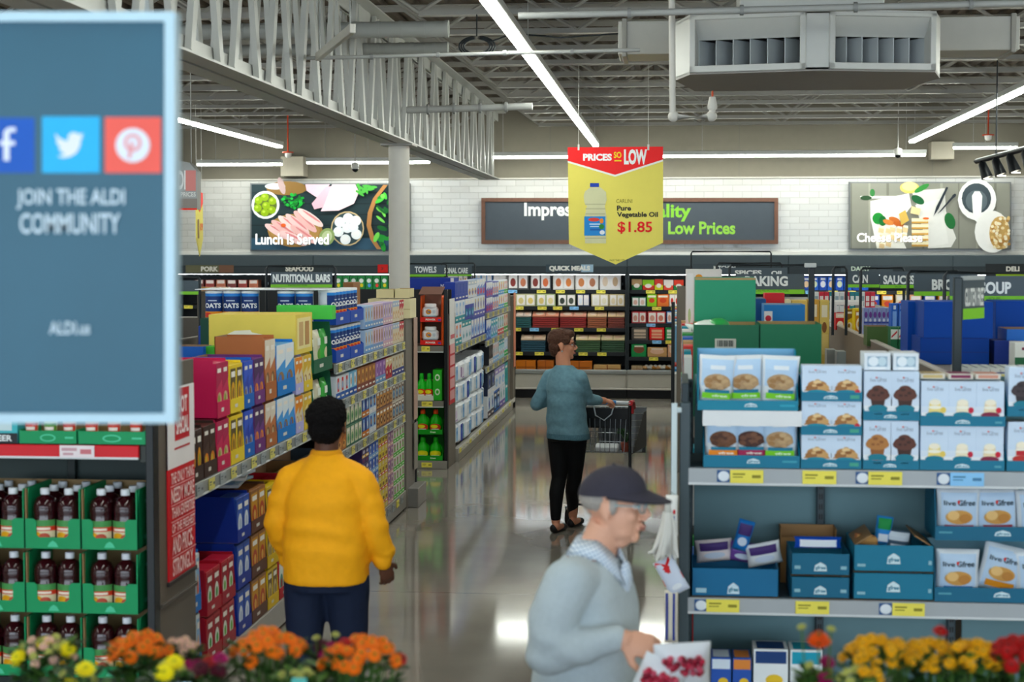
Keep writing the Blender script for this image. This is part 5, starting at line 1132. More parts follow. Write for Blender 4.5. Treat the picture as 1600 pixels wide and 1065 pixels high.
for lev, z in enumerate((.173, .985, 1.402)):
    for k in range(12):
        nm, c, c2 = pal[(k*5+lev*2) % 6]; p = gbox('grocery_box', 'box', .22, .30 if lev else .5, .04 if lev == 2 and k < 4 else .12, c, c2, c2, c, k % 5)
        if lev == 2 and k < 2: continue
        o = p.place((.05, 7.8+.5*k, z), -PI/2, '%s box facing the aisle behind the end shelf, %s, %s shelf' % (nm, near(k), ('lowest', 'middle', 'top')[lev]))
# green cartons
t = obin('green_carton', 'dark green open carton with a grey barcode label behind the bagged mixes', 'carton', 1084, 1186, 507, 8.6, 1.402, .36, '#166043', '#a3855a')
S0 = P(1117, 544, 8.6), P(1150, 529, 8.6)
mb = MB(); mb.box(S0[0].x, 8.594, S0[0].z, S0[1].x, 8.5985, S0[1].z, '#b9b8ac', .0005); S = _S(lambda uu, v, L: (S0[0].x+uu*(S0[1].x-S0[0].x), 8.594-L, S0[0].z+v*(S0[1].z-S0[0].z)))
mb.art([('r', .1+.08*k, .2, .14+.08*k+(.02 if k % 3 else 0), .85, '#4c504c') for k in range(10)], S)
mb.v = [(x-t.location.x, y-t.location.y, z-t.location.z) for x, y, z in mb.v]; mb.build('barcode_label', t, label='grey barcode label')
obin('green_carton', 'dark green open carton without label beside the grey posts', 'carton', 1188, 1284, 506, 8.6, 1.402, .36, '#1b6848', '#a3855a')
o = block('green_carton', 'tall lighter green carton panel with white print rising over the open green cartons', 'carton', 1086, 1181, 434, 9.15, 1.402, .35, '#2f8a66', [('p', [(.44, .22), (.56, .22), (.57, .5), (.52, .62), (.5, .52), (.44, .58)], '#d3e6dc'), ('e', .48, .36, .02, .05, '#2f8a66'), ('e', .53, .4, .015, .04, '#2f8a66'), ('r', 0, .985, 1, 1, '#a3855a')])
mb = MB(); p = P(1110, 504, 8.78); mb.ell((0, 0, 0), (.10, .10, .045), '#dfe8e0|r0.3'); mb.ell((.04, -.03, .015), (.06, .06, .04), '#3f9a54|r0.3'); mb.tube([(-.09, 0, 0), (-.13, .02, .02)], [.02, .005], '#dfe8e0|r0.3', 8); tag(mb.build('plastic_bag', None, (p.x, 8.78, 1.85)), 'crumpled white and green bag lying in the labelled green carton', 'bag')
obin('blue_carton', 'bright blue carton with a small red picture behind the green cartons', 'carton', 1194, 1258, 476, 10.0, 1.402, .3, '#0d74b4', '#8fa8b8')
a = P(1194, 503, 9.99), P(1207, 486, 9.99); mb = MB(); mb.box(a[0].x, 9.992, a[0].z, a[1].x, 9.998, a[1].z, '#e4e0e0', .0005); mb.ell(((a[0].x+a[1].x)/2, 9.991, (a[0].z+a[1].z)/2-.01), (.018, .002, .018), '#b82a3c'); tag(mb.build('picture_card'), 'small white card with red fruit on the bright blue carton', 'card')
block('red_carton', 'plain red carton behind the bright blue carton', 'carton', 1195, 1226, 458, 10.8, 1.402, .2, '#c8282e')
block('navy_carton', 'dark blue carton between the tall green panel and the bright blue carton', 'carton', 1181, 1197, 467, 10.4, 1.402, .3, '#17477c')
block('white_carton', 'tall white carton with orange print behind the tall green panel', 'carton', 1072, 1128, 421, 12.9, 1.402, .4, '#dfdbd6', [('e', .36, .92, .1, .03, '#d8923c'), ('r', .02, .2, .2, .96, '#e9e7e4'), ('e', .1, .5, .04, .08, '#b8d09c')])
for k, (a, b, c) in enumerate(((1228, 1236, '#e0d4ae'), (1237, 1262, '#d8b86c'), (1263, 1280, '#d0a050'), (1281, 1296, '#dcc070'))):
    block('baking_box', ('ivory', 'sandy', 'amber', 'straw')[k]+' box in the row right under the baking sign', 'box', a, b, 468+k % 2, 12.3, 1.402, .2, c, [('r', .2, .75, .8, .93, '#efe4c8'), ('e', .5, .6, .25, .08, '#8a5a34'), ('r', .1, .2, .9, .5, '#e6cc84')])
for k in range(2):
    a = 1292+k*16; block('grey_post_box', ('first', 'second')[k]+' plain grey carton leaning against the centre panel behind the green cartons', 'carton', a, a+14, 546+k*3, 11.0-k*.4, 1.402, .15, '#9aa09a')
# stock on the far side of the centre panel
ZR = 1.652
for k, (a, b, top, Y, c, c2, lb) in enumerate(((1306, 1320, 489, 12.9, '#c82c2c', '#e8d8c8', 'small red box with pale print'), (1322, 1334, 483, 12.4, '#e3c84c', '#8c6a2c', 'yellow pack with brown print'), (1335, 1350, 482, 12.2, '#ecd24c', '#c88a2c', 'yellow pack with amber print'))):
    block('grocery_box', lb+' beyond the brown centre panel', 'box', a, b, top, Y, ZR, .15, c, gart(c2, '#efe6d0', c2, k))
mb = MB(); a = P(1302, 476, 13.2), P(1347, 472, 13.2); mb.box(a[0].x, 13.1, ZR, a[0].x+.02, 13.5, a[0].z, '#dfe0e0'); mb.box(a[1].x-.02, 13.1, ZR, a[1].x, 13.5, a[0].z, '#dfe0e0'); mb.box(a[0].x, 13.1, a[0].z, a[1].x, 13.5, a[0].z+.03, '#e4e4e2'); tag(mb.build('white_rack', None), 'low white rack beyond the brown centre panel, over the red box', 'rack')
for i in range(6):
    a = 1350+7*i; block('juice_box', 'small violet drink box, %s from the yellow packs' % nth(i), 'box', a, a+6.6, 481, 11.6, ZR, .12, '#8f9cc8', [('r', 0, 0, 1, .35, '#c9cde0'), ('e', .5, .78, .35, .1, '#6a3c8c'), ('e', .5, .6, .25, .06, '#dfe4f0'), ('r', 0, .5, 1, .56, '#3c4c9c')])
for i in range(2): block('blue_pack', '%s pale blue tall pack beside the violet drink boxes' % nth(i), 'box', 1393+11*i, 1403+11*i, 474, 11.2, ZR, .14, '#2f62c0', [('r', .2, .3, .8, .8, '#7fa8e4'), ('r', .3, .85, .7, .95, '#dfe8f4')])
for i in range(2): block('can_pack', '%s green and white pack in front of the pale blue packs' % nth(i), 'box', 1392+12*i, 1403+12*i, 511, 10.4, ZR, .14, '#2a6a44', [('r', 0, .45, 1, .9, '#e4e8e0'), ('p', [(.1, .5), (.9, .75), (.9, .85), (.1, .6)], '#c8323a')])
obin('olive_carton', 'low olive green open carton below the violet drink boxes', 'carton', 1355, 1391, 510, 10.7, ZR, .2, '#4f6a3c')
BLU = '#004092|k0.1'
block('blue_carton', 'upper royal blue carton under the soup sign', 'carton', 1444, 1552, 471, 9.0, 1.79, .34, BLU, [('r', .42, .1, .5, .14, '#8fa8dc'), ('r', 0, .0, 1, .01, '#08226c')])
block('blue_carton', 'lower royal blue carton under the soup sign', 'carton', 1438, 1546, 527, 9.0, ZR, .34, '#003a88|k0.1', [('r', 0, .45, 1, .47, '#08226c')])
block('blue_carton', 'narrow royal blue carton with a torn white edge beside the pale blue packs', 'carton', 1419, 1441, 471, 9.35, ZR, .3, '#00479a|k0.1', [('r', .84, .45, .98, .95, '#d8d4d0'), ('r', .9, .2, .98, .4, '#c8c4c4')])
block('blue_carton', 'royal blue carton at the frame edge behind the light blue tray', 'carton', 1556, 1640, 470, 9.6, ZR, .3, '#004092|k0.1')
obin('light_blue_tray', 'light blue tray with white letters at the frame edge', 'tray', 1573, 1640, 514, 9.05, 1.77, .25, '#1f62b4')
block('navy_carton', 'navy carton under the light blue tray', 'carton', 1554, 1590, 532, 9.0, ZR, .22, '#122c7c')
block('grocery_box', 'white and green box with maroon band at the frame edge', 'box', 1586, 1640, 535, 8.65, ZR, .15, '#dfe0d8', [('r', 0, 0, 1, .45, '#24603c'), ('r', .2, .72, 1, .82, '#7a2440')])
for i in range(9):
    a = 1497+15*i; p = P(a, 570, 8.15), P(a+14, 570, 8.15)
    mb = carton(p[1].x-p[0].x, .045, .30, '#d6d8d4|r0.4', [('r', .1, .1, .9, .4, '#e2d68c'), ('r', 0, .5, 1, .62, '#2c3c8c')], top=[('r', .05, .1, .6, .9, '#c4ccc4'), ('r', .65, .1, .95, .9, '#4c5c6c')]); tag(mb.build('flat_pack', None, ((p[0].x+p[1].x)/2, 8.05, ZR)), 'white flat pack with pale yellow tag, %s from the centre panel' % nth(i), 'pack')

# ================================================================== SECOND RIGHT RUN, mostly hidden
u = thing('shelf_run', 'farther brown shelf run past the cross aisle, edge-on behind the dark end shelf', 'shelving')
mb = MB(); mb.box(.02, 17.0, 0, .30, 17.05, 1.90, '#736c62|r0.45', .003); mb.box(.3, 17.0, 0, 2.44, 17.05, 1.6, '#736c62|r0.45', .003); mb.build('end_panel', u)
mb = MB(); mb.box(-.035, 16.96, 0, .0, 17.02, 1.74, '#121416|r0.4', .002); mb.build('post', u)
mb = MB(); mb.box(.06, 17.05, 0, 2.40, 23.4, .15, BRD); mb.build('base_deck', u)
mb = MB(); mb.box(1.2, 17.05, .1, 1.24, 23.4, 1.62, BR); mb.build('spine_panel', u)
for z in (.6, 1.1, 1.62):
    mb = MB(); mb.box(.06, 17.05, z-.03, 2.40, 23.4, z, BRD); mb.build('shelf', u)
for lev, z in enumerate((.173, .62, 1.12)):
    for k in range(8):
        nm, c, c2 = (('pale blue', '#5c9cd0', '#e4e8ec'), ('white', '#e0e0dc', '#5c8fc0'), ('sky', '#8fc0e0', '#e8e8e8'), ('red', '#c84c44', '#e8e0d8'))[(k*3+lev) % 4]
        gbox('grocery_box', 'box', .4, .36, .14, c, c2, c2, c, k % 5).place((-.02, 17.5+.75*k, z+.001), -PI/2, '%s box on the farther run facing the aisle, %s, %s shelf' % (nm, near(k), ('lowest', 'middle', 'upper')[lev]))
for i in range(13):
    nm, c, c2 = (('teal and white', '#2f7a84', '#e0e4e0'), ('red and white', '#c02c3c', '#e4d8d4'), ('white', '#d8dad8', '#8c9ca4'))[(i*2+i//3) % 3]
    a = 1264+8*i; p = P(a, 456, 17.6), P(a+7.5, 456, 17.6)
    mb = carton(p[1].x-p[0].x, p[0].z-1.622, .12, c+'|r0.45', [('r', .15, .3, .85, .8, c2), ('r', .15, .5, .85, .55, c)]); tag(mb.build('grocery_box', None, ((p[0].x+p[1].x)/2, 17.6, 1.622)), '%s box in the row behind the black loops, %s from the sign post' % (nm, nth(i)), 'box')
# ================================================================== DETERGENT END DISPLAY AND PAPER GOODS RUN
YD = 17.0
def xd(px, Y=YD): return P(px, 600, Y).x
def zd(py, px=680, Y=YD): return P(px, py, Y).z
u = thing('end_shelf_unit', 'dark end shelf unit with detergent and green bottles at the cross aisle', 'shelving')
X0 = -4.7
mb = MB(); mb.box(X0, 17.5, .1, -2.36, 17.52, 1.85, '#16191a|r0.5'); mb.build('back_panel', u)
mb = MB(); mb.box(-2.37, 17.0, 0, -2.335, 17.06, 1.86, '#141617|r0.4', .003); mb.build('upright', u)
mb = MB(); mb.box(-2.352, 17.06, 0, -2.332, 17.6, 1.6, '#6c655c|r0.5', .002); mb.build('side_panel', u)
mb = MB(); mb.box(X0, 17.02, 0, -2.37, 17.5, .075, BRD); mb.box(X0, 16.98, 0, -2.34, 17.02, .085, '#8a8780|r0.4'); mb.build('base_deck', u)
zA, zB = zd(540), zd(626)
for z, tx_ in ((zA, (659, 672)), (zB, (659, 676))): shelf(u, X0, -2.375, 17.5, 16.99, z, .065, [((xd(tx_[0])+xd(tx_[1]))/2, xd(tx_[1])-xd(tx_[0]), YT)], (), BRD, '#77746c|r0.4')
price_tag(u, (xd(658)+xd(676))/2, 16.978, .045, .11, .05, YT, 'y')
t = thing('side_banner', 'narrow white and red banner on the side of the detergent display', 'sign', (-2.33, 17.28, .66))
mb = MB(); mb.box(0, -.2, 0, .008, .2, 1.1, '#c8323a|r0.4', .001); mb.box(0, -.2, .62, .0085, .2, 1.1, '#e4e2e0|r0.4', .001)
S = _S(lambda uu, v, L: (.009+L, -.2+uu*.4, v*1.1)); mb.art([('r', .06, .04+.11*k, .94, .13+.11*k, '#e0a8a8') for k in range(5)]+[('r', .1, .62, .9, .66, '#c86a70')], S); mb.build('panel', t)
# detergent case: two tiers
tub = MB(); tub.box(-.085, 0, 0, .085, .10, .105, '#e4e7ea|r0.35', .02); tub.lathe([(.062, .105), (.062, .135), (.055, .142)], '#eef0f2|r0.35', (0, .05, 0), 18)
tub.art([('e', .42, .55, .17, .25, '#e8862c'), ('e', .42, .55, .12, .17, '#f2c43c'), ('t', 'Tide', .31, .45, .53, .66, '#1f3f9c', .04), ('e', .76, .55, .1, .17, '#c8d0da'), ('r', .25, .1, .8, .2, '#b8c8dc')], flat(.17, .105))
TUB = Proto('detergent_tub', 'detergent', [(None, tub)], 0)
OR = '#e2602c|r0.45'
for k, (yb_, lb) in enumerate(((539, 'lower'), (503, 'upper'))):
    z = zd(yb_)+.002; a, b = xd(657), xd(690); w = b-a
    t = thing('detergent_case', 'orange and red display case of detergent tubs, %s tier' % lb, 'display case', ((a+b)/2, YD, z))
    mb = tray(w, .235 if k == 0 else .27, .30, .048, OR, '#8c6a5a', slope=.1, ops=[('t', 'POWER', .25, .3, .72, .7, '#f4ece4', .04), ('r', .84, .25, .97, .6, '#2a3f9c')]); mb.box(-w/2, -.002, 0, w/2, .003, .048, '#d8302c|r0.45', 0); mb.art([('t', 'POWER', .25, .3, .72, .7, '#f4ece4', .04), ('r', .84, .25, .97, .6, '#2a3f9c')], flat(w, .048, y=-.003)); mb.build('case_body', t)
    if k: mb = MB(); mb.box(-w/2-.02, .02, 0, w/2, .28, .006, '#7a5a50|r0.6', 0, Matrix.Translation((0, 0, .275)) @ Matrix.Rotation(.28, 4, 'X')); mb.build('flap', t)
    TUB.place(((a+b)/2-.015, YD+.03, z+.045), 0, 'white detergent tub in the %s tier of the orange case' % lb)
mb = MB(); mb.box(xd(690.6), YD+.02, zA+.002, xd(693), YD+.3, zA+.50, OR, .002); tag(mb.build('case_divider'), 'orange upright cardboard divider beside the detergent case', 'divider')
# green bottles
def bott(w, h, c, capc, labc):
    mb = MB(); mb.lathe([(w*.42, 0), (w*.5, h*.03), (w*.5, h*.45), (w*.44, h*.62), (w*.22, h*.76), (w*.16, h*.82)], c+'|r0.25', n=16); S = lathe_surface([(w*.505, h*.08), (w*.505, h*.44)]); mb.art([('e', .5, .5, .34, .42, labc), ('e', .45, .6, .2, .2, '#e8e04c'), ('r', .3, .2, .7, .34, '#e8ece0')], S)
    mb.tube([(w*.3, 0, h*.66), (w*.46, 0, h*.55), (w*.47, 0, h*.4)], .012, c+'|r0.25', 8)
    cm = MB(); cm.lathe([(w*.20, h*.80), (w*.21, h*.84), (w*.19, h*.98), (w*.12, h)], capc+'|r0.35', n=14)
    return [('bottle', mb), ('cap', cm)]
G1 = Proto('cleaner_bottle', 'bottle', bott(.11, .27, '#35b83c', '#35b83c', '#d8442c'), 0)
G2 = Proto('cleaner_bottle', 'bottle', bott(.128, .25, '#2aa82c', '#e0521f', '#c8402a'), 0)
G3 = Proto('cleaner_bottle', 'bottle', bott(.128, .23, '#2aa82c', '#2aa82c', '#d8d84c'), 0)
mb = carton(xd(690)-xd(676), zd(578)-zB, .26, '#3fae3c|r0.45', [('e', .5, .75, .28, .11, '#d8ecd0'), ('e', .5, .75, .16, .06, '#3fae3c'), ('e', .5, .28, .28, .11, '#d8ecd0'), ('e', .5, .28, .16, .06, '#3fae3c')]); tag(mb.build('green_carton', None, ((xd(690)+xd(676))/2, YD+.02, zB+.002)), 'bright green carton with two pale swirls on the detergent display', 'carton')
mb = tray(xd(677)-xd(652), .20, .26, .05, '#d8d8cc|r0.5', slope=.3); tag(mb.build('white_tray', None, ((xd(677)+xd(652))/2, YD+.012, zB+.002)), 'white lipped tray beside the bright green carton', 'display tray')
for i, px in enumerate((657, 669)): G1.place((xd(px), YD+.085, zB+.01), 0, 'green cleaner bottle in the white lipped tray, %s the swirl carton' % ('farther from' if i == 0 else 'next to'))
for k, (yb_, pr, lb) in enumerate(((731, G3, 'bottom'), (690, G2, 'second'))):
    z = .088+.272*k; a, b = xd(648), xd(691)
    mb = tray(b-a, .265, .32, .05, '#1f9430|r0.45', '#1a7a2a', slope=.75, ops=[('t', 'Green', .55, .3, .75, .7, '#d8ecd0', .03)]); tag(mb.build('green_tray', None, ((a+b)/2, YD+.012, z)), '%s green tray of cleaner bottles on the detergent display' % lb, 'display tray')
    for i in range(2): pr.place((a+.072+.134*i, YD+.09, z+.006), 0, 'green cleaner bottle with %s cap, %s in the %s green tray' % ('orange' if k else 'green', nth(i), lb))
block('blue_panel_carton', 'wide royal blue carton on top of the paper goods run beside the column', 'carton', 636, 709, 434, 18.0, 1.60, .4, '#12308f', [('t', 'N°2', .72, .72, .86, .82, '#dfe4f0', .03), ('r', .93, 0, 1, 1, '#e4dcd8')])

u = thing('shelf_run', 'brown shelf run of paper goods and bathroom packs past the detergent display', 'shelving')
mb = MB(); mb.box(-3.58, 17.6, .1, -3.53, 23.6, 1.6, BR); mb.build('spine_panel', u)
mb = MB(); mb.box(-3.6, 17.6, 0, -2.36, 23.6, .13, BRD); mb.box(-2.36, 17.62, .0, -2.30, 23.9, .14, '#9a968e|r0.3'); mb.box(-2.305, 17.62, .09, -2.295, 23.9, .15, '#d0cdc4|r0.3'); mb.build('base_deck', u)
sside(u, 17.62, 20.5, -2.33, 1.24, 14)
for z in (1.485, 1.14, .81): sside(u, 20.54, 23.55, -2.33, z, 10)
mb = MB(); mb.box(-2.40, 23.3, 0, -2.34, 23.62, 1.66, '#6f685f|r0.5', .003); mb.box(-2.40, 23.62, 0, -2.3, 23.9, 1.62, '#716a60|r0.5', .003); mb.box(-2.32, 23.9, .0, -2.295, 23.95, 1.66, '#141414', .002); mb.box(-2.295, 23.65, .6, -2.285, 23.88, 1.66, '#cf8a70|r0.5', .001); mb.build('end_panel', u)
for k in range(20): price_tag(u, 17.7+.3*k, -2.294, .115, .16, .045, ('#d8d4c0|r0.5', YT)[k % 3 == 0], 'x')
WB, TE, NV, LBl = '#dfe3ea', '#1f8f9c', '#1f3a9c', '#8fb8e0'
for tier, (h, seq) in enumerate(((.235, [(2, (WB, TE, '#e07a3c', LBl), 3, 'white and teal brush pack'), (3, (WB, TE, '#c8d4e0', TE), 0, 'teal topped brush pack'), (5, (NV, '#dfe3ea', LBl, '#3f62c0'), 2, 'navy brush pack')]), (.235, [(3, (WB, TE, LBl, '#dfe3ea'), 3, 'white and teal care pack'), (3, (NV, '#e4e6ea', TE, LBl), 0, 'navy and white care pack'), (4, (WB, '#4a4fa8', '#c8b890', NV), 3, 'white and indigo care pack')]), (.20, [(4, (NV, NV, '#1c3f9c', NV), 3, 'plain blue pack'), (3, (WB, '#b8c4d0', '#c8a87c', NV), 0, 'white bristled pack'), (3, ('#6f8fc8', WB, '#c83a4a', '#7f5fb0'), 1, 'blue and red pack')]))):
    run('brush_pack', 'bathroom pack', XF, 1.242+tier*.24, h, 17.65, 20.45, seq, ('in the first', 'in the second', 'in the top')[tier]+' tier over the paper rolls', .12)
for tier in range(2):
    run('brush_pack', 'bathroom pack', XF, 1.487+tier*.19, .185, 20.6, 23.27, [(3, ('#5f4fa0', WB, '#c8344a', NV), 1, 'purple wash pack'), (3, (NV, WB, '#e07a3c', LBl), 2, 'navy wash pack'), (3, (WB, '#3f9ad0', '#e8c43c', '#c83a4c'), 3, 'white wash pack'), (2, (WB, '#3fae4c', '#e0702c', '#e4e4e0'), 3, 'white and green wash pack')], 'on the far top shelf, %s tier' % ('lower', 'upper')[tier], .12)
run('brush_pack', 'bathroom pack', XF, 1.142, .255, 20.6, 23.27, [(2, ('#2a55b0', WB, LBl, NV), 1, 'blue soap pack'), (3, (LBl, '#2a9aa8', WB, NV), 2, 'light blue soap pack'), (3, (WB, '#c8504c', '#2f8a4c', LBl), 3, 'white soap pack'), (2, ('#d8ccb0', '#3f9a4c', '#c8343c', WB), 3, 'cream and green soap pack')], 'on the far second shelf', .12)
run('brush_pack', 'bathroom pack', XF, .812, .25, 20.9, 23.27, [(2, ('#23242c', '#c8c4c0', '#5a4a3c', '#8c8c8c'), 3, 'black bottle pack'), (3, (WB, LBl, '#d88a6c', TE), 3, 'white bottle pack'), (3, ('#a8d4dc', TE, WB, '#c8704c'), 0, 'aqua bottle pack'), (2, (WB, '#2fae5c', LBl, '#e4e4e4'), 3, 'white and green bottle pack')], 'on the far third shelf', .12)
# paper rolls: soft wrapped packs
def soft(w, h, d, c, ops):
    mb = MB(); mb.box(-w/2, 0, 0, w/2, d, h, c+'|r0.3', .03); S = flat(w*.86, h*.86, z0=h*.07); mb.art(ops, S)
    mb.tube([(-w/2, d/2, h*.5), (-w/2-.012, d/2, h*.5)], [.05, .01], c+'|r0.3', 8); return mb
SP = {'white': Proto('paper_pack', 'paper rolls', [(None, soft(.40, .215, .25, '#e9edf2', [('r', .55, .1, .95, .9, '#8fbce4'), ('p', [(.55, .3), (.75, .55), (.95, .3), (.95, .7), (.55, .7)], '#5f97d0'), ('e', .25, .6, .12, .18, '#c8d8e8'), ('r', .1, .15, .4, .3, '#dfe6ee')]))], 0),
      'navy': Proto('paper_pack', 'paper rolls', [(None, soft(.40, .215, .25, '#e6eaf0', [('r', .0, .0, .55, 1, '#1f3a9c'), ('e', .28, .6, .18, .2, '#3f6cc8'), ('r', .62, .1, .8, .9, '#2f9ab0')]))], 0),
      'plum': Proto('paper_pack', 'paper rolls', [(None, soft(.40, .215, .25, '#e9eaf0', [('r', .06, .2, .3, .8, '#7a3f8c'), ('e', .6, .5, .2, .25, '#d8c8e0'), ('r', .4, .1, .9, .2, '#b8a0c8')]))], 0)}
for tier in range(4):
    for k in range(7):
        kind = ('white', 'navy', 'white', 'plum', 'white', 'white', 'navy', 'white')[(k+tier*3+tier//2) % 8] if k < 3 else ('white', 'white', 'navy', 'white', 'white')[(k+tier) % 5]
        SP[kind].place((XF+.02*((k*7+tier*3) % 3-1), 17.85+.41*k, .152+tier*.222), PI/2, '%s wrapped paper roll pack, %s of the %s row up' % ({'white': 'white and pale blue', 'navy': 'white and navy', 'plum': 'white and plum'}[kind], near(k), nth(tier)))
run('care_box', 'bathroom pack', XF, .152, .275, 20.75, 23.27, [(2, ('#dfe3ea', '#3a2a34', '#8fb0d0', NV), 3, 'white and dark carton'), (2, ('#1f62b4', '#16233c', LBl, WB), 2, 'blue carton'), (2, (WB, '#7a5fae', '#c8d4dc', '#2f9a8c'), 3, 'white and violet carton'), (1, (TE, '#2aa8a8', '#1f8f94', TE), 2, 'turquoise carton')], 'on the base shelf at the far end', .2)
run('care_box', 'bathroom pack', XF, .430, .275, 20.75, 23.27, [(2, ('#25304c', '#dfe3ea', '#8f98a8', NV), 3, 'navy carton'), (3, (WB, '#a08fc8', LBl, '#c8d4dc'), 0, 'white and lilac carton'), (1, ('#1fa0a0', '#2aa8a8', '#1f8f94', TE), 2, 'turquoise carton')], 'in the second tier at the far end', .2)

# ================================================================== COOLERS ALONG THE BACK WALL
YC = 25.5
def zc_(py, px=930, Y=YC): return P(px, py, Y).z
def xc(px, Y=YC): return P(px, 500, Y).x
CB = '#15191b|r0.45'
def cooler(k, X0_, X1_, zsh, label, header=None):
    u = thing('open_cooler', label, 'refrigerated case')
    mb = MB(); mb.box(X0_, YC+.02, 2.02, X1_, 26.62, 2.20, '#4f5b61|r0.45', .01); mb.box(X0_, YC+.0, 1.90, X1_, YC+.2, 2.03, '#30393e|r0.45', .01); mb.build('canopy', u)
    mb = MB(); mb.box(X0_, 26.5, .1, X1_, 26.62, 2.02, CB); mb.build('back_panel', u)
    for x in (X0_, X1_-.03):
        mb = MB(); mb.box(x, YC+.1, .4, x+.03, 26.5, 2.02, '#1d2326|r0.4'); mb.build('side_panel', u)
    mb = MB(); mb.box(X0_, YC-.02, .15, X1_, YC+.5, .40, '#b8b5ac|r0.35', .02); mb.box(X0_, YC-.05, .37, X1_, YC+.06, .44, '#8f9290|r0.3', .015); mb.box(X0_, YC-.045, .135, X1_, YC+.05, .165, '#d0cdc6|r0.3', .008); mb.build('front_bumper', u)
    mb = MB(); mb.box(X0_, YC+.03, 0, X1_, YC+.5, .14, '#0e0f10|r0.5'); mb.build('kick_plate', u)
    mb = MB(); mb.box(X0_+.04, YC+.06, 1.895, X1_-.04, YC+.09, 1.91, '#f4fbff|n0|e20', .002); mb.build('lamp_strip', u)
    mb = MB(); mb.box(X0_+.03, YC+.06, .40, X1_-.03, 26.5, .43, '#2a2f31'); mb.build('deck', u)
    rg = random.Random(k)
    for j, z in enumerate(zsh):
        dp = .62+.08*j
        mb = MB(); mb.box(X0_+.03, 26.5-dp, z-.02, X1_-.03, 26.5, z, CB); s = mb.build('shelf', u)
        mb = MB(); mb.box(X0_+.03, 26.5-dp-.012, z-.055, X1_-.03, 26.5-dp, z+.004, '#0f1213|r0.35', .002); mb.build('price_rail', s)
        n = 6
        for q in range(n):
            x = X0_+.25+(X1_-X0_-.5)*(q+rg.uniform(.2, .7))/n; price_tag(s, x, 26.5-dp-.013, z-.027, .14, .05, BT if rg.random() < .12 else YT, 'y')
        for q in range(14):
            x = X0_+.1+(X1_-X0_-.2)*q/13; mb = MB(); mb.box(x-.008, 26.48, z+.06, x+.008, 26.5, z+.10, '#8fa0a4|r0.3', 0); mb.build('peg', s) if j == 0 else None
    return u
ZL = (1.655, 1.40, 1.07, .70); ZRr = (1.655, 1.40, 1.145, .89, .635)
mods = [(-3.17-2.44*2, ZL, 'open cooler at the wall under the pork sign'), (-3.17-2.44, ZL, 'open cooler at the wall under the seafood sign'), (-3.17, ZL, 'open cooler at the wall behind the person in teal, under the quick meals sign'), (-.73, ZRr, 'open cooler at the wall beyond the shopping cart'), (1.71, ZRr, 'open cooler at the wall behind the baking sign'), (4.15, ZRr, 'open cooler at the wall under the deli sign')]
for k, (x, zz, lb) in enumerate(mods): cooler(k, x, x+2.44, zz, lb)
def header(label, x0, y0, x1, y1, base, texts, extra=()):
    Y = YC-.01; c = P((x0+x1)/2, (y0+y1)/2, Y); t = thing('header_sign', label, 'sign', c); mb = MB(); board(mb, rect(x0, y0, x1, y1), Y, .012, base); mb.art(list(extra)+[tx(*q) for q in texts], plane(Y)); shift(mb, c).build('panel', t)
header('pork header sign on the wall cooler', 290, 414, 365, 426, '#6b6a52', [('PORK', 314, 416, 341, 424, '#efece4', .05)], [rr(342, 414, 365, 426, '#7c5a48')])
header('seafood header sign on the wall cooler, over the nutritional bars sign', 430, 414, 512, 426, '#2f383c', [('SEAFOOD', 446, 415, 490, 424, '#efece4', .05)])
header('quick meals header sign on the wall cooler', 853, 413, 927, 425, '#3a4a54', [('QUICK MEALS', 858, 415, 922, 424, '#f4f4f0', .06)], [rr(908, 413, 927, 425, '#a8c4d8')])
header('deli header sign on the wall cooler', 1540, 412, 1612, 434, '#24292c', [('DELI', 1572, 416, 1593, 424, '#efece4', .05)], [rr(1556, 428, 1612, 436, '#8fae3c')])
header('short red header sign beside the round column', 590, 413, 606, 426, '#d8281f', [('>', 596, 417, 599, 422, '#3a1a18', .03)])
NM = {}
def pack(px0, px1, yt, yb_, c, ops, what, row, Y=25.95, top=None, d=.22, layers=0, name='food_pack'):
    a, b = P(px0, 450, Y), P(px1, yt, Y); a.z = yb_; w, h = b.x-a.x, min(b.z-a.z, {1.402: .19, 1.072: .265, .702: .30, 1.147: .185, .892: .19, .637: .19, .432: .14}.get(yb_, 9)); mb = MB()
    if layers:
        hl = h*.62
        for q in range(layers): mb.box(-w/2+.004*(q % 2), 0, hl*q/layers, w/2-.004*(q % 2), d, hl*(q+.86)/layers, c+'|r0.4', .003)
        # the top pack is propped up and shows its face
        M = Matrix.Translation((0, .0, hl)) @ Matrix.Rotation(math.radians(25), 4, 'X'); t0 = top or '#c8a88c'
        mb.box(-w/2, 0, 0, w/2, .16, .02, t0+'|r0.4', .003, M); S = _S(lambda u, v, L: tuple(M @ Vector(((u-.5)*w, v*.16, .02+L)))); mb.art([('e', .27, .5, .16, .3, '#e0c8b4'), ('e', .72, .5, .16, .3, '#d8b8a0'), ('r', .48, .0, .51, 1, '#7a5a44'), ('r', .1, .85, .9, .95, '#8a5040')], S)
    else:
        mb.box(-w/2, 0, 0, w/2, d, h, c+'|r0.4', .004); mb.art(ops, flat(w, h))
    k = (what, row); NM[k] = NM.get(k, 0)+1; lb = '%s on the %s of the wall cooler' % (what, row)
    if NM[k] > 1: lb += ', %s one' % nth(NM[k]-1)
    return tag(mb.build(name, None, ((a.x+b.x)/2, Y, a.z)), lb, 'packaged food')
def two(c1, c2, W_='#efe9e4'): return [('r', .06, .1, .46, .92, W_), ('r', .54, .1, .94, .92, W_), ('e', .26, .45, .13, .26, c1), ('e', .74, .45, .13, .26, c2)]
R1, R2, R3, R4, R5 = 'top shelf', 'second shelf', 'third shelf', 'fourth shelf', 'lowest deck'
zrow = {}
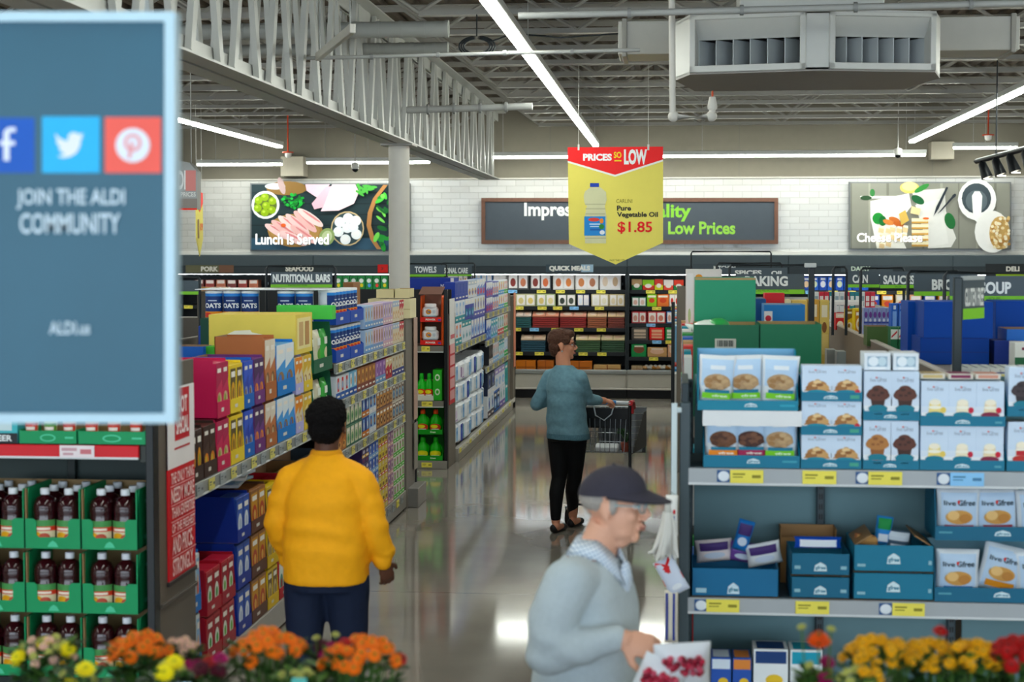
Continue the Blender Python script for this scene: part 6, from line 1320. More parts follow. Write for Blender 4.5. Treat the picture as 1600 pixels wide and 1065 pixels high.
Yp1 = 26.5-.62+.02; Yp2 = 26.5-.70+.02; Yp3 = 26.5-.78+.02; Yp4 = 26.5-.86+.02
b1, b2, b3, b4, b3r, b4r, b5r, bd = 1.657, 1.402, 1.072, .702, 1.147, .892, .637, .432
for (a, b, t_, c, cc, wh) in ((700, 716, 428, '#e4e0da', ('#c8844c', '#b8643c'), 'white tray meal'), (716, 731, 427, '#3f464a', ('#c8a890', '#d8844c'), 'dark lidded tray'), (738, 751, 428, '#8fc0dc', ('#e4e0dc', '#d88a7c'), 'pale blue meal box'), (752, 769, 428, '#2f7ab8', ('#e4e8ec', '#dfe4e8'), 'blue meal box'), (771, 791, 430, '#e8e4de', ('#c88c6c', '#a8544c'), 'white meal box'), (793, 826, 427, '#5a5a58', ('#8c3a34', '#c87c5c'), 'grey tray of lunch packs'), (828, 861, 427, '#4f5254', ('#8a3c34', '#d8744c'), 'charcoal tray of lunch packs'), (864, 897, 427, '#ded8d0', ('#c8744c', '#d8844c'), 'white carton of meals'), (899, 935, 427, '#e8e4dc', ('#d88c5c', '#b87a5c'), 'ivory carton of meals'), (937, 970, 424, '#ece8e2', ('#dcc8b0', '#c8ac8c'), 'tall white carton of meals')):
    pack(a, b, t_, b1, c, two(*cc), wh, R1, Yp1)
for (a, b, t_, c, c2, wh) in ((987, 1003, 436, '#2f7a3c', '#b8946c', 'green based tray'), (1004, 1022, 437, '#c83a2c', '#8fc23c', 'red sausage pack'), (1023, 1036, 436, '#c8c83c', '#c83a2c', 'lime and red pack'), (1037, 1052, 437, '#d84a3c', '#e4d8d0', 'red and white pack'), (1053, 1068, 437, '#2f8a4c', '#d8402c', 'green and red pack')):
    pack(a, b, t_, b1, c, [('r', 0, .45, 1, 1, c2), ('e', .5, .4, .3, .2, '#e4dcd0')], wh, R1, Yp1)
for (a, b, t_, c, cc, wh) in ((806, 837, 458, '#b8b48c', ('#d8c88c', '#e0c87c'), 'cream twin pack'), (838, 868, 458, '#a8b484', ('#d8c07c', '#e4d49c'), 'pale green twin pack'), (871, 900, 457, '#58604c', ('#3a4038', '#4a5044'), 'olive twin pack'), (902, 921, 459, '#2c3a5c', ('#dfe4ec', '#e4e0e4'), 'navy and white pack'), (924, 951, 457, '#d0c49c', ('#e8e4d8', '#e4dcc4'), 'straw coloured twin pack'), (952, 976, 457, '#ccb88c', ('#e4d4b4', '#dcc8a0'), 'sand coloured twin pack'), (987, 1010, 464, '#2f6a4c', ('#d8b0a0', '#e0c0b0'), 'dark green tray pack'), (1046, 1062, 456, '#d8c8b8', ('#c83a2c', '#d84a3c'), 'white and red pack')):
    pack(a, b, t_, b2, c, two(*cc), wh, R2, Yp2)
for (a, b, c, wh) in ((1011, 1026, '#8fc23c', 'lime pouch'), (1027, 1045, '#d8743c', 'orange pouch')): pack(a, b, 459, b2, c, [('e', .5, .5, .3, .2, '#c84a2c'), ('r', .1, .75, .9, .9, '#e8e0d0')], wh, R2, Yp2)
for (a, b, c, tp, wh) in ((806, 830, '#2f5a5c', '#d0c0b4', 'stack of teal sliced meat packs'), (832, 873, '#8c2f2c', '#d08c74', 'stack of brick red sliced meat packs'), (875, 916, '#8a2a28', '#d49480', 'stack of dark red sliced meat packs'), (918, 948, '#9a5a40', '#d8b894', 'stack of rust sliced meat packs'), (950, 976, '#7a3a30', '#dcc098', 'stack of maroon sliced meat packs')):
    pack(a, b, 484, b3, c, [], wh, R3, Yp3, tp, .3, 5)
for (a, b, t_, c, wh) in ((987, 1010, 487, '#b82c34', 'red edged bacon pack'), (1012, 1040, 487, '#c03a3c', 'red bacon pack'), (1042, 1058, 484, '#3f6cb0', 'blue and white pack')): pack(a, b, t_, b3r, c, two('#d8a090', '#c87c6c'), wh, R3, Yp3)
for (a, b, c, tp, wh) in ((814, 852, '#2f5060', '#c8b098', 'stack of slate blue meat packs'), (862, 896, '#2f5060', '#c8b098', 'stack of blue grey meat packs'), (900, 938, '#3f5c3c', '#d4c098', 'stack of green ham packs'), (940, 976, '#35523a', '#d8c8a0', 'stack of dark green ham packs')):
    pack(a, b, 521, b4, c, [], wh, R4, Yp4, tp, .3, 5)
for (a, b, t_, c, c2, wh) in ((987, 1013, 509, '#4a4440', '#c8b4a0', 'grey boxed deli pack'), (1015, 1038, 508, '#d8281f', '#e8b090', 'bright red hot dog pack'), (1040, 1056, 511, '#2f8a4c', '#dfe4d8', 'green deli pack')): pack(a, b, t_, b4r, c, [('r', .15, .15, .85, .85, c2), ('r', .15, .3, .85, .38, c), ('r', .15, .55, .85, .62, c)], wh, R4, Yp4)
for (a, b, t_, c, c2, wh) in ((987, 1010, 538, '#1f8a4c', '#7a4a34', 'green tray of brown sausages'), (1012, 1042, 543, '#c89c6c', '#e0b8a0', 'tan tray of pink meat'), (1044, 1056, 538, '#d8a484', '#e8c8b0', 'peach meat pack')): pack(a, b, t_, b5r, c, [('e', .5, .6, .36, .3, c2), ('r', .2, .8, .8, .92, '#e4dcd0')], wh, 'fifth shelf', 26.5-.94+.02)
for (a, b, t_, c, wh) in ((806, 837, 563, '#c8742c', 'orange cheese block pack'), (840, 865, 563, '#b8662a', 'amber cheese block pack'), (885, 925, 564, '#c06c2c', 'rust cheese block pack'), (928, 970, 570, '#c8a06c', 'low tan tray'), (987, 1004, 571, '#c8b08c', 'low beige tray')): pack(a, b, t_, bd, c, [('r', .05, .2, .95, .3, '#8a4a20'), ('r', .48, 0, .52, 1, '#8a4a20')], wh, R5, 25.6)
rg = random.Random(4)
for i in range(7): 
    px = 1008+7*i; p = P(px, 570, 25.65); mb = MB(); mb.ell((0, 0, 0), (.05, .06, .035), ('#e0b080', '#e8e4dc', '#c88c4c')[i % 3]+'|r0.4'); mb.ell((.02, -.02, .02), (.03, .03, .025), '#efe8dc|r0.4'); o = mb.build('food_pouch', None, (p.x, 25.66, .47)); tag(o, '%s rounded food pouch heaped at the cooler front, %s from the beige tray' % (('peach', 'white', 'caramel')[i % 3], nth(i)), 'packaged food')
# green drink packs and others showing over the shelf runs
for r in range(2):
    for i in range(7):
        a = 523+i*12; Y = Yp1 if r else Yp2; b_ = b1 if r else b2
        pack(a, a+11, 431 if r else 447, b_, '#1f7a3c', [('e', .5, .65, .3, .16, '#e4e8e0'), ('e', .55, .3, .22, .14, ('#c8342c', '#d8c83c', '#4f8fd0')[(i+r) % 3]), ('r', 0, .9, 1, 1, '#2fa04c')], 'green pack', R1 if r else R2, Y)
for i in range(6): pack(304+i*17, 318+i*17, 437, b1, ('#6a2f2c', '#8c3c34', '#a8644c')[i % 3], [('r', .1, .6, .9, .95, '#d8ccc4')], 'wrapped %s meat pack' % ('dark', 'red', 'brown')[i % 3], R1, Yp1)
for i in range(8):
    c, n = (('#1f4fb0', 'blue'), ('#2a62c0', 'bright blue'))[i % 2]; pack(1254+i*13, 1266+i*13, 432, b1, c, [('e', .5, .45, .34, .24, ('#e8c8a0', '#dfe8c8', '#e4e4e8')[i % 3]), ('r', .2, .75, .8, .9, '#e8ecf0')], n+' cheese bag', R1, Yp1)
for i in range(12):
    nm, c = (('peach', '#d89c7c'), ('cobalt', '#24449c'), ('orange', '#d8842c'), ('cream', '#e0d4b8'))[i % 4]; pack(1334+i*22, 1352+i*22, 458, b2, c, [('r', .1, .6, .9, .9, '#e8e4e0'), ('e', .5, .3, .3, .2, '#c84a3c')], nm+' cheese pack', R2, Yp2)
# ================================================================== PEOPLE
import bmesh
def fuse(mb, voxel, it, name, spec, colour=None, wrinkle=None):
    """grow overlapping closed shapes together into one continuous skin"""
    me = mb.mesh('body_volume'); bm = bmesh.new(); bm.from_mesh(me); bmesh.ops.remove_doubles(bm, verts=bm.verts, dist=1e-6); bmesh.ops.recalc_face_normals(bm, faces=bm.faces); bm.to_mesh(me); bm.free()
    ob = bpy.data.objects.new('body_volume', me); COL.objects.link(ob)
    m = ob.modifiers.new('fuse', 'REMESH'); m.mode = 'VOXEL'; m.voxel_size = voxel; m.adaptivity = 0
    s = ob.modifiers.new('soft', 'SMOOTH'); s.factor = 0.5; s.iterations = it
    out = bpy.data.meshes.new_from_object(ob.evaluated_get(bpy.context.evaluated_depsgraph_get()))
    bpy.data.objects.remove(ob); bpy.data.meshes.remove(me)
    out.name = name
    if wrinkle:
        nrm = [v.normal.copy() for v in out.vertices]
        for v, n in zip(out.vertices, nrm): v.co += n*wrinkle(v.co)
    out.materials.clear(); specs = [spec]
    out.materials.append(mat(spec))
    if colour:
        for p in out.polygons:
            sp = colour(p.center)
            if sp:
                if sp not in specs: specs.append(sp); out.materials.append(mat(sp))
                p.material_index = specs.index(sp)
    out.polygons.foreach_set('use_smooth', [True]*len(out.polygons)); out.update()
    return out
def limb(mb, pts, rs, M=None, n=16):
    pts = [Vector(p) for p in pts]
    for i, (p, r) in enumerate(zip(pts, rs)):
        mb.ell(p, (r, r, r), 'X', 14, 9, M)
    for (a, ra), (b, rb) in zip(zip(pts, rs), list(zip(pts, rs))[1:]): mb.tube([a, b], [ra, rb], 'X', n, M)
def rings(mb, rows, yaw=0.0, n=28, M=None):
    """torso: rows of (x, y, z, half width, half depth)"""
    out = []; R_ = Matrix.Rotation(yaw, 3, 'Z')
    for x, y, z, rx, ry in rows:
        out.append([tuple(Vector((x, y, z))+R_ @ Vector((rx*math.copysign(abs(math.cos(t))**.85, math.cos(t)), ry*math.copysign(abs(math.sin(t))**.85, math.sin(t)), 0))) for t in [2*PI*k/n for k in range(n)]])
    mb.rings(out, 'X', True, True, M)
_mats['X'] = mat('#888888')
def hand(mb, W, fdir, up, side, curl=.5, sc=1.0, spread=0.0):
    W = Vector(W); f = Vector(fdir).normalized(); u = Vector(up); u = (u-f*u.dot(f)).normalized(); lat = f.cross(u)*side
    Rm = Matrix((lat, f, u)).transposed()
    mb.ell(W+f*.045*sc, (.040*sc, .054*sc, .017*sc), 'X', 14, 9, None, Rm)
    mb.ell(W+f*.075*sc, (.040*sc, .02*sc, .014*sc), 'X', 14, 9, None, Rm)
    mb.tube([W-f*.03, W+f*.02], [.028*sc, .030*sc], 'X', 12)
    for j, (off, L) in enumerate(((.031, .072), (.0105, .080), (-.0105, .074), (-.031, .058))):
        p = W+f*(.082-.004*(j in (0, 3)))*sc+lat*off*sc; ang = .1; d = f
        pts = [p-f*.012]; rs = [.0098*sc]
        for q, seg in enumerate((.46, .30, .24)):
            ang += curl*(.55, .85, .6)[q]*(1+.08*j); d = (f*math.cos(ang)-u*math.sin(ang)+lat*spread*(1.5-j)*.12).normalized(); p = p+d*L*seg*sc; pts.append(p); rs.append((.0090, .0083, .0072)[q]*sc)
        limb(mb, pts, rs, None, 10)
    p = W+f*.022*sc+lat*.030*sc; d1 = (lat*.75+f*.6-u*.25).normalized(); p2 = p+d1*.038*sc; d2 = (lat*.25+f*.85-u*(.25+curl*.4)).normalized(); p3 = p2+d2*.030*sc
    limb(mb, [p, p2, p3], [.0135*sc, .0115*sc, .0092*sc], None, 10)
def head_shape(mb, M, ears=True, nose=1.0, jaw=1.0):
    e = lambda c, r: mb.ell(c, r, 'X', 22, 14, M)
    e((0, -.012, .030), (.074, .094, .086)); e((0, .022, -.030), (.062, .068, .086)); e((0, .030, -.076), (.050*jaw, .050, .040)); e((0, .072, -.096), (.022, .017, .019))
    e((0, .076, .024), (.050, .018, .012))
    for s in (-1, 1):
        e((s*.036, .062, -.026), (.025, .022, .024))
        if ears: e((s*.076, -.008, -.008), (.009, .020, .032)); e((s*.078, -.004, -.034), (.008, .010, .010))
        mb.ell((s*.011, .102, -.036), (.010, .010, .008), 'X', 10, 8, M)
    mb.tube([(0, .084, .014), (0, .100, -.008), (0, .112*nose, -.028), (0, .108, -.036)], [.009, .0115, .014, .011], 'X', 10, M)
    e((0, .088, -.058), (.024, .013, .0065)); e((0, .086, -.069), (.021, .013, .0065))
def face_parts(M, parent, eye='#3a2a20', brow='#4a3a30', lip='#a8655c', glasses=None, org=None):
    T = Matrix.Translation(-Vector(org)) @ M
    for s in (-1, 1):
        mb = MB(); mb.ell((s*.031, .077, .004), (.0125, .010, .0085), '#e4ddd6|r0.2', 12, 8, T); mb.ell((s*.031, .0845, .004), (.0052, .0042, .0056), eye+'|r0.15', 10, 8, T); mb.build('eye', parent)
        mb = MB(); mb.tube([(s*.014, .092, .019), (s*.031, .091, .024), (s*.049, .078, .018)], [.004, .0048, .003], brow+'|r0.8', 8, T); mb.build('eyebrow', parent)
    mb = MB(); mb.tube([(-.023, .090, -.0635), (-.01, .1005, -.061), (0, .101, -.062), (.01, .1005, -.061), (.023, .090, -.0635)], [.002, .0048, .0045, .0048, .002], lip+'|r0.4', 8, T); mb.tube([(-.020, .090, -.066), (0, .0995, -.0695), (.020, .090, -.066)], [.002, .0055, .002], lip+'|r0.4', 8, T); mb.build('lips', parent)
    if glasses:
        mb = MB()
        for s in (-1, 1):
            pts = [(s*.033+.025*math.copysign(abs(math.cos(t))**.6, math.cos(t)), .104-.010*abs(math.cos(t))*(1 if s*math.cos(t) > 0 else .2), .004+.017*math.copysign(abs(math.sin(t))**.6, math.sin(t))) for t in [2*PI*k/20 for k in range(21)]]
            mb.tube(pts, .0024, glasses, 6, T); mb.tube([(s*.058, .094, .010), (s*.076, .05, .010), (s*.080, -.005, .006), (s*.080, -.02, -.012)], .0022, glasses, 6, T)
        mb.tube([(-.009, .104, .008), (0, .107, .010), (.009, .104, .008)], .0022, glasses, 6, T); mb.build('glasses', parent)
def vec_noise(c, s): return noise.noise(Vector((c[0]*s, c[1]*s, c[2]*s)))
def hairmass(mb_shapes, name, spec, parent, amp, sc, voxel=.006, it=2):
    me = fuse(mb_shapes, voxel, it, name, spec, None, lambda c: amp*(vec_noise(c, sc)+.6*vec_noise(c, sc*2.3)))
    return put(me, name, parent)

# ------------------------------------------------------------------ the person in yellow, seen from behind
OX, OY = P(510, 900, 7.5).x, 7.5
t = thing('person', 'person with short black hair in a mustard yellow sweatshirt and navy jeans, seen from behind', 'person', (OX, OY, 0))
SK = '#5a3a2c|r0.5|n0.08'
Mh = Matrix.Translation((.005, .015, 1.455)) @ Matrix.Rotation(.08, 4, 'Z')
arms = {1: [(.150, 0, 1.20), (.225, -.01, 1.00), (.258, .035, .83)], -1: [(-.150, 0, 1.20), (-.228, .0, 1.00), (-.205, .10, .82)]}
mb = MB(); head_shape(mb, Mh)
mb.tube([(0, -.005, 1.25), (.003, 0, 1.33), (.005, .012, 1.40)], [.062, .056, .055], 'X', 16)
rings(mb, [(0, 0, .70, .165, .135), (0, 0, .85, .175, .14), (0, .005, 1.0, .165, .135), (0, 0, 1.13, .16, .125), (0, 0, 1.22, .14, .105), (0, 0, 1.29, .08, .07)])
for s, a in arms.items():
    limb(mb, a, [.055, .042, .032]); d = Vector(a[2])-Vector(a[1]); hand(mb, Vector(a[2])+d.normalized()*.02, d+Vector((0, .02, 0)), (s*.6, -.8, 0), -s if s > 0 else -s, .55, .95)
legs = {1: [(.092, 0, .74), (.105, .02, .43), (.10, -.03, .09)], -1: [(-.092, 0, .74), (-.10, -.03, .43), (-.095, -.16, .11)]}
for s, l in legs.items():
    limb(mb, l, [.098, .062, .042]); limb(mb, [(l[2][0], l[2][1]-.03, .05), (l[2][0]+s*.01, l[2][1]+.12, .035)], [.04, .03])
put(fuse(mb, .0055, 4, 'body', SK), 'body', t)
face_parts(Mh, t, brow='#1a1412', lip='#6a3c34', org=(0, 0, 0))
YL = '#f0ab06|r0.75|n0.07|s30|b0.12'
mb = MB()
rings(mb, [(.0, .0, .735, .195, .165), (0, 0, .80, .198, .172), (0, .0, .90, .200, .176), (0, 0, .98, .192, .165), (0, 0, 1.06, .186, .160), (0, 0, 1.14, .180, .152), (0, 0, 1.21, .155, .130), (.0, 0, 1.265, .118, .102), (.002, .003, 1.325, .070, .072)])
for s, a in arms.items():
    p = [Vector(q) for q in a]; w = p[2]+(p[2]-p[1]).normalized()*-.01
    limb(mb, [Vector((s*.085, 0, 1.235)), p[0]+Vector((s*.012, 0, -.005)), p[0].lerp(p[1], .5)+Vector((s*.01, 0, 0)), p[1], p[1].lerp(w, .6), w+Vector((0, 0, .03))], [.070, .074, .070, .064, .058, .052])
    mb.ell(w+Vector((s*.004, 0, .03)), (.060, .060, .040), 'X'); limb(mb, [w, w-Vector((0, 0, .02))], [.046, .042])
def wr(c):
    f = .006*math.sin(c.z*46+3*vec_noise(c, 5))*max(0, 1-abs(c.z-1.0)/.16)*max(0, -c.y/.16+.2)
    f += .004*vec_noise((c.x*1.2, c.y*1.2, c.z*2.2), 6)+.003*vec_noise(c, 22)
    if abs(c.x) > .19: f += .0025*math.sin(c.z*70+4*vec_noise(c, 8))
    return f
o = put(fuse(mb, .008, 5, 'sweatshirt', YL, None, wr), 'sweatshirt', t)
mb = MB(); mb.lathe([(.070, 0), (.076, .006), (.072, .022), (.066, .03)], '#e09c06|r0.8', (.002, .004, 1.312), 24); mb.build('neck_band', t)
mb = MB(); rings(mb, [(0, 0, .70, .172, .15), (0, 0, .80, .178, .152), (0, 0, .86, .17, .145)])
for s, l in legs.items(): limb(mb, [Vector(l[0])+Vector((0, 0, 0)), Vector(l[0]).lerp(Vector(l[1]), .5), l[1], Vector(l[1]).lerp(Vector(l[2]), .6), Vector(l[2])+Vector((0, 0, 0))], [.112, .096, .080, .070, .062])
put(fuse(mb, .009, 4, 'jeans', '#0f1b33|r0.8|n0.15|s40', None, lambda c: .004*vec_noise(c, 12)), 'jeans', t)
for s, l in legs.items():
    mb = MB(); limb(mb, [(l[2][0], l[2][1]-.035, l[2][2]-.045), (l[2][0], l[2][1]+.05, l[2][2]-.05), (l[2][0]+s*.012, l[2][1]+.14, .034)], [.045, .043, .034]); put(fuse(mb, .007, 3, 'shoe', '#2a2a2e|r0.6'), 'shoe', t)
mb = MB()
mb.ell((.005, -.012, 1.497), (.093, .104, .088), 'X', 30, 20); mb.ell((.005, -.04, 1.44), (.078, .07, .07), 'X', 24, 14); mb.ell((.005, .03, 1.53), (.08, .07, .055), 'X', 24, 14)
hairmass(mb, 'hair', '#0d0b0b|r0.95|n0.4|s120|b0.8|k0.1', t, .008, 55, .005, 1)

# ------------------------------------------------------------------ the person in teal with the shopping cart
OX, OY = P(885, 835, 13.25).x, 13.25
t = thing('person', 'person with short brown hair, teal top and black leggings pushing a shopping cart', 'person', (OX, OY, 0))
SKL = '#c98f74|r0.5|n0.06'
yaw = math.radians(-38)
Mh = Matrix.Translation((-.035, .02, 1.505)) @ Matrix.Rotation(math.radians(-86), 4, 'Z')
armR = [(.116, -.078, 1.25), (.165, .03, 1.07), (.285, .20, 1.045)]; armL = [(-.142, .085, 1.25), (-.25, .10, 1.02), (-.10, .34, 1.04)]
legL = [(-.065, .03, .78), (-.06, .02, .44), (-.085, -.01, .09)]; legR = [(.075, -.02, .78), (.06, .10, .44), (.035, .28, .09)]
mb = MB(); head_shape(mb, Mh, nose=1.03); mb.tube([(-.02, -.005, 1.29), (-.03, .0, 1.37), (-.035, .01, 1.45)], [.062, .059, .058], 'X', 16)
rings(mb, [(0, 0, .78, .15, .12), (0, 0, .90, .15, .12), (0, 0, 1.05, .145, .115), (-.005, 0, 1.17, .15, .11), (-.01, 0, 1.26, .13, .09), (-.015, 0, 1.33, .07, .06)], yaw)
for a, s, up in ((armR, 1, (-.2, -.3, 1)), (armL, -1, (-.3, .2, 1))):
    limb(mb, a, [.050, .038, .028]); d = Vector(a[2])-Vector(a[1]); hand(mb, a[2], (.75 if s > 0 else .6, .65, -.1), up, s, 1.15, .95)
for l in (legL, legR):
    limb(mb, l, [.088, .056, .036]); limb(mb, [(l[2][0]-.0, l[2][1]-.03, .045), (l[2][0]+.05, l[2][1]+.11, .03)], [.034, .026])
put(fuse(mb, .0055, 4, 'body', SKL), 'body', t)
face_parts(Mh, t, eye='#4a3a2c', brow='#5a4030', lip='#b87068', glasses='#1c1a1e|r0.3', org=(0, 0, 0))
TL = '#6f93a0|r0.85|n0.28|s34|b0.15'
mb = MB(); rings(mb, [(.01, 0, .755, .175, .150), (.008, 0, .83, .172, .147), (0, 0, .95, .165, .14), (0, 0, 1.08, .163, .132), (-.005, 0, 1.18, .168, .125), (-.01, 0, 1.25, .155, .108), (-.016, 0, 1.315, .105, .084), (-.02, 0, 1.345, .066, .066)], yaw)
limb(mb, [(.09, -.06, 1.255), armR[0], Vector(armR[0]).lerp(Vector(armR[1]), .5), armR[1], Vector(armR[1]).lerp(Vector(armR[2]), .62)], [.060, .058, .056, .053, .045])
limb(mb, [(-.11, .07, 1.255), armL[0], Vector(armL[0]).lerp(Vector(armL[1]), .5), armL[1], Vector(armL[1]).lerp(Vector(armL[2]), .62)], [.060, .058, .056, .053, .045])
put(fuse(mb, .007, 4, 'top', TL, lambda c: '#587c8a|r0.9|n0.4|s90' if c.z < .80 else None, lambda c: .006*vec_noise((c.x, c.y, c.z*.7), 9)+.003*math.sin(c.z*50+6*vec_noise(c, 4))*(1 if c.z < 1.15 else 0)), 'top', t)
mb = MB(); rings(mb, [(0, 0, .74, .150, .125), (0, 0, .84, .156, .13), (0, 0, .90, .15, .12)], yaw)
for l in (legL, legR): limb(mb, [l[0], Vector(l[0]).lerp(Vector(l[1]), .5), l[1], Vector(l[1]).lerp(Vector(l[2]), .35)+Vector((-.012, -.02, 0)), Vector(l[2])+Vector((0, 0, .03))], [.095, .080, .062, .060, .042])
put(fuse(mb, .007, 4, 'leggings', '#0c0d10|r0.7|k0.2'), 'leggings', t)
for l in (legL, legR):
    mb = MB(); limb(mb, [(l[2][0]-.012, l[2][1]-.035, .036), (l[2][0]+.02, l[2][1]+.05, .03), (l[2][0]+.06, l[2][1]+.13, .028)], [.036, .036, .028]); put(fuse(mb, .006, 3, 'shoe', '#17181b|r0.5'), 'shoe', t)
mb = MB(); Rm = Mh
mb.ell((0, -.024, .052), (.084, .100, .084), 'X', 26, 16, Rm); mb.ell((0, -.062, -.028), (.066, .046, .066), 'X', 22, 14, Rm); mb.ell((0, -.055, -.01), (.074, .058, .072), 'X', 22, 14, Rm); mb.ell((0, .045, .088), (.066, .055, .035), 'X', 22, 12, Rm); mb.ell((-.062, .02, .04), (.022, .045, .04), 'X', 14, 9, Rm); mb.ell((.062, .02, .04), (.022, .045, .04), 'X', 14, 9, Rm)
hairmass(mb, 'hair', '#4a2f22|r0.7|n0.35|s90|b0.5', t, .007, 38, .005, 1)
mb = MB(); mb.ell((.082, -.004, -.046), (.006, .006, .008), '#b8c8cc|r0.2', 8, 6, Mh); mb.build('earring', t)
mb = MB(); mb.tube([(.245+.03*math.cos(k*PI/8)*.9, .145+.028*math.sin(k*PI/8)*.5, 1.05+.034*math.sin(k*PI/8)) for k in range(17)], .004, '#c8d4dc|r0.3', 6); mb.build('bracelet', t)

# the cart
Hc = Vector((OX+.24, OY+.33, 0)); hd = math.radians(-10)
t = thing('shopping_cart', 'black and grey wire shopping cart with red corners pushed by the person in teal', 'shopping cart', Hc, hd)
GM, BK2, RD = '#8c9196|r0.3|m0.6', '#1b1d20|r0.45', '#b0272c|r0.4'
W0, W1 = .27, .22; zt0, zt1, zb0, zb1, L0, L1 = .98, .90, .60, .52, .06, .92
mb = MB(); mb.tube([(-.27, 0, 1.02), (.27, 0, 1.02)], .016, '#c8ccd0|r0.3', 12); mb.tube([(-.15, 0, 1.02), (.15, 0, 1.02)], .019, '#2f6fa8|r0.4', 12); mb.build('handle', t)
for s in (-1, 1):
    mb = MB(); mb.tube([(s*.27, -.015, 1.02), (s*.27, .05, 1.02), (s*.27, .12, .97)], [.02, .024, .018], RD, 10); mb.box(s*.27-.018, .01, .93, s*.27+.018, .06, 1.0, RD); mb.build('corner_cap', t)
mb = MB()
def wire(a, b, r=.0032, c=GM): mb.tube([a, b], r, c, 5, smooth=False)
for s in (-1, 1):
    for k in range(8):
        f = k/7; wire((s*(W0+(W1-W0)*0), L0, zb0+(zt0-zb0)*f) if False else (s*(W0-.03*(1-f)), L0, zb0+(zt0-zb0)*f), (s*(W1-.03*(1-f)), L1-.05*(1-f), zb1+(zt1-zb1)*f), .006 if k == 7 else .0032)
    for k in range(22):
        g = k/21; x1 = W0+(W1-W0)*g; y = L0+(L1-L0)*g; wire((s*(x1-.03), y-.05*g, zb0+(zb1-zb0)*g), (s*x1, y, zt0+(zt1-zt0)*g))
for k in range(13):
    g = k/12*2-1; wire((g*(W1-.03), L1-.05, zb1), (g*W1, L1, zt1)); wire((g*(W0-.03), L0, zb0), (g*(W1-.03), L1-.05, zb1)); wire((g*(W0-.03), L0, zb0), (g*W0, L0, zt0))
for k in range(6): g = k/5; wire((-W1+.03*(1-g), L1-.05*(1-g), zb1+(zt1-zb1)*g), (W1-.03*(1-g), L1-.05*(1-g), zb1+(zt1-zb1)*g), .005 if k == 5 else .0032)
mb.build('basket', t)
mb = MB(); mb.box(-.235, .09, .80, .235, .30, .815, BK2); mb.box(-.235, .08, .80, .235, .095, .965, BK2, None); mb.box(-.24, .055, .88, .24, .07, .97, BK2); mb.build('child_seat', t)
mb = MB(); mb.box(-.21, .935, .50, .21, .95, .90, '#3c4246|r0.5', .01); mb.box(-.19, .948, .55, .19, .952, .86, '#2d3236|r0.5'); mb.build('front_panel', t)
for s in (-1, 1):
    mb = MB(); mb.box(s*.215-.012, .30, .56, s*.215+.012, .90, .88, '#2b2f33|r0.5', .01); mb.build('side_panel', t) if s > 0 else None
    mb = MB(); mb.tube([(s*.26, .0, 1.0), (s*.26, .02, .55), (s*.255, -.0, .17)], .013, BK2, 8); mb.tube([(s*.255, 0, .17), (s*.20, .86, .15)], .013, BK2, 8); mb.tube([(s*.24, .25, .165), (s*.24, .1, .58)], .011, BK2, 8); mb.build('frame_rail', t)
mb = MB()
for y in (.05, .45, .82): mb.tube([(-.25+.05*y, y, .165), (.25-.05*y, y, .165)], .010, BK2, 8)
for k in range(7): g = k/6*2-1; mb.tube([(g*.23, .05, .18), (g*.19, .82, .17)], .004, GM, 5)
mb.build('lower_rack', t)
for s in (-1, 1):
    for y in (.0, .82):
        x = s*(.255 if y == 0 else .205); mb = MB(); mb.tube([(x-.014, y, .0625), (x+.014, y, .0625)], .0625, '#26282b|r0.6', 18); w = mb.build('wheel', t)
        mb = MB(); mb.tube([(x-.016, y, .0625), (x+.016, y, .0625)], .03, '#8c9094|r0.4', 12); mb.build('hub', w)
        mb = MB(); mb.box(x-.022, y-.02, .06, x-.017, y+.02, .15, GM); mb.box(x+.017, y-.02, .06, x+.022, y+.02, .15, GM); mb.box(x-.022, y-.03, .14, x+.022, y+.03, .155, GM); mb.build('caster_fork', t)
q = Matrix.Translation(Hc) @ Matrix.Rotation(hd, 4, 'Z')
p = q @ Vector((.12, .55, .545)); tp = thing('potted_plant', 'small potted plant standing in the shopping cart basket', 'plant', p)
mb = MB(); mb.lathe([(.035, 0), (.05, .09), (.048, .09)], '#7a3a2c|r0.6', n=14); mb.build('pot', tp); mb = MB(); rg = random.Random(2)
for k in range(26): a = rg.uniform(0, 6.28); mb.tube([(0, 0, .08), (.04*math.cos(a), .04*math.sin(a), .15+.05*rg.random()), (.09*math.cos(a), .09*math.sin(a), .17+.1*rg.random())], [.004, .009, .001], '#2a4a2c', 5)
mb.build('foliage', tp)
p = q @ Vector((-.06, .6, .55)); mb = MB(); mb.box(-.10, -.14, 0, .10, .14, .05, '#dfe3e6|r0.4', .01); tag(mb.build('white_pack', None, p), 'white flat pack lying in the shopping cart basket', 'pack')
mb = MB(); pa = q @ Vector((-.05, .03, 1.0)); mb.tube([(0, 0, 0), (.02, -.02, -.09), (.09, -.02, -.13), (.15, -.01, -.08), (.17, .0, .0)], .006, '#c8d0d4|r0.4', 8); mb.box(.0, .03, -.20, .19, .10, -.03, '#22262a|r0.6', .02); tag(mb.build('handbag', None, pa), 'dark handbag with pale strap hanging at the cart handle', 'bag')

